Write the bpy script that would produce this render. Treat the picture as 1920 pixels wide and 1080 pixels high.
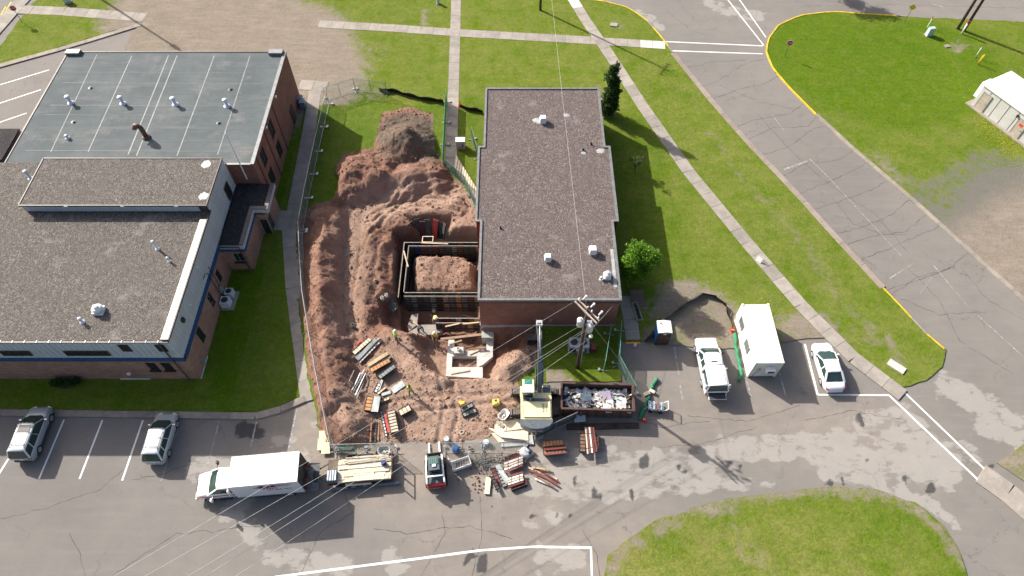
import bpy, bmesh, math, random
import numpy as np
from mathutils import Matrix, Vector

random.seed(7); rng = np.random.default_rng(7)
for o in list(bpy.data.objects): bpy.data.objects.remove(o)
SC = bpy.context.scene; COL = SC.collection

# ------------------------------------------------------------------ camera, sky, sun, exposure
FPX = 1280.0; PITCH = math.radians(56.0); CAMH = 54.0
cam = bpy.data.cameras.new('camera'); cam.sensor_width = 36.0; cam.lens = 36.0*FPX/1920.0
cam.clip_start = 0.5; cam.clip_end = 2500
camo = bpy.data.objects.new('camera', cam); COL.objects.link(camo)
camo.location = (0, 0, CAMH); camo.rotation_euler = (math.pi/2-PITCH, 0, 0); SC.camera = camo

SUN_EL = math.radians(32.5); SH_AZ = math.radians(-38.7)      # shadows run along SH_AZ on the ground
wd = bpy.data.worlds.new('World'); SC.world = wd; wd.use_nodes = True
nt = wd.node_tree; nt.nodes.clear()
sky = nt.nodes.new('ShaderNodeTexSky'); sky.sky_type = 'NISHITA'; sky.sun_disc = False
to_sun = Vector((-math.cos(SH_AZ), -math.sin(SH_AZ), 0))
sky.sun_elevation = SUN_EL; sky.sun_rotation = math.atan2(to_sun.x, to_sun.y)
sky.air_density = 0.8; sky.dust_density = 4.0; sky.ozone_density = 0.3
bg = nt.nodes.new('ShaderNodeBackground'); bg.inputs['Strength'].default_value = 0.112
wo = nt.nodes.new('ShaderNodeOutputWorld')
nt.links.new(sky.outputs[0], bg.inputs['Color']); nt.links.new(bg.outputs[0], wo.inputs['Surface'])
sl = bpy.data.lights.new('sun', 'SUN'); sl.energy = 5.0; sl.angle = math.radians(0.53); sl.color = (1.0, 0.95, 0.87)
so = bpy.data.objects.new('sun', sl); COL.objects.link(so); so.location = (-60, 60, 90)
sd = Vector((math.cos(SH_AZ)*math.cos(SUN_EL), math.sin(SH_AZ)*math.cos(SUN_EL), -math.sin(SUN_EL)))
so.rotation_euler = sd.to_track_quat('-Z', 'Y').to_euler()
SC.view_settings.view_transform = 'Standard'; SC.view_settings.look = 'None'
SC.view_settings.gamma = 1.0; SC.view_settings.use_curve_mapping = False
SC.view_settings.exposure = 0.80

# ------------------------------------------------------------------ pixel -> place on a level at height z
def G(u, v, z=0.0):
    cp, sp = math.cos(PITCH), math.sin(PITCH)
    dx = u-960.0; dy = cp*FPX+sp*(540.0-v); dz = -sp*FPX+cp*(540.0-v)
    t = (z-CAMH)/dz
    return (dx*t, dy*t)
def GV(u, v, z=0.0):
    p = G(u, v, z); return Vector((p[0], p[1], z))
def GP(pts, z=0.0): return [G(u, v, z) for u, v in pts]

# ------------------------------------------------------------------ mesh builder
class MB:
    def __init__(s): s.v = []; s.f = []; s.mi = []; s.cur = 0; s.M = Matrix.Identity(4)
    def _add(s, vs, fs):
        n = len(s.v); s.v += [tuple(s.M @ Vector(p)) for p in vs]
        s.f += [tuple(i+n for i in q) for q in fs]; s.mi += [s.cur]*len(fs); return s
    def box(s, c, d, rz=0.0, rx=0.0, ry=0.0, taper=1.0):
        a, b, h = d[0]/2, d[1]/2, d[2]/2; R = Matrix.Translation(c)
        if rz or rx or ry: R = R @ Matrix.Rotation(rz, 4, 'Z') @ Matrix.Rotation(ry, 4, 'Y') @ Matrix.Rotation(rx, 4, 'X')
        t = taper
        vs = [(-a,-b,-h),(a,-b,-h),(a,b,-h),(-a,b,-h),(-a*t,-b*t,h),(a*t,-b*t,h),(a*t,b*t,h),(-a*t,b*t,h)]
        return s._add([tuple(R @ Vector(p)) for p in vs], [(0,3,2,1),(4,5,6,7),(0,1,5,4),(1,2,6,5),(2,3,7,6),(3,0,4,7)])
    def bar(s, p, q, w, h=None, roll=0.0):
        h = h or w; p = Vector(p); q = Vector(q); d = (q-p); L = d.length
        if L < 1e-6: return s
        z = d/L; up = Vector((0,0,1)) if abs(z.z) < .95 else Vector((0,1,0))
        x = z.cross(up).normalized(); y = x.cross(z)
        if roll: x, y = x*math.cos(roll)+y*math.sin(roll), y*math.cos(roll)-x*math.sin(roll)
        x *= w/2; y *= h/2
        vs = [p-x-y, p+x-y, p+x+y, p-x+y, q-x-y, q+x-y, q+x+y, q-x+y]
        return s._add(vs, [(0,3,2,1),(4,5,6,7),(0,1,5,4),(1,2,6,5),(2,3,7,6),(3,0,4,7)])
    def cyl(s, p, q, r0, r1=None, n=12, caps=True):
        r1 = r0 if r1 is None else r1; p = Vector(p); q = Vector(q); z = (q-p).normalized()
        up = Vector((0,0,1)) if abs(z.z) < .9 else Vector((1,0,0)); x = z.cross(up).normalized(); y = z.cross(x)
        vs = []
        for c, r in ((p, r0), (q, r1)):
            for i in range(n):
                a = 2*math.pi*i/n; vs.append(c+x*(r*math.cos(a))+y*(r*math.sin(a)))
        fs = [(i, (i+1) % n, n+(i+1) % n, n+i) for i in range(n)]
        if caps: fs += [tuple(range(n-1, -1, -1)), tuple(range(n, 2*n))]
        return s._add(vs, fs)
    def pipe(s, p, q, r, t=.02, n=14):      # open pipe with wall thickness
        p = Vector(p); q = Vector(q); z = (q-p).normalized()
        up = Vector((0,0,1)) if abs(z.z) < .9 else Vector((1,0,0)); x = z.cross(up).normalized(); y = z.cross(x); vs = []
        for c, rr in ((p, r), (q, r), (q, r-t), (p, r-t)):
            for i in range(n):
                a = 2*math.pi*i/n; vs.append(c+x*(rr*math.cos(a))+y*(rr*math.sin(a)))
        fs = []
        for k in range(4):
            for i in range(n): fs.append((k*n+i, k*n+(i+1) % n, ((k+1) % 4)*n+(i+1) % n, ((k+1) % 4)*n+i))
        return s._add(vs, fs)
    def tube(s, pts, r, n=6):
        pts = [Vector(p) for p in pts]; k = len(pts); vs = []; fs = []
        rr = r if isinstance(r, (list, tuple)) else [r]*k
        for i, p in enumerate(pts):
            z = (pts[min(i+1, k-1)]-pts[max(i-1, 0)]).normalized()
            up = Vector((0,0,1)) if abs(z.z) < .9 else Vector((1,0,0)); x = z.cross(up).normalized(); y = z.cross(x)
            for j in range(n):
                a = 2*math.pi*j/n; vs.append(p+x*(rr[i]*math.cos(a))+y*(rr[i]*math.sin(a)))
        for i in range(k-1):
            for j in range(n): fs.append((i*n+j, i*n+(j+1) % n, (i+1)*n+(j+1) % n, (i+1)*n+j))
        fs += [tuple(range(n-1, -1, -1)), tuple(range((k-1)*n, k*n))]
        return s._add(vs, fs)
    def prism(s, poly, z0, z1, top=True, bottom=True):
        n = len(poly)
        ar = sum(poly[i][0]*poly[(i+1) % n][1]-poly[(i+1) % n][0]*poly[i][1] for i in range(n))
        if ar < 0: poly = poly[::-1]
        vs = [(p[0], p[1], z0) for p in poly]+[(p[0], p[1], z1) for p in poly]
        fs = [(i, (i+1) % n, n+(i+1) % n, n+i) for i in range(n)]
        if bottom: fs.append(tuple(range(n-1, -1, -1)))
        if top: fs.append(tuple(range(n, 2*n)))
        return s._add(vs, fs)
    def xprism(s, prof, y0, y1):            # profile in (x,z), extruded along y
        n = len(prof); ar = sum(prof[i][0]*prof[(i+1) % n][1]-prof[(i+1) % n][0]*prof[i][1] for i in range(n))
        if ar < 0: prof = prof[::-1]
        vs = [(p[0], y0, p[1]) for p in prof]+[(p[0], y1, p[1]) for p in prof]
        fs = [((i+1) % n, i, n+i, n+(i+1) % n) for i in range(n)]+[tuple(range(n)), tuple(range(2*n-1, n-1, -1))]
        return s._add(vs, fs)
    def lathe(s, prof, c=(0,0,0), n=16):
        vs = []; fs = []; k = len(prof)
        for r, z in prof:
            for j in range(n):
                a = 2*math.pi*j/n; vs.append((c[0]+r*math.cos(a), c[1]+r*math.sin(a), c[2]+z))
        for i in range(k-1):
            for j in range(n): fs.append((i*n+j, i*n+(j+1) % n, (i+1)*n+(j+1) % n, (i+1)*n+j))
        fs += [tuple(range(n-1, -1, -1)), tuple(range((k-1)*n, k*n))]
        return s._add(vs, fs)
    def quad(s, a, b, c, d): return s._add([a, b, c, d], [(0,1,2,3)])
    def loft(s, rings, cap=True):
        n = len(rings[0]); vs = [p for r in rings for p in r]; fs = []
        for i in range(len(rings)-1):
            for j in range(n): fs.append((i*n+j, i*n+(j+1) % n, (i+1)*n+(j+1) % n, (i+1)*n+j))
        if cap: fs += [tuple(range(n-1, -1, -1)), tuple(range((len(rings)-1)*n, len(rings)*n))]
        return s._add(vs, fs)
    def mesh(s, name, mats, smooth=False, bevel=0):
        me = bpy.data.meshes.new(name); me.from_pydata(s.v, [], s.f)
        if not isinstance(mats, (list, tuple)): mats = [mats]
        for m in mats: me.materials.append(m)
        if len(mats) > 1: me.polygons.foreach_set('material_index', s.mi)
        if smooth: me.polygons.foreach_set('use_smooth', [True]*len(me.polygons))
        me.update(); return me
    def build(s, name, mats, parent=None, smooth=False, loc=None, rz=0.0):
        o = bpy.data.objects.new(name, s.mesh(name, mats, smooth)); COL.objects.link(o)
        if parent is not None: o.parent = parent
        if loc is not None: o.location = loc
        if rz: o.rotation_euler = (0, 0, rz)
        return o

def tag(o, label=None, cat=None, group=None, kind=None):
    if label: o['label'] = label
    if cat: o['category'] = cat
    if group: o['group'] = group
    if kind: o['kind'] = kind
    return o
def thing(name, label, cat, loc=(0,0,0), rz=0.0, group=None):
    o = bpy.data.objects.new(name, None); COL.objects.link(o); o.empty_display_size = .3
    o.location = loc; o.rotation_euler = (0, 0, rz); return tag(o, label, cat, group)
def structure(name, mb, mat, parent=None, smooth=False):
    o = mb.build(name, mat, parent, smooth)
    if parent is None: o['kind'] = 'structure'
    return o
def inst(me, name, parent=None, loc=(0,0,0), rot=(0,0,0), scale=None):
    o = bpy.data.objects.new(name, me); COL.objects.link(o); o.location = loc; o.rotation_euler = rot
    if scale: o.scale = scale
    if parent is not None: o.parent = parent
    return o
def copy_tree(o, parent=None):
    c = o.copy(); COL.objects.link(c); c.parent = parent
    for ch in list(o.children): copy_tree(ch, c)
    return c

# ------------------------------------------------------------------ materials
class NT:
    def __init__(s, name):
        m = bpy.data.materials.new(name); m.use_nodes = True; s.m = m; s.t = m.node_tree
        s.b = s.t.nodes['Principled BSDF']
    def n(s, typ, **kw):
        nd = s.t.nodes.new('ShaderNode'+typ)
        for k, v in kw.items():
            if k in ('i',):
                for a, b in v.items(): 
                    if hasattr(b, 'is_linked') or isinstance(b, bpy.types.NodeSocket): s.t.links.new(b, nd.inputs[a])
                    else: nd.inputs[a].default_value = b
            else: setattr(nd, k, v)
        return nd
    def link(s, a, b): s.t.links.new(a, b)
    def pos(s): return s.n('NewGeometry').outputs['Position']
    def objc(s): return s.n('TexCoord').outputs['Object']
    def map(s, v, sc=(1,1,1), rot=(0,0,0)): return s.n('Mapping', i={'Vector': v, 'Scale': sc, 'Rotation': rot}).outputs[0]
    def noise(s, v, scale, detail=3, rough=.55, dist=0.0):
        return s.n('TexNoise', i={'Vector': v, 'Scale': scale, 'Detail': detail, 'Roughness': rough, 'Distortion': dist}).outputs['Fac']
    def ramp(s, f, stops, interp='LINEAR'):
        r = s.n('ValToRGB'); s.link(f, r.inputs[0]); cr = r.color_ramp; cr.interpolation = interp
        while len(cr.elements) < len(stops): cr.elements.new(.5)
        for e, (p, c) in zip(cr.elements, stops):
            e.position = p; e.color = (c[0], c[1], c[2], 1) if isinstance(c, (tuple, list)) else (c, c, c, 1)
        return r.outputs[0]
    def rng(s, f, a, b, c=0.0, d=1.0, smooth=False):
        r = s.n('MapRange', i={'Value': f, 'From Min': a, 'From Max': b, 'To Min': c, 'To Max': d}); r.clamp = True
        if smooth: r.interpolation_type = 'SMOOTHSTEP'
        return r.outputs[0]
    def mix(s, f, a, b, blend='MIX'):
        nd = s.n('MixRGB', blend_type=blend)
        for k, x in (('Fac', f), ('Color1', a), ('Color2', b)):
            if isinstance(x, bpy.types.NodeSocket): s.link(x, nd.inputs[k])
            elif isinstance(x, (int, float)): nd.inputs[k].default_value = x if k == 'Fac' else (x, x, x, 1)
            else: nd.inputs[k].default_value = (x[0], x[1], x[2], 1)
        return nd.outputs[0]
    def math(s, op, a, b=0.0):
        nd = s.n('Math', operation=op)
        for k, x in ((0, a), (1, b)):
            if isinstance(x, bpy.types.NodeSocket): s.link(x, nd.inputs[k])
            else: nd.inputs[k].default_value = x
        return nd.outputs[0]
    def attr(s, name):
        a = s.n('Attribute'); a.attribute_name = name
        sp = s.n('SeparateColor'); s.link(a.outputs['Color'], sp.inputs[0]); return sp.outputs
    def out(s, col=None, rough=.7, metal=0.0, bump=None, bstr=.3, bdist=.05, spec=.5):
        if col is not None:
            if isinstance(col, bpy.types.NodeSocket): s.link(col, s.b.inputs['Base Color'])
            else: s.b.inputs['Base Color'].default_value = (col[0], col[1], col[2], 1)
        if isinstance(rough, bpy.types.NodeSocket): s.link(rough, s.b.inputs['Roughness'])
        else: s.b.inputs['Roughness'].default_value = rough
        s.b.inputs['Metallic'].default_value = metal; s.b.inputs['Specular IOR Level'].default_value = spec
        if bump is not None:
            bp = s.n('Bump', i={'Strength': bstr, 'Distance': bdist, 'Height': bump}); s.link(bp.outputs[0], s.b.inputs['Normal'])
        return s.m

_mc = {}
def mat(name, col, rough=.65, metal=0.0, var=.18, scale=3.0, bump=0.0, spec=.5, col2=None, fine=0.0, world=False, rand=0.0):
    """plain painted / wooden / metal surface: two-scale colour variation, dirt specks and fine relief"""
    if name in _mc: return _mc[name]
    k = NT(name); v = k.pos() if world else k.objc()
    f = k.noise(v, scale, 5, .6); c2 = col2 or tuple(min(1, x*(1-var)*.92) for x in col); c1 = col if col2 else tuple(min(1, x*(1+var*.5)) for x in col)
    c = k.mix(k.rng(f, .35, .68), c1, c2)
    f2 = k.noise(v, scale*9, 3, .6); c = k.mix(k.math('MULTIPLY', k.rng(f2, .5, .75), .35+fine), c, tuple(x*.72 for x in col))
    if rand:
        oi = k.n('ObjectInfo').outputs['Random']; hs = k.n('HueSaturation', i={'Color': c, 'Value': k.rng(oi, 0, 1, 1-rand, 1+rand)}); c = hs.outputs[0]
    rg = k.rng(f2, .3, .7, max(.05, rough-.08), min(1, rough+.1))
    _mc[name] = k.out(c, rg, metal, f2 if bump else None, bump, .02, spec); return _mc[name]
def glass(name, col=(.012,.018,.02), rough=.06):
    if name in _mc: return _mc[name]
    k = NT(name); f = k.noise(k.objc(), 1.5, 3); c = k.mix(f, col, tuple(x*1.9 for x in col))
    _mc[name] = k.out(c, rough, 0, spec=.9); return _mc[name]

def grass_col(k, p, lush):
    big = k.noise(p, .09, 4, .6); mid = k.noise(p, .55, 5, .65); fin = k.noise(p, 5.5, 4, .7); vf = k.noise(p, 24, 2, .6)
    st = k.noise(k.map(p, (.16, 1.5, 1), (0, 0, .06)), 1.1, 4, .65)          # mowing streaks
    c = k.ramp(big, [(.28, (.072,.150,.003)), (.5, (.118,.198,.006)), (.75, (.165,.225,.012))])
    c = k.mix(k.rng(mid, .38, .68, 0, .85), c, (.172,.212,.016)); c = k.mix(k.rng(st, .42, .70, 0, .7), c, (.068,.140,.003))
    c = k.mix(k.math('MULTIPLY', lush, .7), c, k.mix(mid, (.040,.112,.003), (.078,.168,.005)))
    dl = k.math('SUBTRACT', 1.0, lush); c = k.mix(k.math('MULTIPLY', k.math('MULTIPLY', dl, k.rng(k.noise(p, .38, 7, .72), .33, .58)), .95), c, (.31,.275,.105)); c = k.mix(k.math('MULTIPLY', k.math('MULTIPLY', dl, k.rng(k.noise(p, 1.7, 5, .7), .48, .66)), .5), c, (.20,.165,.075))
    dry = k.math('MULTIPLY', k.rng(k.noise(p, .8, 6, .72), .52, .72), k.rng(fin, .35, .6)); c = k.mix(k.math('MULTIPLY', dry, .85), c, (.235,.20,.07))
    cl = k.noise(p, 1.9, 6, .75); c = k.mix(k.rng(cl, .44, .68, 0, .42), c, k.mix(.55, c, (.015,.045,.002))); c = k.mix(k.rng(k.noise(k.map(p, (1,1,1), (0,0,1)), 3.1, 5, .75), .52, .70, 0, .55), c, k.mix(.55, c, (.26,.27,.05)))
    c = k.mix(k.rng(fin, .35, .72, 0, .72), c, k.mix(.66, c, (.010,.022,.003))); c = k.mix(k.rng(vf, .42, .72, 0, .5), c, k.mix(.5, c, (.20,.26,.022)))
    return c, fin, vf
def mat_grass():
    k = NT('grass'); p = k.pos(); a = k.attr('mask'); c, fin, vf = grass_col(k, p, a[1])
    bare = k.math('ADD', a[0], k.math('MULTIPLY', k.math('SUBTRACT', k.noise(p, 1.0, 9, .78), .5), 1.7))
    soil = k.mix(k.rng(k.noise(p, .5, 5, .65), .35, .65), (.25,.205,.17), (.19,.158,.134)); soil = k.mix(k.rng(k.noise(p, 2.3, 6, .75), .45, .66, 0, .6), soil, (.165,.135,.105)); soil = k.mix(k.rng(fin, .4, .7, 0, .5), soil, (.34,.285,.235)); soil = k.mix(k.rng(k.noise(k.map(p, (.3,1.2,1), (0,0,.5)), 1.2, 5, .7), .45, .7, 0, .5), soil, (.33,.28,.235))
    grav = k.mix(k.rng(vf, .4, .65), (.115,.112,.10), (.20,.192,.175)); soil = k.mix(a[2], soil, grav)
    c = k.mix(k.rng(bare, .36, .74, 0, .95), c, soil)
    h = k.math('ADD', k.math('MULTIPLY', fin, .7), k.math('MULTIPLY', vf, .5))
    return k.out(c, .95, 0, h, .9, .10, .03)
def mat_asphalt():
    k = NT('asphalt'); p = k.pos(); a = k.attr('mask')
    big = k.noise(p, .07, 5, .62); mid = k.noise(p, .5, 6, .68); fin = k.noise(p, 7, 3, .7); vf = k.noise(p, 38, 2, .6)
    c = k.ramp(big, [(.3, (.162,.150,.137)), (.52, (.192,.177,.162)), (.75, (.222,.203,.185))])
    c = k.mix(k.math('MULTIPLY', k.math('MULTIPLY', a[2], k.rng(k.noise(k.map(p, (.3,1,1), (0,0,.3)), .9, 6, .7), .3, .6, .25, 1.0)), .85), c, k.mix(mid, (.325,.262,.212), (.255,.212,.176)))      # red dust tracked out of the dig
    c = k.mix(k.rng(mid, .4, .7, 0, .5), c, (.150,.140,.130)); c = k.mix(k.rng(k.noise(k.map(p, (.12,1,1)), 1.4, 5, .7), .5, .7, 0, .4), c, (.225,.208,.192))
    # pale worn / patched blotches
    nb = k.n('TexNoise', i={'Vector': p, 'Scale': 1.3, 'Detail': 3.0}); ns = k.n('VectorMath', operation='SCALE'); k.link(nb.outputs['Color'], ns.inputs[0]); ns.inputs['Scale'].default_value = .9; na = k.n('VectorMath', operation='ADD'); k.link(p, na.inputs[0]); k.link(ns.outputs[0], na.inputs[1])
    pvv = k.n('TexVoronoi', i={'Vector': na.outputs[0], 'Scale': .75}); pn = k.math('ADD', k.math('MULTIPLY', pvv.outputs['Distance'], -.45), k.math('MULTIPLY', k.noise(k.map(p, (.45,1.15,1), (0,0,.12)), 1.5, 7, .72), 1.0)); pv = k.math('ADD', a[0], k.math('SUBTRACT', pn, .25))
    pm = k.rng(pv, .46, .57); c = k.mix(k.math('MULTIPLY', pm, .64), c, k.mix(mid, (.37,.35,.32), (.29,.272,.25)))
    tv = k.math('ADD', a[1], k.math('MULTIPLY', k.math('SUBTRACT', k.noise(p, 2.2, 4, .65), .5), .55))
    c = k.mix(k.rng(tv, .42, .62, 0, .88), c, k.mix(fin, (.022,.022,.024), (.05,.05,.052)))
    # alligator + long cracks
    wv = k.n('VectorMath', operation='ADD'); k.link(p, wv.inputs[0])
    nz = k.n('TexNoise', i={'Vector': p, 'Scale': .9, 'Detail': 5.0, 'Roughness': .65}); sc = k.n('VectorMath', operation='SCALE'); k.link(nz.outputs['Color'], sc.inputs[0]); sc.inputs['Scale'].default_value = 1.9
    k.link(sc.outputs[0], wv.inputs[1]); 
    def cracks(scale, w): 
        vo = k.n('TexVoronoi', feature='DISTANCE_TO_EDGE', i={'Vector': wv.outputs[0], 'Scale': scale}); return k.rng(vo.outputs['Distance'], 0, w, 1, 0)
    ck = k.math('MULTIPLY', cracks(.17, .011), k.rng(k.noise(p, .16, 3), .44, .56)); ck2 = k.math('MULTIPLY', cracks(.62, .022), k.rng(k.noise(p, .13, 3), .60, .68))
    c = k.mix(k.math('MULTIPLY', k.math('MULTIPLY', k.math('MAXIMUM', ck, ck2), k.rng(k.noise(p, 1.1, 4, .7), .38, .6)), .62), c, (.065,.058,.052))
    c = k.mix(k.rng(fin, .4, .75, 0, .3), c, k.mix(.5, c, (.09,.085,.08))); c = k.mix(k.rng(vf, .5, .75, 0, .3), c, k.mix(.5, c, (.42,.39,.36)))
    return k.out(c, .9, 0, k.math('ADD', vf, k.math('MULTIPLY', fin, .6)), .35, .02, .25)
def mat_dirt():
    k = NT('excavated_soil'); p = k.pos(); a = k.attr('mask')
    big = k.noise(p, .28, 5, .65); mid = k.noise(p, 1.3, 6, .7); fin = k.noise(p, 7, 5, .75); vf = k.noise(p, 26, 3, .7)
    c = k.ramp(big, [(.3, (.190,.095,.068)), (.5, (.268,.148,.108)), (.7, (.325,.202,.152))])
    c = k.mix(k.rng(mid, .45, .66, 0, .6), c, (.165,.085,.060)); c = k.mix(k.rng(k.noise(p, .7, 4), .52, .7, 0, .55), c, (.31,.175,.10))
    c = k.mix(k.math('MULTIPLY', a[2], k.rng(mid, .3, .65, .55, 1.0)), c, k.mix(k.rng(mid, .35, .65), (.47,.345,.265), (.33,.225,.17)))     # trodden pale soil
    c = k.mix(k.math('MULTIPLY', a[1], .95), c, k.mix(k.rng(mid, .35, .65), (.165,.135,.108), (.105,.082,.062)))             # topsoil
    c = k.mix(k.rng(fin, .40, .72, 0, .55), c, k.mix(.55, c, (.06,.032,.022))); c = k.mix(k.rng(vf, .52, .74, 0, .45), c, k.mix(.5, c, (.50,.39,.31)))
    # grass where nobody has dug
    g, _f, _v = grass_col(k, p, k.rng(k.noise(p, .1, 2), .3, .7, .75, .95))
    mk = k.math('ADD', a[0], k.math('MULTIPLY', k.math('SUBTRACT', k.noise(p, 1.6, 7, .72), .5), .9))
    c = k.mix(k.rng(mk, .44, .56), g, c)
    h = k.math('ADD', k.math('MULTIPLY', fin, 1.0), k.math('MULTIPLY', vf, .45))
    return k.out(c, .95, 0, h, .9, .12, .1)
def mat_concrete(name='concrete', a=(.325,.292,.255), b=(.235,.212,.186), sc=.9, rand=.12):
    if name in _mc: return _mc[name]
    k = NT(name); p = k.pos(); f = k.noise(p, sc, 6, .68); fin = k.noise(p, 9, 4, .7); vf = k.noise(p, 40, 2)
    c = k.mix(k.rng(f, .36, .64), a, b); c = k.mix(k.rng(fin, .48, .72, 0, .45), c, tuple(x*.6 for x in b)); c = k.mix(k.rng(vf, .5, .8, 0, .3), c, tuple(min(1, x*1.3) for x in a))
    oi = k.n('ObjectInfo').outputs['Random']; c = k.n('HueSaturation', i={'Color': c, 'Value': k.rng(oi, 0, 1, 1-rand, 1+rand)}).outputs[0]
    _mc[name] = k.out(c, .88, 0, fin, .25, .02, .3); return _mc[name]
def mat_gravel(name, a, b, c3, light):
    k = NT(name); p = k.pos()
    def layer(sc, off):
        mp = k.n('Mapping', i={'Vector': p, 'Scale': (1, 1, .2), 'Location': off})
        vo = k.n('TexVoronoi', i={'Vector': mp.outputs[0], 'Scale': sc}); vo.inputs['Randomness'].default_value = 1; sp = k.n('SeparateColor'); k.link(vo.outputs['Color'], sp.inputs[0]); return sp.outputs, vo.outputs['Distance']
    s1, d1 = layer(13, (0,0,0)); s2, d2 = layer(6.3, (3,5,0))
    c = k.ramp(s1[0], [(0, a), (.35, b), (.62, c3), (.84, b), (.93, light)], 'CONSTANT')
    c = k.mix(.42, c, k.ramp(s2[1], [(0, a), (.4, c3), (.75, b), (.92, light)], 'CONSTANT'))
    c = k.mix(k.rng(d1, .25, .62, 0, .7), c, tuple(x*.35 for x in a))
    big = k.noise(p, .22, 6, .68); c = k.mix(k.rng(big, .36, .66, 0, .8), c, k.mix(.6, c, a)); 
    pat = k.noise(p, .5, 4, .6); c = k.mix(k.rng(pat, .60, .74, 0, .45), c, k.mix(.5, c, light))
    return k.out(c, .93, 0, k.math('SUBTRACT', 1.0, d1), .7, .05, .15)
def mat_brick(name, a, b, mortar, rz=0.0):
    k = NT(name); p = k.pos(); sp = k.n('SeparateXYZ'); k.link(p, sp.inputs[0])
    u = k.math('ADD', sp.outputs[0], sp.outputs[1]); cv = k.n('CombineXYZ'); k.link(u, cv.inputs[0]); k.link(sp.outputs[2], cv.inputs[1])
    br = k.n('TexBrick', i={'Vector': cv.outputs[0], 'Color1': (a[0],a[1],a[2],1), 'Color2': (b[0],b[1],b[2],1), 'Mortar': (mortar[0],mortar[1],mortar[2],1), 'Scale': 1.0, 'Mortar Size': .008, 'Bias': -.1, 'Brick Width': .40, 'Row Height': .105})
    big = k.noise(p, .5, 5, .65); st = k.noise(k.map(p, (1.2,1.2,7)), 1.5, 4, .65)
    c = k.mix(k.rng(big, .35, .7, 0, .45), br.outputs['Color'], tuple(x*.55 for x in a)); c = k.mix(k.rng(st, .52, .72, 0, .55), c, tuple(min(1, x*1.5) for x in b))
    return k.out(c, .88, 0, br.outputs['Fac'], -.3, .02, .25)
def mat_membrane():
    k = NT('roof_membrane'); p = k.pos(); f = k.noise(p, .16, 5, .62); m = k.noise(p, .9, 6, .7); fin = k.noise(p, 8, 3, .7); st = k.noise(k.map(p, (.25, 1.4, 1)), .8, 5, .65)
    c = k.ramp(f, [(.3, (.085,.100,.106)), (.55, (.112,.128,.133)), (.75, (.145,.16,.163))]); c = k.mix(k.rng(m, .45, .7, 0, .45), c, (.075,.090,.097)); c = k.mix(k.rng(st, .54, .72, 0, .6), c, (.175,.178,.172)); c = k.mix(k.rng(k.noise(p, .33, 6, .7), .56, .68, 0, .5), c, (.205,.20,.185)); c = k.mix(k.rng(fin, .5, .75, 0, .25), c, (.065,.075,.08))
    return k.out(c, .85, 0, m, .12, .03, .12)
GRASS = mat_grass(); ASPH = mat_asphalt(); DIRT = mat_dirt(); CONC = mat_concrete(); MEMB = mat_membrane()
CONC2 = mat_concrete('kerb_concrete', (.30,.262,.222), (.21,.185,.16), 1.3)
CONCW = mat_concrete('new_concrete', (.56,.545,.51), (.44,.425,.40), 1.4, .08)
GRAV1 = mat_gravel('roof_gravel', (.115,.092,.088), (.215,.175,.165), (.275,.225,.205), (.46,.41,.39))
GRAV2 = mat_gravel('roof_gravel_tan', (.115,.102,.092), (.20,.180,.163), (.27,.245,.22), (.44,.41,.38))
GRAVD = mat_gravel('roof_gravel_dark', (.040,.036,.038), (.066,.060,.062), (.088,.08,.08), (.16,.15,.15))
BRICK1 = mat_brick('red_brick', (.215,.088,.062), (.275,.125,.088), (.25,.19,.16))
BRICK2 = mat_brick('tan_red_brick', (.265,.138,.095), (.385,.228,.160), (.30,.25,.21))
PAINTW = mat('road_paint_white', (.66,.66,.64), .8, 0, .3, 2.5, fine=.25, world=True)
PAINTY = mat('road_paint_yellow', (.66,.44,.02), .75, 0, .25, 2.0, fine=.2, world=True)
WHITE = mat('white_paint', (.80,.80,.78), .35, 0, .05, 1.5)
BLACK = mat('black_rubber', (.018,.018,.018), .75, 0, .2)
DKMET = mat('dark_metal', (.045,.045,.05), .5, .3, .2)
STEEL = mat('galvanised_steel', (.48,.50,.52), .42, .7, .2)
GLASS = glass('dark_glass')
WOODL = mat('pale_lumber', (.70,.63,.49), .75, 0, .25, 2.0, col2=(.56,.47,.34), rand=.14)
WOODD = mat('weathered_wood', (.16,.12,.09), .85, 0, .3, 2.0, rand=.15)
WOODG = mat('grey_wood', (.30,.275,.24), .85, 0, .3, 2.0, rand=.15)
# ------------------------------------------------------------------ numpy helpers
def vnoise(x, y, seed=0):
    r = np.random.default_rng(seed); T = r.random((256, 256))
    xi = np.floor(x).astype(int); yi = np.floor(y).astype(int); fx = x-xi; fy = y-yi
    fx = fx*fx*(3-2*fx); fy = fy*fy*(3-2*fy); a = xi & 255; b = yi & 255; a1 = (a+1) & 255; b1 = (b+1) & 255
    return (T[a, b]*(1-fx)+T[a1, b]*fx)*(1-fy)+(T[a, b1]*(1-fx)+T[a1, b1]*fx)*fy
def fbm(x, y, oct=4, seed=0, gain=.5):
    s = np.zeros_like(x); amp = 1; tot = 0
    for i in range(oct):
        s += amp*vnoise(x*2**i+7.3*i, y*2**i+3.1*i, seed+i); tot += amp; amp *= gain
    return s/tot-.5
def seg_dist(X, Y, pts):
    D = np.full(X.shape, 1e9)
    if len(pts) == 1: return np.hypot(X-pts[0][0], Y-pts[0][1])
    for (x0, y0), (x1, y1) in zip(pts[:-1], pts[1:]):
        dx, dy = x1-x0, y1-y0; t = np.clip(((X-x0)*dx+(Y-y0)*dy)/(dx*dx+dy*dy+1e-9), 0, 1)
        D = np.minimum(D, np.hypot(X-x0-t*dx, Y-y0-t*dy))
    return D
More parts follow.
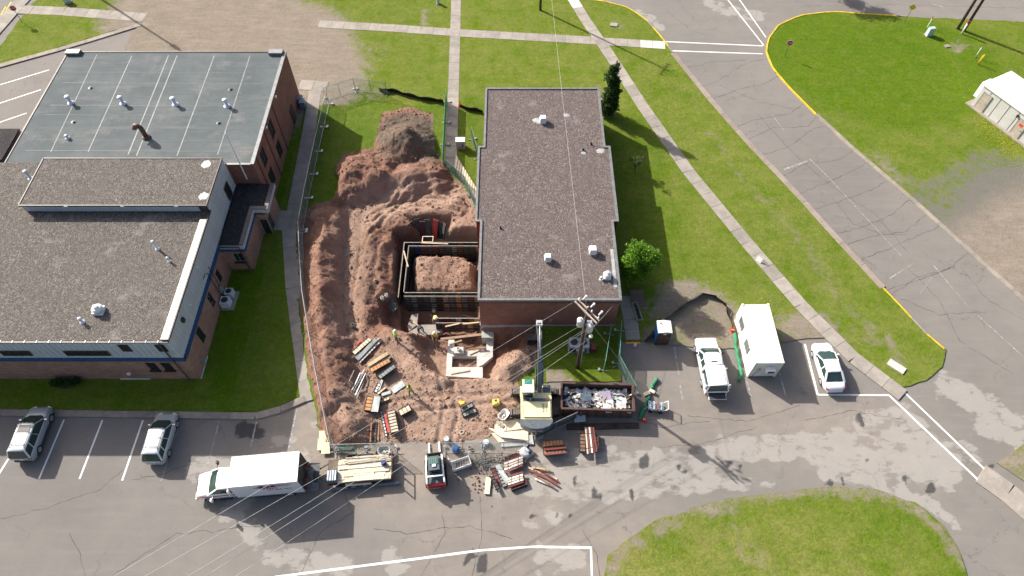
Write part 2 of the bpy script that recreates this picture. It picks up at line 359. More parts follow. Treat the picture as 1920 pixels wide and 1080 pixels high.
def inside(X, Y, poly):
    c = np.zeros(X.shape, bool); n = len(poly)
    for i in range(n):
        x0, y0 = poly[i]; x1, y1 = poly[(i+1) % n]
        k = ((y0 > Y) != (y1 > Y)) & (X < (x1-x0)*(Y-y0)/((y1-y0) or 1e-9)+x0); c ^= k
    return c
def sdist(X, Y, poly):
    d = seg_dist(X, Y, list(poly)+[poly[0]]); return np.where(inside(X, Y, poly), d, -d)
def paint(X, Y, spots):                       # spots: (pixel polyline, radius m, soft m, value)
    m = np.zeros(X.shape)
    for pts, r, soft, val in spots:
        d = seg_dist(X, Y, GP(pts)); m = np.maximum(m, val*np.clip((r+soft-d)/soft, 0, 1))
    return m
def set_mask(me, arr):
    at = me.color_attributes.new('mask', 'FLOAT_COLOR', 'POINT'); at.data.foreach_set('color', arr.astype(np.float32).ravel())
def grid_mesh(name, xs, ys, Z, masks, mat, keep=None):
    nx, ny = len(xs), len(ys); X, Y = np.meshgrid(xs, ys, indexing='ij'); co = np.stack([X, Y, Z], -1).reshape(-1, 3)
    I = np.arange(nx*ny).reshape(nx, ny); q = np.stack([I[:-1, :-1], I[1:, :-1], I[1:, 1:], I[:-1, 1:]], -1).reshape(-1, 4)
    if keep is not None: q = q[keep.reshape(-1)]
    me = bpy.data.meshes.new(name); me.from_pydata(co.tolist(), [], q.tolist()); me.materials.append(mat)
    me.polygons.foreach_set('use_smooth', [True]*len(me.polygons))
    m = np.ones((nx*ny, 4)); 
    for i, a in enumerate(masks): m[:, i] = a.reshape(-1)
    set_mask(me, m); return me

# ------------------------------------------------------------------ layout outlines, traced on the photograph's ground
LAWN_MAIN = [(268,42),(247,62),(232,97),(150,230),(-60,420),(-420,640),(-420,768),(0,768),(300,772),(495,775),(566,745),(590,751),(660,742),(930,735),(1000,722),(1045,716),(1165,716),(1160,642),(1205,641),(1300,652),(1385,655),(1480,640),(1560,632),(1600,660),(1650,705),(1692,726),(1735,714),(1766,688),(1773,655),(1735,625),(1670,555),(1600,480),(1500,370),(1400,265),(1330,185),(1262,100),(1240,70),(1212,38),(1178,15),(1130,2),(1085,0),(1040,-8),(900,-150),(400,-150),(150,-60),(60,8),(0,88),(-80,180),(-80,150),(0,122),(130,84)]
LAWN_EAST = [(1437,100),(1440,75),(1460,48),(1500,30),(1560,23),(1700,32),(1920,42),(2250,60),(2300,700),(2050,690),(1900,545),(1800,455),(1700,365),(1600,280),(1530,215),(1480,165),(1450,130)]
LAWN_SOUTH = [(1138,1042),(1165,1020),(1230,975),(1330,942),(1450,924),(1560,913),(1640,917),(1715,942),(1768,985),(1800,1040),(1815,1090),(1825,1250),(1120,1250)]
LAWN_CORNER = [(1868,868),(1915,835),(2050,800),(2100,1000),(1960,935),(1905,893)]
TX0, TX1, TY0, TY1 = -24.0, 3.0, 17.0, 62.0            # patch of modelled earthworks

# ------------------------------------------------------------------ ground to the horizon, asphalt
g = MB(); g.prism([(-900,-700),(900,-700),(900,1100),(-900,1100)], -4.2, -4.0, bottom=False); structure('ground', g, mat('far_ground', (.09,.12,.03), .95, 0, .3, .2, world=True))
xs = np.arange(-100, 100.01, .5); ys = np.arange(-8, 120.01, .5)
X, Y = np.meshgrid(xs, ys, indexing='ij')
light = paint(X, Y, [([(1010,868),(1120,842),(1180,872)], .5, 1.2, .55), ([(930,900),(1050,905),(1150,900),(1240,872),(1340,885)], .9, 1.6, .60), ([(1340,850),(1430,838),(1560,835),(1600,850)], .8, 1.3, .62),
    ([(1560,820),(1680,820)], .5, 1.0, .60), ([(1560,875),(1640,870),(1760,880),(1800,850)], 1.1, 1.6, .62), ([(1620,800),(1700,780),(1720,830),(1780,870)], .9, 1.4, .58), ([(1780,725),(1850,765),(1920,830)], 1.0, 1.5, .62), ([(1850,800),(1930,800)], .8, 1.2, .6),
    ([(1140,930),(1210,922),(1330,912),(1450,905)], .3, .7, .58), ([(1640,910),(1750,945),(1790,985)], .3, .8, .60), ([(380,880),(470,900),(440,960)], .9, 1.2, .56), ([(460,985),(480,1010)], .6, .9, .6), ([(520,1040),(640,1065)], .7, 1.0, .58), ([(735,1040),(745,1075)], .5, .9, .6),
    ([(1040,1050),(1080,1045)], .6, 1.0, .6), ([(990,960),(1040,970)], .5, 1.0, .55), ([(1330,5),(1360,20),(1420,30)], .9, 1.2, .58), ([(1200,20),(1240,50)], .5, .8, .62), ([(600,700),(605,790)], .7, .9, .52), ([(560,860),(520,830)], .8, 1.0, .5), ([(1000,985),(1012,1075)], .2, .5, .55)])
tar = np.zeros(X.shape)
for u, v, r in [(905,1056,.5),(870,1056,.25),(884,1040,.28),(1000,967,.3),(1040,962,.25),(1070,968,.3),(1116,925,.5),(1186,930,.4),(1076,896,.2),(1081,909,.2),(1140,880,.25),(1148,905,.2),(1170,925,.2),(1195,962,.25),(1208,866,.5),(1278,880,.4),(1365,870,.6),(1385,875,.3),(1582,903,.45),(1632,865,.35),(1616,868,.25),(1698,897,.4),(1745,917,.55),(1612,788,.5),(1690,803,.3),(470,805,1.1),(450,815,.8),(1555,905,.25),(1858,872,.3)]:
    x, y = G(u, v); an = (u*7+v*3) % 3.14; asp = .6+((u*13+v) % 10)/9; r = r*(.55+((u*5+v*11) % 7)/8); ca, sa = math.cos(an), math.sin(an); xx = (X-x)*ca+(Y-y)*sa; yy = (-(X-x)*sa+(Y-y)*ca)*(1+asp); tar = np.maximum(tar, .74*np.clip((r+.5-np.hypot(xx, yy))/.5, 0, 1))
dust = paint(X, Y, [([(600,760),(625,850),(760,860),(900,855),(1010,850)], 2.2, 4.0, .95), ([(820,880),(860,960),(1000,1000),(1200,1050)], 1.5, 5.0, .5), ([(1230,780),(1330,760),(1500,800),(1620,800)], 1.5, 3.5, .55), ([(1190,680),(1300,730),(1500,745)], 1.2, 3.0, .45), ([(820,900),(820,1050),(900,1080)], .8, 2.5, .55)])
HX0, HX1, HY0, HY1 = -15.5, 2.5, 26.0, 46.0
cx = (xs[:-1]+xs[1:])/2; cy = (ys[:-1]+ys[1:])/2; CXX, CYY = np.meshgrid(cx, cy, indexing='ij')
keep = ~((CXX > HX0) & (CXX < HX1) & (CYY > HY0) & (CYY < HY1))
me = grid_mesh('asphalt_pavement', xs, ys, np.zeros(X.shape), [light, tar, dust], ASPH, keep)
PAVE = inst(me, 'asphalt_pavement'); PAVE['kind'] = 'structure'

# ------------------------------------------------------------------ lawns: outlines roughened, cut into cells for the wear mask
def rough_outline(px, amp=.10, step=.7, seed=0):
    w = GP(px); r = random.Random(seed); out = []; n = len(w)
    for i in range(n):
        a = Vector(w[i]); b = Vector(w[(i+1) % n]); L = (b-a).length; m = max(1, int(L/step)) if L < 45 else max(1, int(L/4))
        nn = Vector((-(b-a).y, (b-a).x))/max(L, 1e-6)
        for j in range(m):
            out.append(tuple(a.lerp(b, j/m)+nn*(r.uniform(-amp, amp) if j else 0)))
    return out
def lawn(name, px, z, spots_bare, spots_lush=(), spots_grav=(), cut=None, step=1.1, seed=1, lush0=.35):
    poly = rough_outline(px, seed=seed); bm = bmesh.new(); vs = [bm.verts.new((p[0], p[1], z)) for p in poly]
    f = bm.faces.new(vs); f.normal_update()
    if f.normal.z < 0: f.normal_flip()
    bmesh.ops.triangulate(bm, faces=[f])
    x0 = min(p[0] for p in poly); x1 = max(p[0] for p in poly); y0 = min(p[1] for p in poly); y1 = max(p[1] for p in poly)
    cuts = [((c, 0, 0), (1, 0, 0)) for c in np.arange(x0+.05, x1, step)]+[((0, c, 0), (0, 1, 0)) for c in np.arange(y0+.05, y1, step)]
    if cut: cuts += [((cut[0],0,0),(1,0,0)), ((cut[1],0,0),(1,0,0)), ((0,cut[2],0),(0,1,0)), ((0,cut[3],0),(0,1,0))]
    for co, no in cuts: bmesh.ops.bisect_plane(bm, geom=bm.verts[:]+bm.edges[:]+bm.faces[:], plane_co=co, plane_no=no, dist=1e-5)
    if cut:
        dl = [q for q in bm.faces if cut[0] < q.calc_center_median().x < cut[1] and cut[2] < q.calc_center_median().y < cut[3]]
        bmesh.ops.delete(bm, geom=dl, context='FACES')
    # skirt so that the lawn stands on the pavement
    be = [e for e in bm.edges if e.is_boundary]; r = bmesh.ops.extrude_edge_only(bm, edges=be)
    for v in r['geom']:
        if isinstance(v, bmesh.types.BMVert): v.co.z = -.05
    me = bpy.data.meshes.new(name); bm.to_mesh(me); bm.free(); me.materials.append(GRASS)
    n = len(me.vertices); co = np.zeros(n*3); me.vertices.foreach_get('co', co); co = co.reshape(-1, 3); m = np.ones((n, 4))
    m[:, 0] = paint(co[:, 0], co[:, 1], spots_bare); m[:, 1] = np.maximum(lush0, paint(co[:, 0], co[:, 1], spots_lush)); m[:, 2] = paint(co[:, 0], co[:, 1], spots_grav)
    set_mask(me, m); o = inst(me, name); o['kind'] = 'structure'; return o
LUSH_MAIN = [([(470,560),(480,650),(480,740)], 3.5, 3, 1), ([(20,740),(480,740)], 1.5, 1.5, .8), ([(640,200),(640,330)], 3.5, 3, 1), ([(540,230),(520,380)], 1.2, 1, 1), ([(1170,250),(1200,420),(1240,540)], 3.5, 4, .75), ([(1080,660),(1130,690)], 3, 2, .8), ([(1020,700),(1150,705)], .8, .6, .7), ([(880,200),(880,320)], 1.5, 1.5, .8)]
BARE_MAIN = [([(330,-60),(420,40),(540,80),(560,150)], 6.5, 4.5, .85), ([(300,30),(400,100),(480,100)], 6, 4, .85), ([(240,100),(300,100)], 3, 2, .85), ([(640,90),(690,100)], 1.5, 3, .42), ([(800,20),(795,45)], .4, .9, .62), ([(590,175),(640,185),(720,180)], .8, 1.6, .45),
    ([(1290,575),(1330,600),(1350,640)], 2.6, 1.8, .75), ([(1225,640),(1290,645)], .8, 1.2, .66), ([(1480,620),(1530,612),(1555,635)], 1.1, 1.3, .72), ([(1640,620),(1660,640),(1690,680)], .5, .9, .55), ([(1420,360),(1500,450),(1560,540),(1640,640)], .4, 1.8, .42), ([(1330,250),(1420,370)], .3, 1.5, .40), ([(1210,590),(1225,620)], .5, .9, .5),
    ([(985,690),(1010,715),(1050,718)], .9, .9, .75), ([(1165,560),(1205,575)], .4, .7, .6), ([(1120,160),(1140,215)], .5, .9, .5), ([(1150,40),(1165,52)], .4, .8, .5)]
lawn('main_lawn', LAWN_MAIN, .08, BARE_MAIN, LUSH_MAIN, (), (TX0, TX1, TY0, TY1), 1.2, 1, .6)
lawn('east_lawn', LAWN_EAST, .08, [([(1870,560),(1960,420),(2100,420)], 6.5, 5, .95), ([(1760,420),(1830,480),(1900,540)], 2.0, 3.5, .72), ([(1740,385),(1800,345),(1860,310)], 1.6, 3, .58), ([(1640,290),(1700,345)], .6, 1.2, .55), ([(1800,85),(1790,92)], .8, .9, .6), ([(1850,215),(1920,265)], .3, .6, .5)], [([(1500,80),(1650,150),(1750,120)], 8, 6, .92)], [([(1740,385),(1800,345),(1870,310)], 2.0, 3, .9)], None, 1.2, 2, .68)
lawn('south_lawn', LAWN_SOUTH, .08, [([(1145,1075),(1160,1040),(1240,985),(1340,950),(1450,930),(1560,920),(1640,925),(1715,952),(1768,1000),(1800,1060)], .25, .8, .62), ([(1380,985),(1420,1050)], 1.0, 2.5, .36)], [([(1560,950),(1700,990),(1760,1060)], 2.0, 3.0, .7), ([(1220,1010),(1330,965),(1500,935)], .8, 1.5, .6)], (), None, 1.2, 3, .36)
lawn('corner_verge', LAWN_CORNER, .08, [([(1860,850),(2000,900)], 2.5, 2, .62)], (), (), None, 1.2, 4)

# ------------------------------------------------------------------ earthworks
xs = np.arange(TX0, TX1+.001, .135); xs = np.append(xs[:-1], TX1); ys = np.arange(TY0, TY1+.001, .135); ys = np.append(ys[:-1], TY1)
X, Y = np.meshgrid(xs, ys, indexing='ij')
DIRTP = GP([(645,290),(700,278),(720,212),(765,200),(810,215),(820,290),(836,318),(880,365),(893,398),(900,440),(925,470),(925,560),(1000,606),(1012,640),(1000,690),(968,716),(985,745),(960,790),(905,822),(840,838),(740,838),(608,838),(594,770),(580,700),(570,620),(564,560),(560,480),(560,410),(590,382),(628,378),(640,350),(630,318)])
WX = X+.5*fbm(X*.8, Y*.8, 3, 11); WY = Y+.5*fbm(X*.8, Y*.8, 3, 21)
sdD = sdist(WX, WY, DIRTP); dm = np.clip(.5+sdD/.7, 0, 1)
inL = inside(X, Y, GP(LAWN_MAIN)); base = np.where(inL, .08, -.10)
Z = base*(1-np.clip(sdD/.8+.3, 0, 1))+np.clip(sdD/.8+.3, 0, 1)*.10
fade = np.clip((G(0,838)[1]+.6-Y)/1.2, 0, 1); Z = Z-fade*.25                     # runs out onto the asphalt
def heap(pts, w, h, p=1.5, z=0.0, warp=.7, seed=0):
    d = seg_dist(X+warp*1.5*fbm(X*.55, Y*.55, 5, seed+50), Y+warp*1.5*fbm(X*.55, Y*.55, 5, seed+60), [G(u, v, z) for u, v in pts])
    return h*(1+.75*fbm(X*.35, Y*.35, 3, seed+70))*np.clip(1-(d/w)**p, 0, 1)
H = np.zeros(X.shape)
H = np.maximum(H, heap([(612,420),(606,500),(603,570),(610,640)], 2.25, 1.75, 1.25, .9, seed=1))
H = np.maximum(H, heap([(610,640),(622,700),(630,745)], 2.3, 1.7, 1.2, .9, seed=2)); H = np.maximum(H, heap([(640,770),(660,800)], 2.3, 1.15, 1.3, .5, 1.2, seed=3))
H = np.maximum(H, heap([(610,410)], 2.2, 1.3, 2.2, .8, seed=4))
H = np.maximum(H, heap([(672,325),(700,320)], 3.6, 2.3, 1.7, 1.2, 1.1, seed=5)); H = np.maximum(H, heap([(700,335),(760,330),(800,322)], 2.6, 1.5, 1.5, .8, 1.3, seed=6))
H = np.maximum(H, heap([(762,262)], 3.6, 2.5, 1.25, 1.0, .8, seed=7))
H = np.maximum(H, heap([(700,430),(692,480),(686,540),(695,590)], 1.25, .75, 1.3, .3, 1.0, seed=8)); H = np.maximum(H, heap([(720,455),(715,520),(705,570)], .9, .55, 1.3, .2, 1.0, seed=9))
H = np.maximum(H, heap([(730,625),(770,650),(790,690),(820,712)], 1.0, .45, 1.4, .2, 1.0, seed=10)); H = np.maximum(H, heap([(950,690),(975,672)], 1.3, .75, 1.4, .3, .8, seed=12)); H = np.maximum(H, heap([(935,700),(955,690),(990,690)], .8, .4, 1.4, .2, .8, seed=13))
H = np.maximum(H, heap([(720,420),(790,400),(850,385)], 1.5, .45, 1.4, .2, 1.2, seed=14)); H = np.maximum(H, heap([(660,740),(680,790)], 1.0, .35, 1.3, .2, 1.2, seed=15))
Z = Z+H*np.clip(dm*1.4, 0, 1)
def pit(poly, floor, slope, seed=0, warp=.5, z=0.0):
    global Z
    sd_ = sdist(X+warp*fbm(X*1.1, Y*1.1, 3, seed+80), Y+warp*fbm(X*1.1, Y*1.1, 3, seed+90), [G(u, v, z) for u, v in poly])
    t = np.clip(sd_/slope, 0, 1); t = t*t*(3-2*t); Z = Z*(1-t)+np.minimum(Z, floor)*t
pit([(640,400),(690,400),(690,470),(672,560),(690,620),(640,650),(628,560),(630,470)], -.18, 1.2, 1)
pit([(735,432),(770,425),(905,425),(905,640),(735,620)], -2.45, .9, 2, .35)
pit([(765,408),(850,402),(860,450),(765,450)], -1.7, 1.6, 3)
pit([(703,560),(745,545),(765,590),(760,625),(715,612)], -1.5, .9, 4)
pit([(755,618),(905,605),(1000,612),(985,650),(945,668),(938,712),(836,716),(815,702),(790,690),(780,660)], -1.75, 1.1, 5)
pit([(905,606),(1040,606),(1030,640),(985,660),(930,670)], -.75, 1.3, 6)
# block of undug earth left inside the forms
ISL = [G(u, v, -.5) for u, v in [(769,474),(876,475),(897,494),(897,551),(770,553)]]
si = sdist(X+.45*fbm(X*1.3, Y*1.3, 3, 31), Y+.45*fbm(X*1.3, Y*1.3, 3, 41), ISL); t = np.clip(si/.75, 0, 1)
Z = np.where(si > 0, np.maximum(Z, -2.4+t**.6*(1.95+.55*fbm(X*.6, Y*.6, 3, 77)+.35*np.clip((Y-G(830,515,-.5)[1])/2, -1, 1))), Z)
trod = .82*np.clip(paint(X, Y, [([(660,420),(655,520),(655,620)], .6, 1.4, .9), ([(690,400),(780,370),(860,385)], 1.5, 1.8, 1), ([(860,420),(880,440)], 1.2, 1.5, 1), ([(760,700),(800,770),(900,770),(960,740)], 2.8, 2.5, 1), ([(700,760),(760,800),(900,810)], 2.2, 2, 1), ([(960,690),(985,680)], .9, 1.0, .8), ([(830,515)], 3, 2, .7)]), 0, 1)
amp = dm*(1-.72*trod)
RN = 1-2*np.abs(fbm(X*1.2, Y*1.2, 4, 5, .6))
RUTS = [[(664,385),(650,440),(643,520),(648,600),(662,668)],[(684,392),(668,440),(660,520),(664,600),(676,650)],[(700,402),(740,383),(800,372),(868,380)],[(690,420),(735,400),(800,388),(860,398)],[(672,470),(700,420),(770,352),(850,338)],[(655,560),(690,455),(760,375),(860,352)],[(700,760),(790,745),(880,742),(950,735)],[(700,785),(800,770),(900,760),(960,752)],[(820,700),(835,760),(820,835)],[(850,720),(858,780),(845,838)]]
rt = np.zeros(X.shape)
for q in RUTS:
    dd = seg_dist(X+.25*fbm(X*.7, Y*.7, 3, 33), Y+.25*fbm(X*.7, Y*.7, 3, 43), GP(q)); rt += -.11*np.exp(-(dd/.17)**2)+.055*np.exp(-((dd-.38)/.14)**2)
TD = (np.hypot(X-G(655,520)[0], (Y-G(655,520)[1])*.4) < 99)*(.03*np.sin(Y*16+X*2)*np.exp(-(rt/.06)**2*0))
Z = Z+amp*(.42*fbm(X*.55, Y*.55, 5, 3, .55)+.20*fbm(X*2.4, Y*2.4, 4, 9, .62)*(.4+1.6*np.clip(fbm(X*.3, Y*.3, 2, 91)+.5, 0, 1)**2)+.11*fbm(X*4.6, Y*4.6, 2, 19)+.16*(RN-.75))+dm*trod*(.10*fbm(X*1.5, Y*1.5, 4, 15)+.05*fbm(X*4.2, Y*4.2, 2, 25))+dm*rt*np.clip(1-fade, 0, 1)*np.where(Z > -.6, 1, 0)+np.where(rt < -.05, TD, 0)*dm*np.where(Z > -.6, 1, 0)
Z += (1-dm)*inL*.03*fbm(X*2, Y*2, 3, 71)
edge = np.minimum(np.minimum(X-TX0, TX1-X), np.minimum(Y-TY0, TY1-Y)); Z = np.where((edge < .3) & inL, .08, Z)
out = ~((X > HX0+.3) & (X < HX1-.3) & (Y > HY0+.3) & (Y < HY1-.3)); Z = np.where(out & (dm > .3) & (fade <= 0), np.maximum(Z, .015), Z)
top = paint(X, Y, [([(765,255)], 3.2, .9, 1), ([(735,290),(800,300)], 1.2, 1.2, .7), ([(690,440),(690,560)], .5, 1.0, .35)])
me = grid_mesh('excavated_ground', xs, ys, Z, [dm, top, trod], DIRT)
DIG = inst(me, 'excavated_ground'); DIG['kind'] = 'structure'; TZ = Z; TXS = xs; TYS = ys
def tz(x, y):
    if not (TX0 <= x <= TX1 and TY0 <= y <= TY1): return 0.0
    i = min(int((x-TX0)/.135), len(TXS)-2); j = min(int((y-TY0)/.135), len(TYS)-2); return max(float(TZ[i:i+2, j:j+2].mean()), 0.0 if y < HY0 else -9)
def place(u, v, dz=0.0):
    """where the ray through a pixel meets the modelled earth"""
    z = 0.0
    for _ in range(12):
        x, y = G(u, v, z); z = .5*z+.5*tz(x, y)
    x, y = G(u, v, z); return Vector((x, y, tz(x, y)+dz))
# loose clods and stones
cl = MB(); r = random.Random(5)
prob = dm*(1-.80*trod)*np.where(TZ > -1.2, 1, .25)
cand = np.argwhere(prob > .3); sel = cand[rng.integers(0, len(cand), 11000)]
OCT = [(1,0,0),(-1,0,0),(0,1,0),(0,-1,0),(0,0,1),(0,0,-.4)]; OF = [(0,2,4),(2,1,4),(1,3,4),(3,0,4),(2,0,5),(1,2,5),(3,1,5),(0,3,5)]
for i, j in sel:
    s = r.choice([.03,.035,.04,.05,.06,.09]) if r.random() < .985 else r.uniform(.13,.24); c = Vector((xs[i]+r.uniform(-.07,.07), ys[j]+r.uniform(-.07,.07), TZ[i,j]+s*.15)); a = r.uniform(0, 6.3)
    cl._add([c+Vector((p[0]*math.cos(a)-p[1]*math.sin(a), p[0]*math.sin(a)+p[1]*math.cos(a), p[2]*r.uniform(.5,.9)))*s*r.uniform(.7,1.25) for p in OCT], OF)
CLODM = mat('clod', (.27,.165,.12), .95, 0, .4, 1.2, col2=(.16,.10,.075), world=True); o = cl.build('clods', CLODM, DIG); o['kind'] = 'stuff'

# ------------------------------------------------------------------ sidewalks of cast slabs
def sidewalk(name, px, width, slab=1.55, z=.10, matl=None, new=()):
    root = thing(name, None, None); root['kind'] = 'structure'; pts = [Vector(p) for p in GP(px)]; cnt = 0; r = random.Random(len(px))
    for a, b in zip(pts[:-1], pts[1:]):
        L = (b-a).length; n = max(1, round(L/slab)); l = L/n; ang = math.atan2((b-a).y, (b-a).x)
        m = MB(); m.box((0,0,-.06), (l-.03, width, .14)); me = m.mesh('slab', matl or CONC); mew = None
        for i in range(n):
            c = a.lerp(b, (i+.5)/n); o = inst(me, 'slab', root, (c.x, c.y, z-.01+r.uniform(-.006,.006)), (r.uniform(-.004,.004), r.uniform(-.004,.004), ang))
            if cnt in new:
                m2 = MB(); m2.box((0,0,-.06), (l-.03, width, .14)); o.data = m2.mesh('slab', CONCW)
            cnt += 1
    return root
sidewalk('north_south_path', [(857,-60),(851,150),(845,316)], 1.28, 1.6)
sidewalk('east_west_path', [(598,46),(740,54),(862,63),(1060,74),(1247,86)], 1.5, 1.6, .108, new=(25,26))
sidewalk('diagonal_path', [(1068,-10),(1100,42),(1135,92),(1205,200),(1290,322),(1400,456),(1500,572),(1600,672),(1692,742)], 1.35, 1.75, .116, new=(0,1))
sidewalk('west_path', [(592,166),(580,245),(562,340),(545,430)], 1.45, 3.0); sidewalk('west_path', [(543,428),(551,540),(565,640),(581,752)], 1.5, 2.4, .108)
sidewalk('door_path', [(545,414),(500,414)], 2.6, 1.6, .104)
sidewalk('side_door_path', [(1172,556),(1182,600),(1187,638)], 1.3, 1.1); sidewalk('crossing_path', [(1838,888),(1890,925),(1990,1012)], 1.9, 1.8)
sidewalk('corner_path', [(20,18),(120,22),(272,34)], 1.75, 1.6); sidewalk('street_path', [(70,-30),(18,28),(-50,105)], 1.9, 1.7, .107)
sidewalk('entry_pad', [(562,160),(614,163)], 1.7, 2.2, .112)

# ------------------------------------------------------------------ kerbs of cast lengths
def kerb(name, px, length=3.0, w=.34, h=.13, yellow=(), zy=0, matl=None):
    root = thing(name, None, None); root['kind'] = 'structure'; pts = [Vector(p) for p in GP(px)]
    seg = [(b-a).length for a, b in zip(pts[:-1], pts[1:])]; tot = sum(seg); n = max(1, round(tot/length)); r = random.Random(n)
    def at(s):
        for (a, b), l in zip(zip(pts[:-1], pts[1:]), seg):
            if s <= l: return a.lerp(b, s/l)
            s -= l
        return pts[-1]
    for i in range(n):
        a = at(tot*i/n+.012); b = at(tot*(i+1)/n-.012); m = MB(); d = b-a; L = d.length
        f = (i+.5)/n; col = PAINTY if any(y0 <= f <= y1 for y0, y1 in yellow) and r.random() > .07 else (matl or CONC2)
        m.xprism([(-w/2, -.06), (w/2, -.06), (w/2, h), (-w/2+.06, h), (-w/2, h-.05)], -L/2, L/2)
        c = (a+b)/2; m.build('kerb_stone', col, root, loc=(c.x, c.y, r.uniform(-.008,.008)), rz=math.atan2(d.y, d.x)-math.pi/2)
    return root
kerb('lot_kerb', [(-420,772),(0,774),(300,778),(497,781),(572,748)], 2.2, .62, .15)
kerb('corner_kerb', [(-60,144),(0,124),(130,88),(266,46)], 3.6, .75, .12)
kerb('road_kerb', [(1080,0),(1130,2),(1178,15),(1212,38),(1240,70),(1262,100)], 1.4, .19, .13, [(.0,.93)])
kerb('road_kerb', [(1262,100),(1330,185),(1400,265),(1500,370),(1560,438),(1600,480),(1655,540)], 3.0, .7, .10, [(0,.03)], matl=mat_concrete('worn_kerb', (.30,.25,.21), (.22,.185,.16), 1.2))
kerb('road_kerb', [(1655,540),(1670,555),(1735,625),(1770,655)], 2.0, .19, .12, [(.05,1)])
kerb('island_kerb', [(1700,32),(1560,23),(1500,30),(1460,48),(1440,75),(1437,100),(1450,130),(1480,165),(1530,215)], 1.5, .20, .14, [(.05,1)])
kerb('island_kerb', [(1530,215),(1600,280),(1700,365),(1800,455),(1900,545),(2050,690)], 3.0, .55, .12)

# ------------------------------------------------------------------ painted lines and sealed cracks, laid on the pavement
def worn_paint(name, col, keep=.62):
    k = NT(name); p = k.pos(); n1 = k.noise(p, 3.5, 6, .75); n2 = k.noise(p, .5, 3)
    c = k.mix(k.rng(n1, keep-.06, keep+.06), col, (.20,.185,.17)); c = k.mix(k.rng(n2, .5, .75, 0, .35), c, tuple(x*.7 for x in col)); return k.out(c, .8)
PW = worn_paint('worn_white_paint', (.74,.74,.72), .66); PW2 = worn_paint('faded_white_paint', (.46,.45,.43), .45)
def stripe(a, b, w=.11, m=None, z=.005):
    A = Vector(G(*a)); B = Vector(G(*b)); d = B-A; L = d.length; n = max(2, int(L/.5)); nn = Vector((-d.y, d.x))/L*(w/2); mb = MB(); r = random.Random(int(a[0]*7+a[1]))
    L_ = []; R_ = []
    for i in range(n+1):
        c = A.lerp(B, i/n); j = r.uniform(.9,1.08); L_.append((c.x+nn.x*j, c.y+nn.y*j, z)); R_.append((c.x-nn.x*j, c.y-nn.y*j, z))
    vs = L_+R_; mb._add(vs, [(n+1+i, n+2+i, i+1, i) for i in range(n)]); return mb.build('painted_line', m or PW, PAVE)
for a, b in [((120,787),(73,898)),((192,788),(149,898)),((268,788),(229,901)),((27,842),(-12,905))]: stripe(a, b, .15)
for a, b in [((338,790),(302,902)),((411,789),(388,878)),((481,790),(470,838)),((557,765),(540,845))]: stripe(a, b, .13, PW2)
for a, b in [((1264,650),(1273,703)),((1275,722),(1280,750)),((1393,690),(1409,745)),((1462,700),(1473,742))]: stripe(a, b, .13, PW2)
stripe((1509,645),(1533,740), .17, z=.006); stripe((1533,740),(1668,741), .15)
stripe((1668,742),(1850,915), .17); stripe((1690,730),(1862,895), .15)
stripe((515,1082),(780,1048), .17, z=.006); stripe((780,1048),(900,1032), .17); stripe((900,1032),(1000,1025), .16, z=.006); stripe((1000,1025),(1110,1027), .17); stripe((1108,1027),(1110,1090), .15, z=.006)
stripe((1247,78),(1430,86), .16); stripe((1255,95),(1430,101), .16); stripe((1365,0),(1432,85), .15, z=.006); stripe((1387,0),(1436,70), .15)
stripe((1365,0),(1330,-45), .15, z=.007); stripe((1387,0),(1355,-45), .15, z=.006)
for a, b in [((-20,165),(92,131)),((-20,200),(77,168)),((-20,236),(50,212)),((-15,268),(25,255)),((-30,130),(40,105))]: stripe(a, b, .15)
stripe((1469,318),(1514,302), .22, PW2); stripe((1518,298),(1553,332), .10, PW2); stripe((1553,332),(1690,480), .06, PW2); stripe((1668,522),(1712,494), .10, PW2); stripe((1750,497),(1815,575), .08, PW2); stripe((1834,592),(1920,670), .08, PW2); stripe((1448,215),(1470,245), .08, PW2); stripe((1747,7),(1768,13), .16, PW2); stripe((1725,550),(1748,520), .06, PW2)
for k_, (a, b) in enumerate([((2,30),(12,14)),((12,22),(22,5))]): stripe(a, b, .16, PAINTY, .125)
SEAL = mat('crack_filler', (.060,.056,.052), .85, 0, .3, 2, world=True); ck = MB(); r = random.Random(3)
def crack(pts, w=.035, z=.003):
    P_ = [Vector(q) for q in GP(pts)]; out = []
    for a, b in zip(P_[:-1], P_[1:]):
        n = max(2, int((b-a).length/.45))
        for i in range(n): out.append(a.lerp(b, i/n)+Vector((r.gauss(0, .055), r.gauss(0, .055))))
    out.append(P_[-1]); 
    for a, b in zip(out[:-1], out[1:]):
        d = (b-a); L = d.length
        if L < .02: continue
        n = Vector((-d.y, d.x))/L*w*r.uniform(.25,.7); e = d/L*.01
        ck._add([(a.x+n.x-e.x, a.y+n.y-e.y, z), (a.x-n.x-e.x, a.y-n.y-e.y, z), (b.x-n.x+e.x, b.y-n.y+e.y, z), (b.x+n.x+e.x, b.y+n.y+e.y, z)], [(0,1,2,3)])
for u, v in [(1330,190),(1372,240),(1420,292),(1462,335),(1520,395),(1560,440),(1605,490),(1660,545),(1395,265),(1490,366),(1580,462)]:
    # transverse cracks, at right angles to the road
    cross = [(u, v), (u+55+r.uniform(-10,10), v-22+r.uniform(-9,9)), (u+115+r.uniform(-14,14), v-38+r.uniform(-12,12)), (u+165, v-72+r.uniform(-15,8))]; crack(cross, .045)
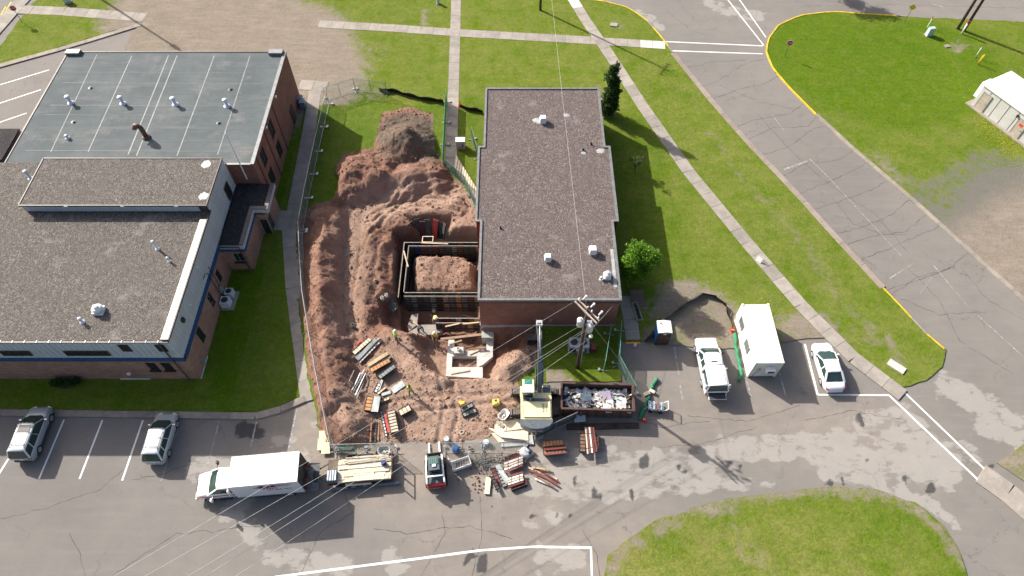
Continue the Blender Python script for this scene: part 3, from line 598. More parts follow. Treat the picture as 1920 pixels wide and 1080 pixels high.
for pts in [[(1280,175),(1340,155),(1400,118),(1440,110)],[(1270,130),(1330,118),(1400,112)],[(1350,160),(1420,190),(1490,205)],[(1420,215),(1500,300),(1560,350),(1640,400),(1700,470)],[(1560,370),(1600,420),(1660,440),(1700,440)],[(1700,500),(1760,560),(1800,640),(1900,700)],[(1800,500),(1850,560),(1920,600)],[(1690,560),(1760,590),(1850,585)],
    [(0,975),(100,950),(190,915),(230,880)],[(130,1000),(150,1040),(160,1080)],[(210,1080),(330,1000),(500,985)],[(250,900),(300,890),(360,870)],[(830,965),(835,1000),(790,1080)],[(900,930),(905,1000),(885,1080)],[(1140,770),(1240,800),(1330,790)],[(1290,780),(1400,790),(1500,760)],[(1230,840),(1330,830),(1420,800)],[(700,990),(760,1000),(880,985),(960,1010)],[(1090,990),(1120,1040),(1125,1080)],[(640,905),(660,960),(600,1000),(560,1080)],[(1500,790),(1600,770),(1700,790)],[(1660,560),(1720,520),(1790,500)],[(1250,20),(1300,60),(1350,70)],[(1500,12),(1650,8),(1920,15)]]: crack(pts, .035)
ck.build('sealed_cracks', SEAL, PAVE)['kind'] = 'stuff'
# ------------------------------------------------------------------ building helpers
def wall(mb, a, b, z0, z1, ops=(), depth=.14, thick=None):
    """upright wall face from a to b (xy), seen from the right-hand side of a->b; openings (u0,u1,z0,z1) get reveals"""
    a = Vector(a); b = Vector(b); d = b-a; L = d.length; d /= L; n = Vector((d.y, -d.x))      # outward normal
    us = sorted(set([0, L]+[o[0] for o in ops]+[o[1] for o in ops])); zs = sorted(set([z0, z1]+[o[2] for o in ops]+[o[3] for o in ops]))
    def P3(u, z, k=0.0): q = a+d*u-n*k; return (q.x, q.y, z)
    for u0, u1 in zip(us[:-1], us[1:]):
        for w0, w1 in zip(zs[:-1], zs[1:]):
            um, wm = (u0+u1)/2, (w0+w1)/2
            if any(o[0] < um < o[1] and o[2] < wm < o[3] for o in ops): continue
            mb.quad(P3(u0, w0), P3(u1, w0), P3(u1, w1), P3(u0, w1))
    for o in ops:
        u0, u1, w0, w1 = o
        mb.quad(P3(u0, w0), P3(u0, w0, depth), P3(u1, w0, depth), P3(u1, w0)); mb.quad(P3(u0, w1), P3(u1, w1), P3(u1, w1, depth), P3(u0, w1, depth))
        mb.quad(P3(u0, w0), P3(u0, w1), P3(u0, w1, depth), P3(u0, w0, depth)); mb.quad(P3(u1, w0), P3(u1, w0, depth), P3(u1, w1, depth), P3(u1, w1))
    return d, n
FRAMEM = mat('bronze_frame', (.045,.036,.032), .5, .3, .2); FRAMEG = mat('grey_frame', (.32,.33,.33), .5, .2, .15)
def window(parent, a, b, u0, u1, z0, z1, depth=.12, mull=1, rail=1, fm=None, off=0.0, sill=None):
    """framed window standing in an opening of wall a->b"""
    a = Vector(a); b = Vector(b); d = (b-a).normalized(); n = Vector((d.y, -d.x)); w = u1-u0; h = z1-z0; c = a+d*((u0+u1)/2)-n*(depth-.03-off)
    rz = math.atan2(d.y, d.x); f = MB(); t = .06
    f.box((0,0,h/2-t/2), (w, .06, t)); f.box((0,0,-h/2+t/2), (w, .06, t)); f.box((-w/2+t/2,0,0), (t, .06, h-2*t)); f.box((w/2-t/2,0,0), (t, .06, h-2*t))
    for i in range(1, mull+1): f.box((-w/2+w*i/(mull+1), -.004, 0), (.045, .05, h-2*t))
    for i in range(1, rail): f.box((0, -.006, -h/2+h*i/rail), (w-2*t, .046, .045))
    o = f.build('window', fm or FRAMEM, parent, loc=(c.x, c.y, (z0+z1)/2), rz=rz)
    g_ = MB(); g_.box((0, .012, 0), (w-2*t+.01, .012, h-2*t+.01)); g_.build('pane', GLASS, o)
    if sill is not None:
        s_ = MB(); s_.box((0, -.10-depth/2, -h/2-.035), (w+.16, depth+.12, .07)); s_.build('sill', sill, o)
    return o
def coping(parent, pts, z, w=.3, h=.12, m=None, closed=False, name='coping'):
    pts = [Vector(p) for p in pts]; prs = list(zip(pts[:-1], pts[1:]))+([(pts[-1], pts[0])] if closed else [])
    for i, (a, b) in enumerate(prs):
        d = (b-a); L = d.length; mb = MB(); e = (.002 if i % 2 else 0); mb.box((0,0,h/2), (L+(w-.01 if i % 2 == 0 else -w), w, h+e)); c = (a+b)/2
        mb.build(name, m, parent, loc=(c.x, c.y, z), rz=math.atan2(d.y, d.x))
COPD = mat('dark_coping', (.075,.068,.066), .55, .2, .2); COPG = mat('grey_coping', (.20,.205,.21), .5, .3, .2); COPP = mat('pale_coping', (.56,.475,.43), .5, .1, .12)
SIDW = mat('pale_blue_siding', (.50,.56,.58), .45, .1, .08, .6, rand=.03); BLUE = mat('blue_trim', (.018,.075,.20), .45, .1, .15); LOUV = mat('brown_louvre', (.05,.032,.028), .6, .2, .2)
ALU = mat('bright_aluminium', (.78,.79,.80), .3, .5, .1); RUST = mat('brown_duct', (.15,.085,.065), .6, .3, .3)
def siding(parent, a, b, z0, z1, w=.47, proud=.05):
    a = Vector(a); b = Vector(b); d = b-a; L = d.length; n = max(1, round(L/w)); w = L/n; m = MB(); h = z1-z0
    m.box((0, -proud/2, 0), (w-.012, proud, h)); m.box((w/2-.03, -proud-.018, 0), (.045, .036, h-.004)); me = m.mesh('siding_panel', SIDW)
    for i in range(n):
        c = a.lerp(b, (i+.5)/n); inst(me, 'siding_panel', parent, (c.x, c.y, (z0+z1)/2), (0, 0, math.atan2(d.y, d.x)))
def roof_vent(parent, u, v, z, r=.14, h=.7, cap=True, m=None):
    x, y = G(u, v, z); mb = MB(); mb.lathe([(r*2.2,0),(r*2.0,.05),(r,.09),(r,h-.12)], (x, y, z), 14); 
    if cap: mb.lathe([(r*.9,h-.14),(r*1.6,h-.12),(r*1.6,h-.02),(r*1.1,h+.06),(.02,h+.09)], (x, y, z), 14)
    return mb.build('roof_vent', m or ALU, parent, True)
def mushroom(parent, u, v, z, r=.45):
    x, y = G(u, v, z); mb = MB(); mb.box((x, y, z+.14), (r*1.9, r*1.9, .28)); mb.lathe([(r*.7,.28),(r*.75,.36),(r*1.05,.38),(r*1.05,.5),(r*.8,.62),(r*.45,.68),(r*.45,.8),(.05,.85)], (x, y, z), 20); return mb.build('roof_fan', WHITE, parent)
def hood_vent(parent, u, v, z, s=.62):
    x, y = G(u, v, z); mb = MB(); mb.box((x, y, z+.15), (s*.8, s*.8, .3)); 
    for k in range(4): mb.box((x, y, z+.32+.1*k), (s*(1.0-.05*k), s*(1.0-.05*k), .07)); mb.box((x, y, z+.375+.1*k), (s*.72, s*.72, .04))
    mb.box((x, y, z+.71), (s*.86, s*.86, .06), taper=.85); return mb.build('roof_vent_hood', WHITE, parent)

# ------------------------------------------------------------------ A: tall brick building with grey membrane roof
ax0, ax1, ay0, ay1, az = -48.6, -24.75, 46.35, 63.2, 6.42
A = thing('brick_building', 'long red brick building with pale grey membrane roof and tall silver roof pipes', 'building', (0,0,0))
wm = MB(); opE = [(52.2-ay0, 53.6-ay0, 3.85, 5.85), (48.2-ay0, 49.6-ay0, 3.85, 5.85), (52.2-ay0, 53.6-ay0, 1.0, 3.0), (48.2-ay0, 49.6-ay0, 1.0, 3.0)]
wall(wm, (ax1, ay0), (ax1, ay1), -.3, az, opE); wall(wm, (ax1, ay1), (ax0, ay1), -.3, az); wall(wm, (ax0, ay1), (ax0, ay0), -.3, az); wall(wm, (ax0, ay0), (ax1, ay0), -.3, az)
wm.build('wall', BRICK1, A)
for o_ in opE: window(A, (ax1, ay0), (ax1, ay1), o_[0], o_[1], o_[2], o_[3], .14, 1, 2)
for yy in (51.0, 50.75-3.4, 54.9): 
    d_ = MB(); d_.box((ax1+.03, yy, 3.1), (.07, .16, 6.2)); d_.build('brick_pier', mat('dark_brick_joint', (.10,.048,.036), .8, 0, .3), A)
rf = MB(); rf.box(((ax0+ax1)/2, (ay0+ay1)/2, az+.01), (ax1-ax0+.1, ay1-ay0+.1, .10)); ROOF = rf.build('roof', MEMB, A)
coping(A, [(ax1-.1, ay0+.1), (ax1-.1, ay1-.1)], az+.06, .36, .10, COPG); coping(A, [(ax0+.05, ay0), (ax1-.3, ay0)], az+.06, .22, .05, COPG); coping(A, [(ax0, ay1), (ax1-.3, ay1)], az+.06, .16, .06, COPD); coping(A, [(ax0, ay0+.2), (ax0, ay1-.2)], az+.06, .16, .05, COPD)
for x_ in (ax0+.75, ax1-1.0): 
    pb = MB(); pb.box((x_, ay1-.25, az+.22), (1.5, .7, .34)); pb.build('corner_parapet', COPG, A)
SEAM = mat('membrane_seam', (.172,.185,.187), .6, 0, .3, 1.5, world=True); SEAMD = mat('membrane_seam_dark', (.075,.085,.09), .6, 0, .3, 1.5, world=True)
def roof_line(a, b, w, m, z=az+.0645):
    A_ = Vector(G(*a, z)); B_ = Vector(G(*b, z)); d = B_-A_; mb = MB(); mb.box((0,0,0), (d.length, w, .004)); c = (A_+B_)/2; mb.build('roof_seam', m, ROOF, loc=(c.x, c.y, z), rz=math.atan2(d.y, d.x))
for k_, (a, b, w, m) in enumerate([((247,105),(165,285),.09,SEAM),((182,102),(95,285),.10,SEAMD),((316,104),(240,290),.12,SEAM),((332,104),(256,292),.12,SEAM),((402,104),(332,292),.12,SEAM),((469,104),(408,290),.11,SEAM)]): roof_line(a, b, w, m, az+.0645+.0005*k_)
for k_, v in enumerate([118,135,155,176,197,215,240,262,282]): roof_line((140-(v-98)*.55+8, v), (525-(v-98)*.27-6, v+2), .025 if k_ % 2 else .035, SEAM if k_ % 3 else SEAMD, az+.068+.0005*k_)
for u, v in [(133,193),(231,194),(329,196),(426,199)]: roof_vent(A, u, v, az+.06, .17, .85)
roof_vent(A, 127, 259, az+.06, .12, .35)
x_, y_ = G(275, 258, az+.06); gn = MB(); gn.lathe([(.42,0),(.40,.12),(.26,.14),(.26,.3)], (x_, y_, az+.06), 16)
gn.tube([(x_, y_, az+.2), (x_, y_, az+1.0), (x_-.06, y_+.04, az+1.3), (x_-.28, y_+.1, az+1.52), (x_-.55, y_+.12, az+1.5), (x_-.72, y_+.13, az+1.3), (x_-.76, y_+.13, az+1.1)], .23, 14); gn.build('gooseneck_duct', RUST, A, True)
for u, v in [(170,165),(432,168),(138,229),(410,231)]:
    x_, y_ = G(u, v, az+.06); m_ = MB(); m_.lathe([(.26,0),(.24,.03),(.12,.05),(.11,.12),(.02,.13)], (x_, y_, az+.062), 14); m_.build('roof_drain', DKMET, A)
ms = MB(); ms.tube([(-25.93, ay0-.16, 4.6), (-25.93, ay0-.16, 10.6)], [.07,.035], 8); ms.bar((-25.93, ay0, 5.0), (-25.93, ay0-.16, 5.0), .08); ms.bar((-25.93, ay0, 6.0), (-25.93, ay0-.16, 6.0), .08); ms.build('mast', WHITE, A)
for yy in (51.6, 56.2):
    m_ = MB(); m_.box((ax1+.12, yy, 6.25), (.22, .3, .22)); m_.build('wall_lamp', ALU, A)
m_ = MB(); m_.box((ax1+.05, 59.3, 1.05), (.12, 1.1, 2.1)); m_.build('door', mat('dark_brown_door', (.05,.03,.026), .6), A)

# ------------------------------------------------------------------ B: low building with gravel roof, pale siding over brick
bx0, bx1, by0, by1, bz = -75.0, -27.2, 26.8, 46.2, 6.85
B = thing('gravel_roof_building', 'low building with brown gravel roof, pale siding with blue trim over brick', 'building', (0,0,0))
ux0, uy0, uy1, uz = -43.7, 40.1, 45.75, 7.85
axx0, axx1 = -27.2, -24.9
wm = MB(); opS = [(-30.84-bx0, -30.0-bx0, 1.75, 3.05), (-29.6-bx0, -28.75-bx0, 1.75, 3.05)]; opE = [(36.05-by0, 36.75-by0, 1.3, 2.85), (33.3-by0, 34.05-by0, 1.3, 3.1), (29.6-by0, 30.45-by0, 1.2, 3.15)]
wall(wm, (bx0, by0), (bx1, by0), -.3, 3.5, opS); wall(wm, (bx1, by0), (bx1, by1), -.3, 3.5, opE); wall(wm, (bx0, by0+.02), (bx1-.02, by0+.02), 3.5, bz-.1); wall(wm, (bx1-.02, by0+.02), (bx1-.02, by1), 3.5, bz-.1); wall(wm, (bx1, by1), (bx0, by1), -.3, bz-.1); wm.build('wall', BRICK2, B)
for o_ in opS: window(B, (bx0, by0), (bx1, by0), *o_, .14, 0, 2, sill=LOUV)
for o_ in opE: window(B, (bx1, by0), (bx1, by1), *o_, .14, 0, 2)
rf = MB(); rf.prism([(bx0,by0),(bx1,by0),(bx1,by1),(bx0,by1)], bz-.12, bz, bottom=False); RB = rf.build('roof', GRAV2, B)
bt = MB(); bt.box(((bx0+bx1)/2, by0-.05, 3.78), (bx1-bx0+.2, .16, .52)); bt.box((bx1+.05, (by0+38.6)/2, 3.78), (.16, 38.6-by0-.2, .52)); bt.build('blue_band', BLUE, B)
siding(B, (-58, by0), (bx1+.05, by0), 4.04, bz-.12); siding(B, (bx1, by0-.05), (bx1, uy0), 4.04, bz+.05); siding(B, (bx1, uy0), (bx1, uy1), 4.04, uz-.1)
# flat pale coping along the east edge, dark edges elsewhere
coping(B, [(bx1-.28, by0+.3), (bx1-.28, uy0-1.3)], bz+.01, .62, .16, COPP); coping(B, [(bx1+.06, by0), (bx1+.06, uy0)], bz+.02, .10, .19, COPD)
gt = MB(); gt.xprism([(-.07,0),(.07,0),(.09,.13),(-.09,.13)], 0, 31); g_o = gt.build('gutter', COPD, B, loc=(-58.2, by0-.14, bz-.12), rz=-math.pi/2)
bk = MB(); bk.box((0,0,0), (.07, .20, .03)); bkm = bk.mesh('gutter_bracket', WHITE)
for i in range(28): inst(bkm, 'gutter_bracket', B, (-28-.96*i, by0-.13, bz+.03))
def downspout(parent, x, y, z0, z1, m=COPD):
    d_ = MB(); d_.tube([(x, y+.02, z1), (x, y-.12, z1-.25), (x, y-.12, z0+.2), (x, y-.35, z0+.05)], .06, 8); return d_.build('downspout', m, parent)
downspout(B, -28.05, by0-.08, .05, bz-.1)
for (x0_, x1_, z0_, z1_, n_) in [(-41.6,-39.2,4.55,5.25,2), (-36.4,-32.8,4.55,5.25,3), (-46.9,-43.3,4.55,5.25,3)]: window(B, (bx0, by0), (bx1, by0), x0_-bx0, x1_-bx0, z0_, z1_, 0, n_, 1, off=.10)
def louvre(parent, a, b, u0, u1, z0, z1):
    a = Vector(a); b = Vector(b); d = (b-a).normalized(); n = Vector((d.y, -d.x)); c = a+d*((u0+u1)/2)+n*.10; m_ = MB(); w, h = u1-u0, z1-z0
    m_.box((0,.02,0), (w, .06, h)); 
    for i in range(int(h/.13)): m_.box((0, -.03, -h/2+.08+.13*i), (w-.1, .06, .05), rx=.5)
    m_.build('louvre', LOUV, parent, loc=(c.x, c.y, (z0+z1)/2), rz=math.atan2(d.y, d.x))
louvre(B, (bx0, by0), (bx1, by0), -31.55-bx0, -30.75-bx0, 5.2, 6.25); louvre(B, (bx0, by0), (bx1, by0), -28.6-bx0, -27.85-bx0, 5.2, 6.25)
# raised clerestory block
up = MB(); wall(up, (ux0, uy0), (bx1-.02, uy0), bz, uz-.05); wall(up, (ux0, uy1), (ux0, uy0), bz, uz-.05); wall(up, (bx1-.02, uy1), (ux0, uy1), bz-2, uz-.05); wall(up, (bx1-.02, uy0), (bx1-.02, uy1), 3.5, uz-.05); up.build('upper_wall', COPD, B)
siding(B, (ux0+.1, uy0), (bx1-.8, uy0), bz+.12, uz-.08, .47, .05)
rf = MB(); rf.prism([(ux0-.1,uy0-.1),(bx1,uy0-.1),(bx1,uy1),(ux0-.1,uy1)], uz-.1, uz); rf.build('upper_roof', GRAV2, B)
coping(B, [(ux0-.1, uy0-.14), (bx1+.06, uy0-.14)], uz-.10, .10, .15, COPD); coping(B, [(bx1+.05, uy0), (bx1+.05, uy1)], uz-.10, .10, .16, COPD); coping(B, [(ux0-.1, uy1), (bx1, uy1)], uz-.05, .12, .10, COPD); coping(B, [(ux0-.12, uy0), (ux0-.12, uy1)], uz-.1, .10, .15, COPD)
for x_ in (-39.6,-34.6,-29.8):
    m_ = MB(); m_.box((x_, uy0-.17, uz-.03), (.3, .14, .1)); m_.build('scupper', WHITE, B)
# dark-gravel entrance wing on the east side
wz = 3.85; AN = [(-27.2,38.55),(-24.95,38.55),(-24.95,42.95),(-23.55,42.95),(-23.55,46.3),(-27.2,46.3)]
wm = MB(); wall(wm, (-27.2,38.55), (-24.95,38.55), -.3, 3.1, [(.85,1.75,1.35,2.65)]); wall(wm, (-24.95,38.55), (-24.95,42.95), -.3, 3.1); wall(wm, (-24.0,42.95), (-24.0,46.3), -.3, 3.1, [(.2,1.2,-.2,2.2)]); wall(wm, (-24.95,42.95), (-24.0,42.95), -.3, 3.1, [(.08,.9,-.2,2.3)]); wm.build('wing_wall', BRICK2, B)
window(B, (-27.2,38.55), (-24.95,38.55), .85, 1.75, 1.35, 2.65, .12, 1, 1, FRAMEG, sill=LOUV); window(B, (-24.95,42.95), (-24.0,42.95), .08, .9, -.05, 2.3, .12, 0, 1, FRAMEG); window(B, (-24.0,42.95), (-24.0,46.3), .2, 1.2, -.05, 2.2, .12, 0, 1, FRAMEG)
rf = MB(); rf.prism(AN, wz-.15, wz-.03); rf.build('wing_roof', GRAVD, B)
for a, b in [((-27.15,38.55),(-24.95,38.55)),((-24.95,38.55),(-24.95,42.95)),((-24.95,42.95),(-23.55,42.95)),((-23.55,42.95),(-23.55,46.3))]: siding(B, a, b, 3.35, wz-.02, .47, .05)
bt = MB(); bt.box((-26.05,38.50,3.2), (2.4,.13,.28)); bt.box((-24.90,40.7,3.2), (.13,4.3,.275)); bt.build('blue_band', BLUE, B)
COPW = mat('brown_coping', (.155,.125,.118), .55, .2, .15)
for k_, (a, b) in enumerate([((-25.08,38.8),(-25.08,42.9)),((-25.08,43.12),(-23.68,43.12)),((-23.68,43.5),(-23.68,46.1))]): coping(B, [a, b], wz-.03+.004*k_, .38, .09, COPW)
gt = MB(); gt.box((-26.2,38.40,wz-.05), (2.0,.16,.12)); gt.build('gutter', COPD, B); downspout(B, -25.3, 38.5, .05, wz-.1)
window(B, (bx1, by0), (bx1, by1), 43.6-by0, 44.6-by0, 4.3, 6.0, 0, 0, 2, off=.12)
roof_vent(B, 155, 604, bz, .11, .55); mushroom(B, 187, 584, bz, .42); roof_vent(B, 296, 467, bz, .10, 1.1); roof_vent(B, 318, 490, bz, .08, .5); roof_vent(B, 58, 335, bz, .13, 1.0)
m_ = MB(); m_.box((bx1+.16, 29.2, 6.0), (.22,.32,.42)); m_.build('flood_lamp', DKMET, B)
for yy, zz in ((34.4,6.2),(31.0,5.5)):
    m_ = MB(); m_.lathe([(.09,0),(.09,.06),(.02,.1)], (bx1+.10, yy, zz), 10); m_.build('wall_fixture', WHITE, B)
cd = MB(); cd.tube([(bx1+.12,34.1,4.8),(bx1+.22,34.6,4.9),(bx1+.22,34.9,4.6),(bx1+.16,34.9,.4)], .035, 6); cd.tube([(bx1+.13,35.6,4.6),(bx1+.13,35.6,1.3)], .03, 6); cd.build('conduit', DKMET, B)
m_ = MB(); m_.box((bx1+.14,35.4,1.3), (.24,.42,.55)); m_.lathe([(.11,0),(.11,.12),(.02,.14)], (bx1+.2,35.4,1.6), 12); m_.build('electric_meter', STEEL, B)
m_ = MB(); m_.box((bx1+.12,28.2,.9), (.2,.35,.5)); m_.tube([(bx1+.12,28.2,.7),(bx1+.12,28.2,.1)], .04, 6); m_.build('gas_meter', STEEL, B)
m_ = MB(); m_.box((bx1+.03,27.9,.10), (.08,2.2,.16)); m_.build('base_flashing', mat('pale_flashing', (.6,.65,.66), .5), B); m_ = MB(); m_.box((-32.9,by0-.04,.10), (2.6,.08,.14)); m_.build('base_flashing', mat('pale_flashing', (.6,.65,.66), .5), B)
m_ = MB(); m_.lathe([(.16,0),(.16,.1),(.05,.14)], (-32.9,by0-.12,1.25), 12); m_.box((-44.6,by0-.06,.95),(.1,.1,.1)); m_.build('wall_fixture', WHITE, B)
ww = MB(); ww.box((-52.2,48.6,3.3), (6.6,4.6,6.6)); ww.build('west_wing', BRICK2, B); ww = MB(); ww.box((-52.2,48.6,6.66), (6.7,4.7,.12)); ww.build('west_wing_roof', GRAVD, B); coping(B, [(-55.6,46.5),(-49.2,46.5)], 6.72, .5, .10, COPP)
def condenser(x, y, s, h, label):
    t = thing('air_conditioner', label, 'air conditioner', (x, y, .08)); p = MB(); p.box((.12,-.05,.04), (s+.45,s+.3,.08)); p.build('pad', CONC, t); q = MB(); q.box((0,0,.08+h/2), (s,s,h)); 
    for i in range(9): 
        for sx, sy in ((1,0),(-1,0),(0,1),(0,-1)): q.box((sx*(s/2+.006),sy*(s/2+.006),.16+(h-.2)*i/8), (.012 if sx else s*.9, .012 if sy else s*.9, .03))
    q.box((0,0,.08+h+.015), (s*1.02,s*1.02,.03)); q.build('cabinet', mat('pale_grey_enamel', (.60,.64,.62), .45), t)
    f = MB(); f.lathe([(s*.40,0),(s*.40,.02),(s*.36,.03),(s*.1,.03),(s*.1,.05),(.01,.06)], (0,0,.08+h+.03), 20); f.build('fan_grille', DKMET, t)
condenser(-26.65, 34.45, .78, .78, 'nearer pale grey air conditioner cube with round fan beside brick wall'); condenser(-26.55, 35.5, .68, .70, 'smaller pale grey air conditioner cube beside electric meter on brick wall')

# ------------------------------------------------------------------ C: single-storey brick building with gravel roof beside the dig
C = thing('single_storey_building', 'flat gravel roofed single storey brick building beside the excavation', 'building', (0,0,0))
cz = 4.42; c0, c1, m0, m1 = -2.88, 9.4, -3.36, 9.9
MAROON = mat('maroon_panel', (.17,.018,.02), .6, 0, .25)
wm = MB(); wall(wm, (c0,32.2), (c1,32.2), .25, cz); wall(wm, (c1,32.2), (c1,41.0), .25, cz); wall(wm, (c0,41.0), (c0,32.2), .25, cz); wm.build('wall', BRICK1, C); wm = MB(); wall(wm, (c1,50.7), (c1,59.6), .25, cz); wall(wm, (c1,59.6), (c0+.08,59.6), .25, cz); wall(wm, (c0+.08,59.6), (c0+.08,50.7), .25, cz); wm.build('wall', BRICK1, C)
wm = MB(); wall(wm, (c0,50.7), (m0,50.7), .25, cz); wall(wm, (m0,50.7), (m0,41.0), .25, cz); wall(wm, (m0,41.0), (c0,41.0), .25, cz); wm.build('middle_wall', MAROON, C); wm = MB(); wall(wm, (c1,41.0), (m1,41.0), .25, cz); wall(wm, (m1,41.0), (m1,50.7), .25, cz); wall(wm, (m1,50.7), (c1,50.7), .25, cz); wm.build('middle_wall', MAROON, C)
fo = MB(); fo.prism([(c0-.05,32.15),(c1+.05,32.15),(c1+.05,40.95),(c0-.05,40.95)], -2.7, .26, top=True); fo.prism([(m0+.02,40.96),(m1+.04,40.96),(m1+.04,50.72),(m0+.02,50.72)], -.3, .25); fo.prism([(c0,50.73),(c1+.04,50.73),(c1+.04,59.64),(c0,59.64)], -.3, .26); fo.build('foundation', mat_concrete('old_concrete', (.36,.335,.31), (.25,.235,.22), 1.0), C)
sc_ = MB(); me = MB(); me.box((0,0,0), (.10,.03,.42)); bme = me.mesh('soldier_brick', mat('soldier_brick', (.20,.075,.055), .85, 0, .3, rand=.2))
for i in range(100): inst(bme, 'soldier_brick', C, (c0+.12+.122*i, 32.2, cz-.33))
OUT = [(c0,32.2),(c1,32.2),(c1,41.0),(m1,41.0),(m1,50.7),(c1,50.7),(c1,59.6),(c0+.08,59.6),(c0+.08,50.7),(m0,50.7),(m0,41.0),(c0,41.0)]
rf = MB(); rf.prism(OUT, cz-.1, cz+.01); rf.build('roof', GRAV1, C)
coping(C, OUT, cz+.0, .22, .12, COPG, True)
m_ = MB(); m_.box(((c0+c1)/2,32.06,cz-.02), (c1-c0+.2,.10,.16)); m_.build('fascia', COPD, C)
hood_vent(C, 1018, 229, cz, .72); hood_vent(C, 1027, 488, cz, .62); hood_vent(C, 1111, 474, cz, .72); mushroom(C, 1138, 520, cz, .34); roof_vent(C, 1127, 524, cz, .09, .35)
for u, v in [(1093,282),(1108,271),(938,428)]:
    x_, y_ = G(u, v, cz); m_ = MB(); m_.lathe([(.2,0),(.1,.05),(.07,.3),(.03,.32)], (x_, y_, cz), 10); m_.build('vent_stub', DKMET, C)
m_ = MB(); x_, y_ = G(1031, 604, 0); m_.box((x_, 32.1, 1.2), (.28,.16,.4)); m_.build('wall_lamp', STEEL, C)
PATCHM = mat('roof_patch', (.33,.34,.34), .6, 0, .3, 2, world=True)
def blob(u, v, z, r, m, parent, asp=1.0, seed=0):
    x, y = G(u, v, z); rr = random.Random(seed); n = 18; mb = MB(); pts = [(x+asp*r*math.cos(6.283*i/n)*rr.uniform(.7,1.15), y+r*math.sin(6.283*i/n)*rr.uniform(.7,1.15)) for i in range(n)]; mb.prism(pts, z+.003, z+.012); return mb.build('roof_patch', m, parent)
for i, (u, v, r) in enumerate([(1008,226,.45),(1126,283,.4),(1062,216,.3),(1094,287,.22)]): blob(u, v, cz+.01, r, PATCHM, C, 1.2, i)
for i, (u, v, r) in enumerate([(387,308,.55),(382,368,.5)]): blob(u, v, uz, r, mat('pale_roof_patch', (.50,.49,.45), .7, 0, .2, 2, world=True), B, .9, i+9)
pt = MB(); pt.box((c1-.32,35.6,cz+.02), (.3,4.2,.02)); pt.build('roof_patch', PATCHM, C)

# ------------------------------------------------------------------ precast equipment shelter by the road
S = thing('equipment_shelter', 'pale precast concrete shelter with white roof and tan doors', 'shelter', (53.3,62.1,.08), math.atan2(-6.37,3.37))
PREC = mat_concrete('precast_panel', (.50,.50,.485), (.43,.43,.415), .8, .02); sw_, sl_, sh_ = 4.3, 10.0, 2.75
b_ = MB(); b_.box((sl_/2-.1,sw_/2,.05), (sl_+.7,sw_+.7,.16)); b_.build('plinth', CONC2, S); b_ = MB(); b_.box((sl_/2,sw_/2,sh_/2+.1), (sl_-.12,sw_-.12,sh_)); b_.build('core', PREC, S)
pe = MB(); pe.box((0,0,0), (1.13,.07,sh_-.02)); pme = pe.mesh('wall_panel', PREC)
for i in range(8): inst(pme, 'wall_panel', S, (.63+1.25*i,.04,sh_/2+.1)); inst(pme, 'wall_panel', S, (.63+1.25*i,sw_-.04,sh_/2+.1))
b_ = MB(); b_.box((sl_/2,sw_/2,sh_+.2), (sl_+.3,sw_+.3,.2)); b_.box((sl_/2-3,sw_/2+1.2,sh_+.33),(3,1.4,.1)); b_.build('roof', WHITE, S)
TAN = mat('tan_steel_door', (.40,.345,.29), .55)
for x_ in (1.05,5.9):
    d_ = MB(); d_.box((x_,-.04,1.15), (1.0,.06,2.1)); dd = d_.build('door', TAN, S); f_ = MB()
    for q in ((x_-.55,1.17,.08,2.24),(x_+.55,1.17,.08,2.24),(x_,2.26,1.18,.08)): f_.box((q[0],-.035,q[1]), (q[2],.10,q[3]))
    f_.build('door_frame', FRAMEG, S); k_ = MB(); k_.cyl((x_+.38,-.14,1.1),(x_+.38,-.06,1.1),.035); k_.build('door_handle', DKMET, dd)
s_ = MB(); s_.box((5.9,-.085,1.65), (.42,.02,.30)); s_.build('door_sign', mat('red_sign', (.75,.05,.03), .5), S); s_ = MB(); s_.box((5.0,-.12,2.3), (.16,.2,.28)); s_.build('wall_lamp', DKMET, S)
s_ = MB(); s_.box((7.2,-.10,1.9),(.3,.04,.35)); s_.build('notice', mat('pale_blue_notice', (.45,.7,.8), .5), S)
ac = MB(); ac.box((-.32,sw_*.32,1.55), (.62,1.3,1.9)); ac.xprism([(-.63,2.5),(0,2.5),(0,2.75)], sw_*.32-.65, sw_*.32+.65); ac.build('wall_air_conditioner', WHITE, S); ac = MB(); ac.box((-.64,sw_*.32-.25,.95),(.04,.6,.5)); ac.build('grille', DKMET, S)
# ------------------------------------------------------------------ lettering as flat mesh
def text_mesh(s, size, name='lettering', m=None, extrude=.004):
    cu = bpy.data.curves.new('tmp_text', 'FONT'); cu.body = s; cu.size = size; cu.extrude = extrude; cu.align_x = 'CENTER'; cu.align_y = 'CENTER'; cu.resolution_u = 2
    ob = bpy.data.objects.new('tmp_text', cu); COL.objects.link(ob); dg = bpy.context.evaluated_depsgraph_get(); me = bpy.data.meshes.new_from_object(ob.evaluated_get(dg)); bpy.data.objects.remove(ob); me.name = name
    me.materials.clear(); me.materials.append(m); return me

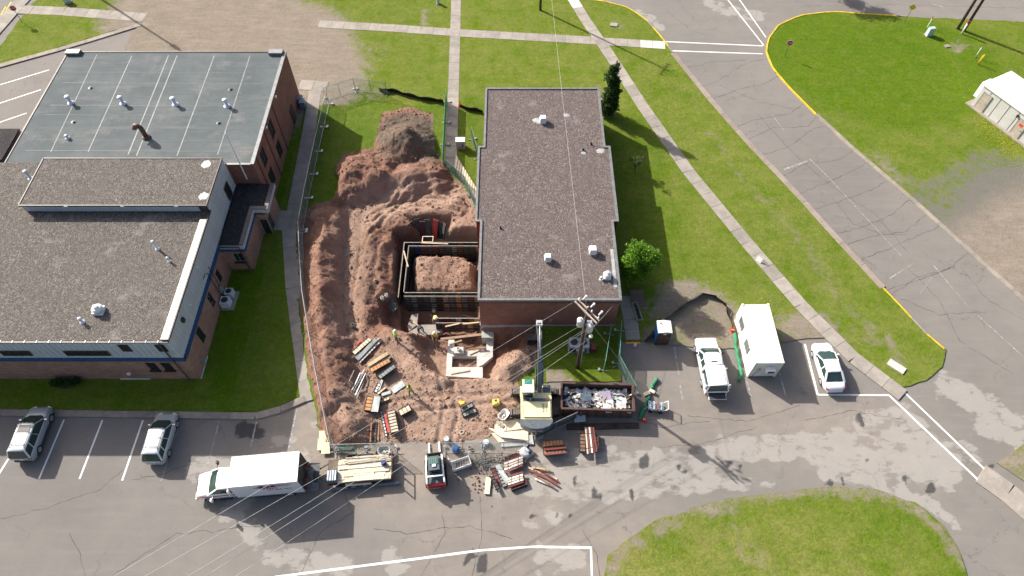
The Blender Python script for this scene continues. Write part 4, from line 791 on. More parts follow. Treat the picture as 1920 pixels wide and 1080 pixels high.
# ------------------------------------------------------------------ road vehicles (front towards +y)
RUBBER = mat('tyre_rubber', (.016,.016,.016), .85, 0, .2); RIM = mat('alloy_rim', (.55,.56,.57), .35, .7, .1); REDL = mat('red_lamp', (.45,.01,.015), .25); CLRL = mat('clear_lamp', (.62,.65,.66), .12); PLAST = mat('grey_plastic', (.05,.052,.056), .6)
def car_paint(name, col, metal=.0):
    k = NT(name); f = k.noise(k.objc(), 1.2, 4); c = k.mix(k.rng(f, .4, .7, 0, .25), col, tuple(x*.82 for x in col)); k.b.inputs['Coat Weight'].default_value = .7; k.b.inputs['Coat Roughness'].default_value = .06; return k.out(c, .38, metal)
CWHITE = car_paint('white_car_paint', (.80,.81,.82)); CSILV = car_paint('silver_car_paint', (.50,.535,.56), .45); CSILV2 = car_paint('pale_silver_car_paint', (.56,.59,.61), .35)
WSG = glass('windscreen', (.016,.034,.030), .05)
def wheel(parent, x, y, r=.34, w=.22, name='wheel'):
    s = 1 if x > 0 else -1; m = MB(); m.cyl((x-s*w/2,y,r), (x+s*w/2,y,r), r, n=22); m.cyl((x+s*w/2,y,r), (x+s*(w/2+.012),y,r), r*.95, r*.86, n=22); o = m.build(name, RUBBER, parent)
    m = MB(); m.cyl((x+s*w/2,y,r), (x+s*(w/2+.02),y,r), r*.66, r*.6, n=18)
    for i in range(5):
        a = 1.2566*i; m.bar((x+s*(w/2+.03), y+.08*math.cos(a), r+.08*math.sin(a)), (x+s*(w/2+.03), y+r*.6*math.cos(a), r+r*.6*math.sin(a)), .06, .03)
    m.build('rim', RIM, o); return o
def body_loft(st, W, nb=.16):
    """st: (y, half-width factor, z bottom, z shoulder, z deck, deck half-width factor)"""
    R_ = []
    for y, wf, zb, zs, zt, df in st:
        w = W/2*wf; d = w*df; zm = zb+(zs-zb)*.45
        half = [(0,zb), (w*.80,zb), (w*.96,zb+.07), (w*1.0,zm), (w*.985,zs-.08), (w*.95,zs), (d+(w*.95-d)*.35,zs+(zt-zs)*.65), (d*.7,zt), (0,zt+.012)]
        R_.append([(x, y, z) for x, z in half]+[(-x, y, z) for x, z in half[-2:0:-1]])
    return R_
def car(name, label, cat, x, y, hd, L, W, Hh, paint, belt, hood, st_hood, cab, roofw=.76, rear='hatch', z=.0, group=None, r=.33, wb=(.79,.21), clad=None, roof_extra=None, glassm=None):
    t = thing(name, label, cat, (x, y, z), math.radians(hd)-math.pi/2, group); h = L/2
    yb, yt, rt, rb = [h-c for c in cab]            # windscreen base, top, rear glass top, rear glass base (distances from the nose)
    deck = belt-.02; tail = -h
    st = [(h, .62, .30, .52, .56, .8), (h-.10, .80, .22, .60, .66, .85), (h-.35, .93, .20, hood-.12, hood-.06, .88), (h-.9, .985, .20, hood-.06, hood, .88), (yb+.05, 1.0, .20, belt-.05, hood+.04, .9), (yb-.4, 1.0, .20, belt, belt+.01, .9)]
    st += [(0, 1.0, .20, belt, belt+.01, .9), (rb+.3, 1.0, .20, belt+.01, belt+.02, .9)]
    if rear == 'sedan': st += [(rb, .99, .20, belt, belt+.03, .88), (-h+.35, .95, .22, belt-.03, belt+.01, .86), (-h+.08, .86, .26, belt-.08, belt-.03, .86), (-h, .74, .34, belt-.22, belt-.16, .86)]
    else: st += [(-h+.25, .97, .22, belt, belt+.01, .9), (-h+.06, .92, .26, belt-.04, belt-.02, .9), (-h, .84, .34, belt-.14, belt-.10, .9)]
    bm_ = MB(); bm_.loft(body_loft(st, W)); bo = bm_.build('body', paint, t, True)
    wr = W/2*roofw; wbs = W/2*.925; zt = Hh
    # greenhouse glass
    def ring(f, ins=0.0):   # f 0 at belt, 1 at roof
        w_ = wbs+(wr-wbs)*f-ins; y1 = yb+(yt-yb)*f; y0 = rb+(rt-rb)*f; bow = .10*(1-f)+.05; z_ = belt+(zt-.04-belt)*f
        return [(-w_,y0,z_), (-w_*.5,y0-bow*.4,z_), (w_*.5,y0-bow*.4,z_), (w_,y0,z_), (w_,y1-.05,z_), (w_*.55,y1+bow,z_), (-w_*.55,y1+bow,z_), (-w_,y1-.05,z_)]
    gb = MB(); gb.loft([ring(-.06), ring(.35), ring(.75), ring(1.0)]); gb.build('window_glass', glassm or WSG, t)
    # roof skin, rounded at the edges
    rfm = MB(); rings = []
    for f, e, dz in ((1.0,.035,-.05),(1.0,.04,-.015),(1.0,-.03,.03),(1.0,-.22,.052)):
        rg = ring(f); cxm = sum(p[0] for p in rg)/8; cym = sum(p[1] for p in rg)/8; sg = lambda q: 1 if q > 0 else -1; rings.append([(p[0]+sg(p[0])*e, p[1]+sg(p[1]-cym)*e*1.3, zt-.02+dz) for p in rg])
    rfm.loft(rings); rfm.build('roof', paint, t, True)
    # pillars
    pl = MB(); a, b = ring(-.04), ring(1.0)
    for i, wd in ((4,.075),(7,.075),(0,.13 if rear != 'sedan' else .17),(3,.13 if rear != 'sedan' else .17)): pl.bar(Vector(a[i])*1.004, Vector(b[i])*1.004, wd, .06)
    for f in ((.5,) if rear == 'sedan' else (.38,.70)):
        for s in (1,-1): pl.bar((s*wbs*1.0, yb+(rb-yb)*(f+.06), belt-.02), (s*wr*1.012, yt+(rt-yt)*f, zt-.05), .075, .05)
    pl.build('pillars', paint, t)['kind'] = 'stuff'
    for s in (1,-1):
        for yy in wb: wheel(t, s*(W/2-.11), L*(yy-.5), r)
        m = MB(); m.box((s*(W/2+.10), yb-.28, belt+.08), (.20,.10,.14)); m.build('mirror', paint, t)
        m = MB(); m.box((s*W*.33, h-.14, .62), (.34,.16,.13), rz=-s*.45); m.build('headlight', CLRL, t)
        m = MB(); m.box((s*W*.405, -h+(.07 if rear != 'sedan' else .10), belt-.14), (.22,.12,.2 if rear != 'sedan' else .13), rz=s*.35); m.build('tail_light', REDL, t)
        m = MB()
        for yy in wb: m.lathe([(r+.02,0),(r+.10,.0),(r+.10,.03),(r+.02,.03)], (0,0,0), 18) if False else None
        m.box((s*(W/2-.012), 0, .62), (.03,.16,.03)); m.build('door_handle', paint, t)
    m = MB(); m.box((0,-h+.02,.42), (W*.72,.14,.2)); m.build('rear_bumper', clad or paint, t); m = MB(); m.box((0,-h+.005,.66), (.32,.03,.15)); m.build('number_plate', WHITE, t)
    m = MB(); m.box((0,h-.03,.42), (W*.5,.08,.14)); m.build('grille', PLAST, t)
    if clad:
        m = MB()
        for s in (1,-1): m.box((s*(W/2-.015),0,.32), (.05,L*.8,.2))
        m.build('side_cladding', clad, t)
    return t, dict(h=h, yb=yb, yt=yt, rt=rt, rb=rb, wr=wr, zt=zt)
def rack(t, d, bars=2):
    for s in (1,-1): m = MB(); m.tube([(s*d['wr']*.86,d['yt']-.25,d['zt']+.0),(s*d['wr']*.86,d['yt']-.4,d['zt']+.10),(s*d['wr']*.86,d['rt']+.35,d['zt']+.10),(s*d['wr']*.86,d['rt']+.2,d['zt']+.0)], .022, 6); m.build('roof_rail', DKMET, t)
    for i in range(bars): yy = d['yt']-.75-(d['yt']-d['rt']-1.25)*i/max(1,bars-1); m = MB(); m.bar((-d['wr']*.86,yy,d['zt']+.115),(d['wr']*.86,yy,d['zt']+.115), .05,.03); m.build('cross_bar', DKMET, t)
t1, d1 = car('parked_suv', 'silver sport utility vehicle with roof rack, sunroof and dark cladding on the kerbside lot', 'car', -39.55, 21.6, 91.5, 4.7, 1.86, 1.74, CSILV, 1.05, 1.02, 0, (1.15,2.0,4.30,4.64), .72, clad=PLAST, r=.37)
rack(t1, d1); m = MB(); m.box((0,d1['yt']-.45,d1['zt']+.030), (.95,.62,.03)); m.build('sunroof', glass('sunroof_glass', (.10,.10,.095), .12), t1)
t2, d2 = car('parked_suv', 'small rounded silver crossover car with two thin roof bars', 'car', -28.85, 21.2, 90.5, 4.3, 1.80, 1.62, CSILV2, 1.0, .98, 0, (.98,1.80,3.88,4.24), .72, r=.34); rack(t2, d2)
t3, d3 = car('parked_sedan', 'white four door sedan parked beside the sidewalk', 'car', 27.65, 27.75, 91.5, 4.65, 1.82, 1.46, CWHITE, .92, .90, 0, (1.12,2.15,3.25,4.02), .70, 'sedan', r=.33)
# pickup with a canopy over its bed and the tailgate let down
t4 = thing('pickup_truck', 'long white pickup truck with bed canopy and lowered tailgate', 'pickup', (17.35,27.75,0), math.radians(91.2)-math.pi/2); W, L, h = 1.98, 5.5, 2.75
st = [(h,.66,.42,.72,.76,.85),(h-.1,.84,.34,.86,.92,.88),(h-.4,.95,.32,.98,1.04,.9),(h-1.15,1.0,.32,1.04,1.10,.9),(h-1.35,1.0,.32,1.08,1.12,.9),(-h+.15,1.0,.36,1.12,1.13,.92),(-h,.97,.42,1.10,1.12,.92)]
m = MB(); m.loft(body_loft(st, W)); m.build('body', CWHITE, t4, True)
def cabin(t, W, yb, yt, rt, rb, zb, zt, wr, wbs, paint, gname, rname):
    def ring(f): w_ = wbs+(wr-wbs)*f; y1 = yb+(yt-yb)*f; y0 = rb+(rt-rb)*f; z_ = zb+(zt-.04-zb)*f; bw = .08 if yb-yt > .2 else 0; return [(-w_,y0,z_),(w_,y0,z_),(w_,y1-.03,z_),(w_*.5,y1+bw,z_),(-w_*.5,y1+bw,z_),(-w_,y1-.03,z_)]
    m = MB(); m.loft([ring(-.05),ring(1)]); m.build(gname, WSG, t); m = MB(); r0 = ring(1.0); m.loft([[(p[0]*1.03,p[1]+(.03 if p[1] > (y_c := (yt+rt)/2) else -.03),zt-.06) for p in r0],[(p[0]*1.02,p[1],zt-.01) for p in r0],[(p[0]*.86,p[1]*1.0+(-.1 if p[1] > y_c else .1),zt+.035) for p in r0]]); m.build(rname, paint, t, True)
    a, b = ring(-.03), ring(1); m = MB()
    for i in (0,1,2,5): m.bar(Vector(a[i])*1.003, Vector(b[i])*1.003, .11, .07)
    return m
m = cabin(t4, W, h-1.25, h-2.10, h-3.25, h-3.35, 1.10, 1.84, .76, .92, CWHITE, 'cab_glass', 'cab_roof')
for s in (1,-1): m.bar((s*.93,h-2.55,1.08),(s*.775,h-2.6,1.80), .09,.06)
m.build('cab_pillars', CWHITE, t4); m = MB(); m.box((0,h-3.30,1.45), (1.62,.10,.68)); m.build('cab_rear_panel', CWHITE, t4)
m = cabin(t4, W, h-3.38, h-3.40, -h+.30, -h+.08, 1.10, 1.88, .80, .94, CWHITE, 'canopy_glass', 'canopy_roof'); m.build('canopy_pillars', CWHITE, t4)['kind'] = 'stuff'
for s in (1,-1):
    m = MB(); q = .012
    for y0, y1, z0, z1 in ((h-3.45,h-3.75,1.12,1.84),(-h+.55,-h+.15,1.12,1.84)): m.bar((s*(.945),(y0+y1)/2,z0),(s*.815,(y0+y1)/2,z1), .42,.05, math.pi/2) if False else m.bar((s*.95,(y0+y1)/2,z0-.02),(s*.818,(y0+y1)/2,z1-.02), .40,.04)
    m.bar((s*.953,h-3.5,1.17),(s*.953,-h+.2,1.17), .05,.16); m.bar((s*.83,h-3.5,1.80),(s*.83,-h+.3,1.80), .05,.12); m.build('canopy_side', CWHITE, t4)
    m = MB(); m.tube([(s*.62,h-3.5,1.915),(s*.62,-h+.6,1.915)], .018, 6); m.build('canopy_rail', DKMET, t4)
    for yy in (h-.95,-h+1.25): wheel(t4, s*(W/2-.12), yy, .39, .25)
    m = MB(); m.box((s*(W/2+.13),h-1.75,1.22), (.22,.12,.2)); m.build('mirror', DKMET, t4); m = MB(); m.box((s*.80,h-.16,.78), (.3,.16,.16), rz=-s*.4); m.build('headlight', CLRL, t4); m = MB(); m.box((s*.93,-h+.02,.92), (.12,.10,.32)); m.build('tail_light', REDL, t4)
m = MB(); m.box((0,h-2.95,1.905), (.5,.07,.03)); m.build('brake_light_strip', DKMET, t4)
m = MB(); m.box((0,-h-.26,.80), (1.5,.52,.06)); tg = m.build('tailgate', CWHITE, t4); m = MB(); m.box((0,-h-.26,.84), (1.42,.48,.02))
for i in range(9): m.box((-.6+.15*i,-h-.26,.857), (.06,.46,.015))
m.build('tailgate_liner', PLAST, tg); m = MB(); m.box((0,-h-.06,.52), (1.7,.2,.18)); m.build('rear_bumper', STEEL, t4); m = MB(); m.box((0,-h+.005,.93), (1.45,.03,.26)); m.build('bed_opening', BLACK, t4)

# ------------------------------------------------------------------ box truck, nose to the west
tr = thing('box_truck', 'white box truck with red stripe and flag emblem on its side', 'truck', (-18.85,17.6,0), math.radians(185.2)-math.pi/2); T = Matrix.Identity(4)
# +y is forward; the box spans y -2.6..2.55, the cab in front of it
m = MB(); m.box((0,0,2.05), (2.36,5.15,2.5)); bx = m.build('cargo_box', CWHITE, tr); m = MB()
for z_ in (.82,3.27):
    for s in (1,-1): m.box((s*1.185,0,z_), (.04,5.17,.09))
m.build('box_rail', STEEL, bx); m = MB(); m.box((0,-2.62,2.05), (2.2,.05,2.3)); m.build('rear_opening', mat('dark_interior', (.03,.03,.032), .8), bx)
m = MB(); m.bar((-1.1,-2.66,.85),(-1.1,-3.55,.62), .06); m.bar((1.1,-2.66,.85),(1.1,-3.55,.62), .06); m.box((0,-3.05,.70), (2.15,1.0,.06), rx=.18); m.build('lift_gate', mat('scuffed_steel', (.17,.18,.18), .6, .5, .4), tr)
m = MB()
for i in range(7): m.box((-.9+.3*i, -2.72-.1*(i % 3), 1.15+.11*((i*5) % 7)), (.24,.22,.2+.06*(i % 3)), rz=.3*i)
m.build('stacked_tools', mat('rusty_tools', (.16,.07,.05), .7, .2, .5, 4), tr)
m = MB(); m.box((0,.2,.62), (.9,7.4,.2)); m.box((1.12,-.4,.62), (.12,2.3,.35)); m.box((-1.12,.4,.62),(.12,2.0,.35)); m.build('chassis', DKMET, tr); m = MB(); m.box((1.10,-.1,.72),(.24,1.3,.34)); m.box((1.10,1.7,.72),(.24,.9,.34)); m.build('side_skirt_box', CWHITE, tr)
W = 2.05; st = [(5.85,.70,.45,.80,.86,.86),(5.75,.90,.38,.98,1.06,.88),(5.3,.97,.36,1.18,1.28,.88),(4.75,1.0,.36,1.28,1.38,.9),(4.5,1.0,.36,1.30,1.40,.92),(2.75,1.0,.40,1.32,1.36,.94)]
m = MB(); m.loft(body_loft(st, W)); m.build('cab_body', CWHITE, tr, True)
m = cabin(tr, W, 4.80, 3.88, 2.7, 2.68, 1.28, 2.14, .84, .96, CWHITE, 'cab_glass', 'cab_roof')
for s in (1,-1): m.bar((s*.97,3.0,1.26),(s*.85,3.0,2.1), .55,.06)
m.build('cab_pillars', CWHITE, tr); REDS = mat('red_stripe', (.42,.015,.03), .4)
for s in (1,-1):
    m = MB(); m.box((s*1.026,3.6,1.12), (.02,1.7,.13)); m.box((s*1.01,5.0,1.04), (.03,1.2,.10), rz=s*.03); m.build('stripe', REDS, tr)
    for yy in (4.9,-1.35): wheel(tr, s*(1.0-.1), yy, .40, .26 if yy > 0 else .5)
    m = MB(); m.tube([(s*1.02,4.35,1.35),(s*1.42,4.3,1.5)], .03, 6); m.box((s*1.5,4.28,1.62), (.24,.12,.42)); m.build('mirror', CWHITE if s < 0 else DKMET, tr)
    m = MB(); m.box((s*.72,5.82,.80), (.36,.10,.2)); m.build('headlight', CLRL, tr); m = MB(); m.box((s*1.07,3.6,.52),(.22,1.0,.06)); m.build('step', DKMET, tr)
m = MB(); m.box((0,5.90,.52), (1.9,.14,.22)); m.build('front_bumper', STEEL, tr); m = MB(); m.box((0,5.84,.88), (.9,.06,.2)); m.build('grille', DKMET, tr)
AMB = mat('amber_lamp', (.6,.22,.03), .3)
for i in range(5): m = MB(); m.box((-.5+.25*i,3.85,2.19), (.09,.06,.05)); m.build('roof_marker_lamp', AMB, tr)
# emblem on the box side that faces the lot (local +x)
NAVY = mat('navy_vinyl', (.02,.035,.12), .45); RVIN = mat('red_vinyl', (.50,.03,.05), .45)
def on_side(mb, name, m_): return mb.build(name, m_, bx)
sx = -1.182; e = MB(); e._add([(sx-.004,.95,2.62),(sx-.004,.20,2.82),(sx-.004,.20,2.40)], [(0,1,2)]); on_side(e, 'emblem_star_point', NAVY)
for i in range(4):
    e = MB(); z0 = 2.98-.13*i; w0 = -.55-.05*i; e._add([(sx-.004,w0,z0),(sx-.004,-2.05+.12*i,z0-.02-.03*(i % 2)),(sx-.004,-2.2+.15*i,z0-.07),(sx-.004,w0,z0-.065)], [(0,1,2,3)]); on_side(e, 'emblem_stripe', RVIN if i % 2 == 0 else NAVY)
# the lettering is too small to read in the photograph: blocks where its characters stand
def marks(name, y0, z, n, w, h, gap, m_, off, skip=()):
    for i in range(n):
        if i in skip: q = (w*.5, h*.18)
        else: q = (w, h*(1-.12*(i % 3)))
        e = MB(); e.box((sx-off, y0-(w+gap)*i, z), (.006, q[0], q[1])); on_side(e, name, m_)
marks('emblem_block', .22, 2.67, 3, .34, .52, .06, RVIN, .003); marks('emblem_block', .25, 2.72, 3, .30, .44, .10, NAVY, .008)
marks('emblem_mark', .40, 2.26, 6, .16, .24, .07, RVIN, .005); marks('number_mark', -.05, 1.93, 12, .10, .19, .06, NAVY, .005, (3,7))

# ------------------------------------------------------------------ flatbed trailer (the lumber on it is separate)
ROT = math.atan2(.45,5.3); TRX, TRY = -12.1, 18.45
tl = thing('flatbed_trailer', 'low tandem flatbed trailer under a load of pale boards', 'trailer', (TRX,TRY,0), ROT)
m = MB(); m.box((0,0,.62), (5.1,1.95,.09)); m.build('deck', WOODD, tl); m = MB(); m.box((0,-.99,.56), (5.1,.06,.18)); m.box((0,.99,.56), (5.1,.06,.18)); m.box((2.57,0,.56), (.06,2.0,.18)); m.box((-2.57,0,.56), (.06,2.0,.18)); m.build('frame', mat('rusty_frame', (.09,.045,.035), .7, .3, .4), tl)
m = MB(); m.bar((-2.55,.8,.52),(-4.0,0,.5), .09); m.bar((-2.55,-.8,.52),(-4.0,0,.5), .09); m.bar((-3.7,0,.5),(-3.7,0,.0), .07); m.box((-4.05,0,.5),(.25,.14,.12)); m.build('drawbar', DKMET, tl)
for s in (1,-1):
    for xx in (.35,-.55):
        q = MB(); q.cyl((xx,s*1.02,.34),(xx,s*1.24,.34), .34, n=18); w_ = q.build('wheel', RUBBER, tl); q = MB(); q.cyl((xx,s*1.24,.34),(xx,s*1.25,.34), .2, n=14); q.build('rim', RIM, w_)
    m = MB(); m.box((-.1,s*1.14,.74), (2.0,.28,.04)); m.box((-1.1,s*1.14,.62),(.04,.28,.26)); m.box((.9,s*1.14,.62),(.04,.28,.26)); m.build('mudguard', DKMET, tl)
for i, yy in enumerate((-.95,0,.95)): m = MB(); m.box((2.6,yy,1.05), (.08,.08,.85)); m.build('stake', mat('rusty_frame', (.09,.045,.035)), tl)
m = MB(); m.bar((2.6,-.95,1.45),(2.6,.95,1.45), .07); m.build('end_rail', mat('rusty_frame', (.09,.045,.035)), tl)

# ------------------------------------------------------------------ skid steer, forks towards the dig
sk = thing('skid_steer_loader', 'compact white and red track loader with dark cab and pallet forks', 'loader', (-6.12,18.45,0), math.radians(97.5)-math.pi/2)
for s in (1,-1):
    q = MB(); q.xprism([(-1.05,.05),(1.0,.05),(1.15,.25),(1.0,.52),(-.95,.62),(-1.15,.40)], -.16, .16); q.M = Matrix.Identity(4); tk = bpy.data.objects.new('track', q.mesh('track', RUBBER)); COL.objects.link(tk); tk.parent = sk; tk.location = (s*.70,-.1,0); tk.rotation_euler = (0,0,math.pi/2)
    g_ = MB()
    for i in range(14): g_.box((s*.70,-1.05+.15*i,.60 if i < 13 else .5), (.31,.05,.05))
    g_.build('track_lugs', RUBBER, sk)
m = MB(); m.box((0,-.25,.72), (1.05,1.9,.62)); m.build('chassis', mat('dark_grey_paint', (.10,.115,.125), .5), sk)
m = MB(); m.box((0,.10,1.50), (.92,1.25,1.0), taper=.9); cb = m.build('cab', mat('cab_grey', (.085,.115,.125), .45), sk); m = MB(); m.box((0,.25,2.03), (.66,.5,.05))
m.build('roof_grille', mat('green_grey_mesh', (.10,.20,.17), .5), cb)
for i in range(4): m = MB(); m.box((-.24+.16*i,.25,2.06), (.05,.42,.03)); m.build('grille_slat', mat('dark_green_slat', (.05,.10,.085), .5), cb)
m = MB(); m.box((0,-.12,2.05), (.28,.2,.08)); m.build('roof_lamp', WHITE, cb); m = MB(); m.box((0,.74,1.5),(.8,.02,.75)); m.box((0,-.54,1.62),(.75,.02,.4)); m.build('cab_window', GLASS, cb)
for s in (1,-1):
    m = MB(); m.bar((s*.68,-1.2,1.45),(s*.66,-.1,1.66), .13,.17); m.bar((s*.66,-.1,1.66),(s*.62,.95,1.30), .12,.16); m.bar((s*.62,.95,1.30),(s*.58,1.25,.45), .12,.16); m.bar((s*.68,-1.22,.75),(s*.68,-1.2,1.5), .14,.2); m.build('lift_arm', CWHITE, sk); m = MB(); m.cyl((s*.68,-.9,.9),(s*.66,.0,1.5), .05); m.build('hydraulic_ram', STEEL, sk)
m = MB(); m.bar((-.64,-.82,1.62),(.64,-.82,1.62), .12); m.build('arm_cross_tube', CWHITE, sk)
m = MB(); m.box((0,-.95,1.07), (1.0,.55,.10)); m.build('engine_cover', mat('cab_grey', (.085,.115,.125)), sk); REDP = mat('red_paint', (.50,.02,.025), .4); m = MB(); m.box((0,-1.36,.82), (1.42,.20,.62)); tg = m.build('tailgate', REDP, sk); m = MB(); m.box((0,-1.47,.92), (1.1,.03,.2)); m.build('tailgate_grille', mat('dark_red', (.14,.008,.01), .6), tg)
m = MB(); m.box((0,-1.475,.66), (.6,.02,.06)); m.build('pale_label', mat('label_cream', (.6,.5,.42), .5), tg)
m = MB(); m.bar((-.62,1.32,.42),(.62,1.32,.42), .10,.5); m.bar((-.62,1.38,.75),(.62,1.38,.75), .07); m.build('fork_carriage', mat('dark_brown_steel', (.07,.045,.04), .6, .3), sk)
for s in (1,-1): m = MB(); m.box((s*.42,1.95,.14), (.13,1.15,.06)); m.box((s*.42,1.42,.42), (.13,.06,.6)); m.build('fork', WHITE, sk)

# ------------------------------------------------------------------ excavator: tracks east-west, house and boom to the north
YEL = mat('yellow_paint', (.82,.74,.40), .4, 0, .12, 1.2); GREYP = mat('graphite_paint', (.10,.118,.135), .45, 0, .2); TRK = mat('track_steel', (.16,.13,.12), .7, .4, .4, 3)
ex = thing('excavator', 'yellow crawler excavator with dark counterweight and raised boom', 'excavator', (1.95,24.35,0), 0)
for s in (1,-1):
    q = MB(); q.xprism([(-1.75,.08),(1.75,.08),(2.02,.30),(2.02,.55),(1.8,.80),(-1.8,.80),(-2.02,.55),(-2.02,.30)], s*.93-.26, s*.93+.26); tk = q.build('track', mat('track_inner', (.05,.045,.042), .8), ex)
    for i in range(19):
        q = MB(); q.box((-1.75+.195*i, s*.93, .83), (.165,.58,.06)); q.box((-1.75+.195*i, s*.93, .87), (.03,.56,.035)); q.build('track_shoe', TRK, tk)
    for xx, an in ((2.0,.9),(-2.0,-.9),(2.06,1.57),(-2.06,-1.57)): q = MB(); q.box((xx,s*.93,.70 if abs(an) < 1 else .42), (.165,.58,.06), ry=an); q.build('track_shoe', TRK, tk)
m = MB(); m.box((0,0,.62), (1.7,1.5,.45)); m.cyl((0,0,.8),(0,0,1.0), .65, n=20); m.build('undercarriage', TRK, ex)
m = MB(); m.box((.05,-1.0,1.42), (2.55,2.55,.85)); m.box((-.82,.62,1.2),(.9,.9,.4)); m.box((.95,.45,1.40), (.72,1.2,.72)); hs = m.build('house', YEL, ex)
m = MB(); m.box((.10,-1.25,1.90), (2.2,1.35,.14)); m.build('engine_hood', YEL, hs); m = MB(); m.box((.1,-.43,1.875), (2.3,.34,.09)); m.box((.95,.55,1.79),(.6,.8,.07)); m.build('walkway_grip', GREYP, hs)
for i in range(5):
    m = MB(); m.box((.62,-.85-.16*i,1.985), (.16,.07,.03)); m.build('hood_vent', GREYP, hs); m = MB(); m.box((-1.0,-.85-.16*i,1.86),(.18,.08,.03)); m.build('hood_vent', GREYP, hs); m = MB(); m.box((.86,-.85-.16*i,1.985),(.05,.09,.03)); m.build('hood_mark', GREYP, hs)
m = MB(); m.lathe([(.07,0),(.07,.35),(.09,.36),(.02,.38)], (-.42,-.42,1.9), 10); m.build('exhaust', STEEL, hs); m = MB(); m.lathe([(.12,0),(.12,.05),(.03,.07)], (.95,-.35,1.87), 12); m.build('filler_cap', mat('orange_cap', (.6,.25,.04), .5), hs)
cwp = [(-1.27,-2.1),(-1.27,-2.35),(-1.0,-2.68),(-.5,-2.88),(.05,-2.95),(.6,-2.88),(1.1,-2.68),(1.37,-2.35),(1.37,-2.1)]; m = MB(); m.prism(cwp, 1.0, 1.92); m.build('counterweight', GREYP, ex, False)
inst(text_mesh('VOLVO', .30, 'lettering', WHITE), 'lettering', ex, (.05,-2.965,1.45), (math.pi/2,0,0))
m = MB(); m.xprism([(-.45,0),(.9,0),(1.02,.75),(.72,1.62),(-.45,1.62)], -.48, .48); cbm = m.mesh('cab', mat('cream_cab_paint', (.74,.68,.52), .45)); cb = inst(cbm, 'cab', ex, (-.62,.25,1.32), (0,0,math.pi/2))
m = MB(); m.box((0,.96,.42),(.86,.04,.75)); m.bar((0,1.02,.78),(0,.74,1.58), .84,.03); g1 = m.build('cab_window', glass('green_cab_glass', (.02,.07,.06), .08), ex, loc=(-.62,.27,1.32)); m = MB(); m.box((0,.52,1.64), (.62,.44,.03)); m.build('roof_window', glass('green_roof_glass', (.03,.15,.12), .1), ex, loc=(-.62,.25,1.32)); m = MB(); m.box((0,-.48,1.1),(.78,.04,.75)); m.build('rear_window', GLASS, ex, loc=(-.62,.25,1.32)); m = MB(); m.box((-.49,.2,1.1),(.03,.9,.8)); m.box((.49,.2,1.1),(.03,.9,.8)); m.build('side_window', GLASS, ex, loc=(-.62,.25,1.32))
def arm(pts, w, mat_, name, parent):
    R_ = []
    for i, (y, z, hh) in enumerate(pts):
        y0, z0, _ = pts[max(0,i-1)]; y1, z1, _ = pts[min(len(pts)-1,i+1)]; d = Vector((0,y1-y0,z1-z0)).normalized(); nz = Vector((0,-d.z,d.y)); c = Vector((0,y,z)); R_.append([c+Vector((-w/2,0,0))-nz*hh/2, c+Vector((w/2,0,0))-nz*hh/2, c+Vector((w/2,0,0))+nz*hh/2, c+Vector((-w/2,0,0))+nz*hh/2])
    mb = MB(); mb.loft(R_); return mb.build(name, mat_, parent)
BOOMP = mat('boom_grey', (.13,.15,.165), .5, .2, .3); bo = arm([(.35,1.5,.42),(1.2,2.7,.6),(2.4,4.0,.66),(3.6,4.55,.5),(5.15,4.55,.34)], .36, BOOMP, 'boom', ex); bo.location = (.36,0,0)
m = MB()
for s in (1,-1): m.cyl((.36+s*.27,.8,1.25),(.36+s*.27,2.0,3.0), .075); m.cyl((.36+s*.27,2.0,3.0),(.36+s*.27,2.45,3.65), .045)
m.build('boom_ram', GREYP, ex); m = MB(); m.cyl((.36,2.5,4.42),(.36,4.0,5.05), .075); m.cyl((.36,4.0,5.05),(.36,5.2,5.05), .045); m.build('stick_ram', STEEL, ex)
m = MB(); m.tube([(.28,.6,2.0),(.28,2.3,4.45),(.28,3.6,4.9),(.28,5.0,4.85)], .03, 6); m.tube([(.44,.6,2.0),(.44,2.3,4.45),(.44,3.6,4.9),(.44,5.0,4.85)], .03, 6); m.build('hydraulic_hose', BLACK, ex)
st_ = arm([(4.95,5.15,.3),(5.25,4.5,.46),(5.65,2.6,.34),(5.85,1.15,.24)], .30, BOOMP, 'stick', ex); st_.location = (.30,0,0)
m = MB(); m.box((.33,5.12,4.95),(.5,.5,.38)); m.build('stick_head', mat('pale_steel', (.5,.5,.49), .5, .3), ex); m = MB(); m.cyl((.30,5.55,4.3),(.30,6.05,2.4), .06); m.cyl((.30,6.05,2.4),(.30,6.25,1.5),.035); m.build('bucket_ram', STEEL, ex)
BKT = mat('bucket_steel', (.13,.10,.09), .65, .4, .4); m = MB(); pr = [(5.75,1.15),(6.3,1.2),(6.75,.85),(6.85,.45),(6.6,.1),(5.75,.02),(5.65,.06),(6.45,.2),(6.68,.5),(6.55,.8),(6.2,1.05),(5.75,1.05)]
prm = MB()
for s in (1,-1): prm.box((s*.42,6.2,.6),(.03,.95,1.05)) if False else None
R0 = [(-.45,y,z) for y, z in pr]; R1 = [(.45,y,z) for y, z in pr]; prm.loft([R0,R1]); 
for s in (1,-1): prm.loft([[(s*.45-.015,y,z) for y, z in pr[:6]],[(s*.45+.015,y,z) for y, z in pr[:6]]])
bk = prm.build('bucket', BKT, ex, loc=(-.12,0,0))
for i in range(5): m = MB(); m.box((-.38+.19*i,5.62,.05), (.09,.26,.06)); m.build('bucket_tooth', mat('bright_tooth', (.62,.62,.60), .4, .3), bk)

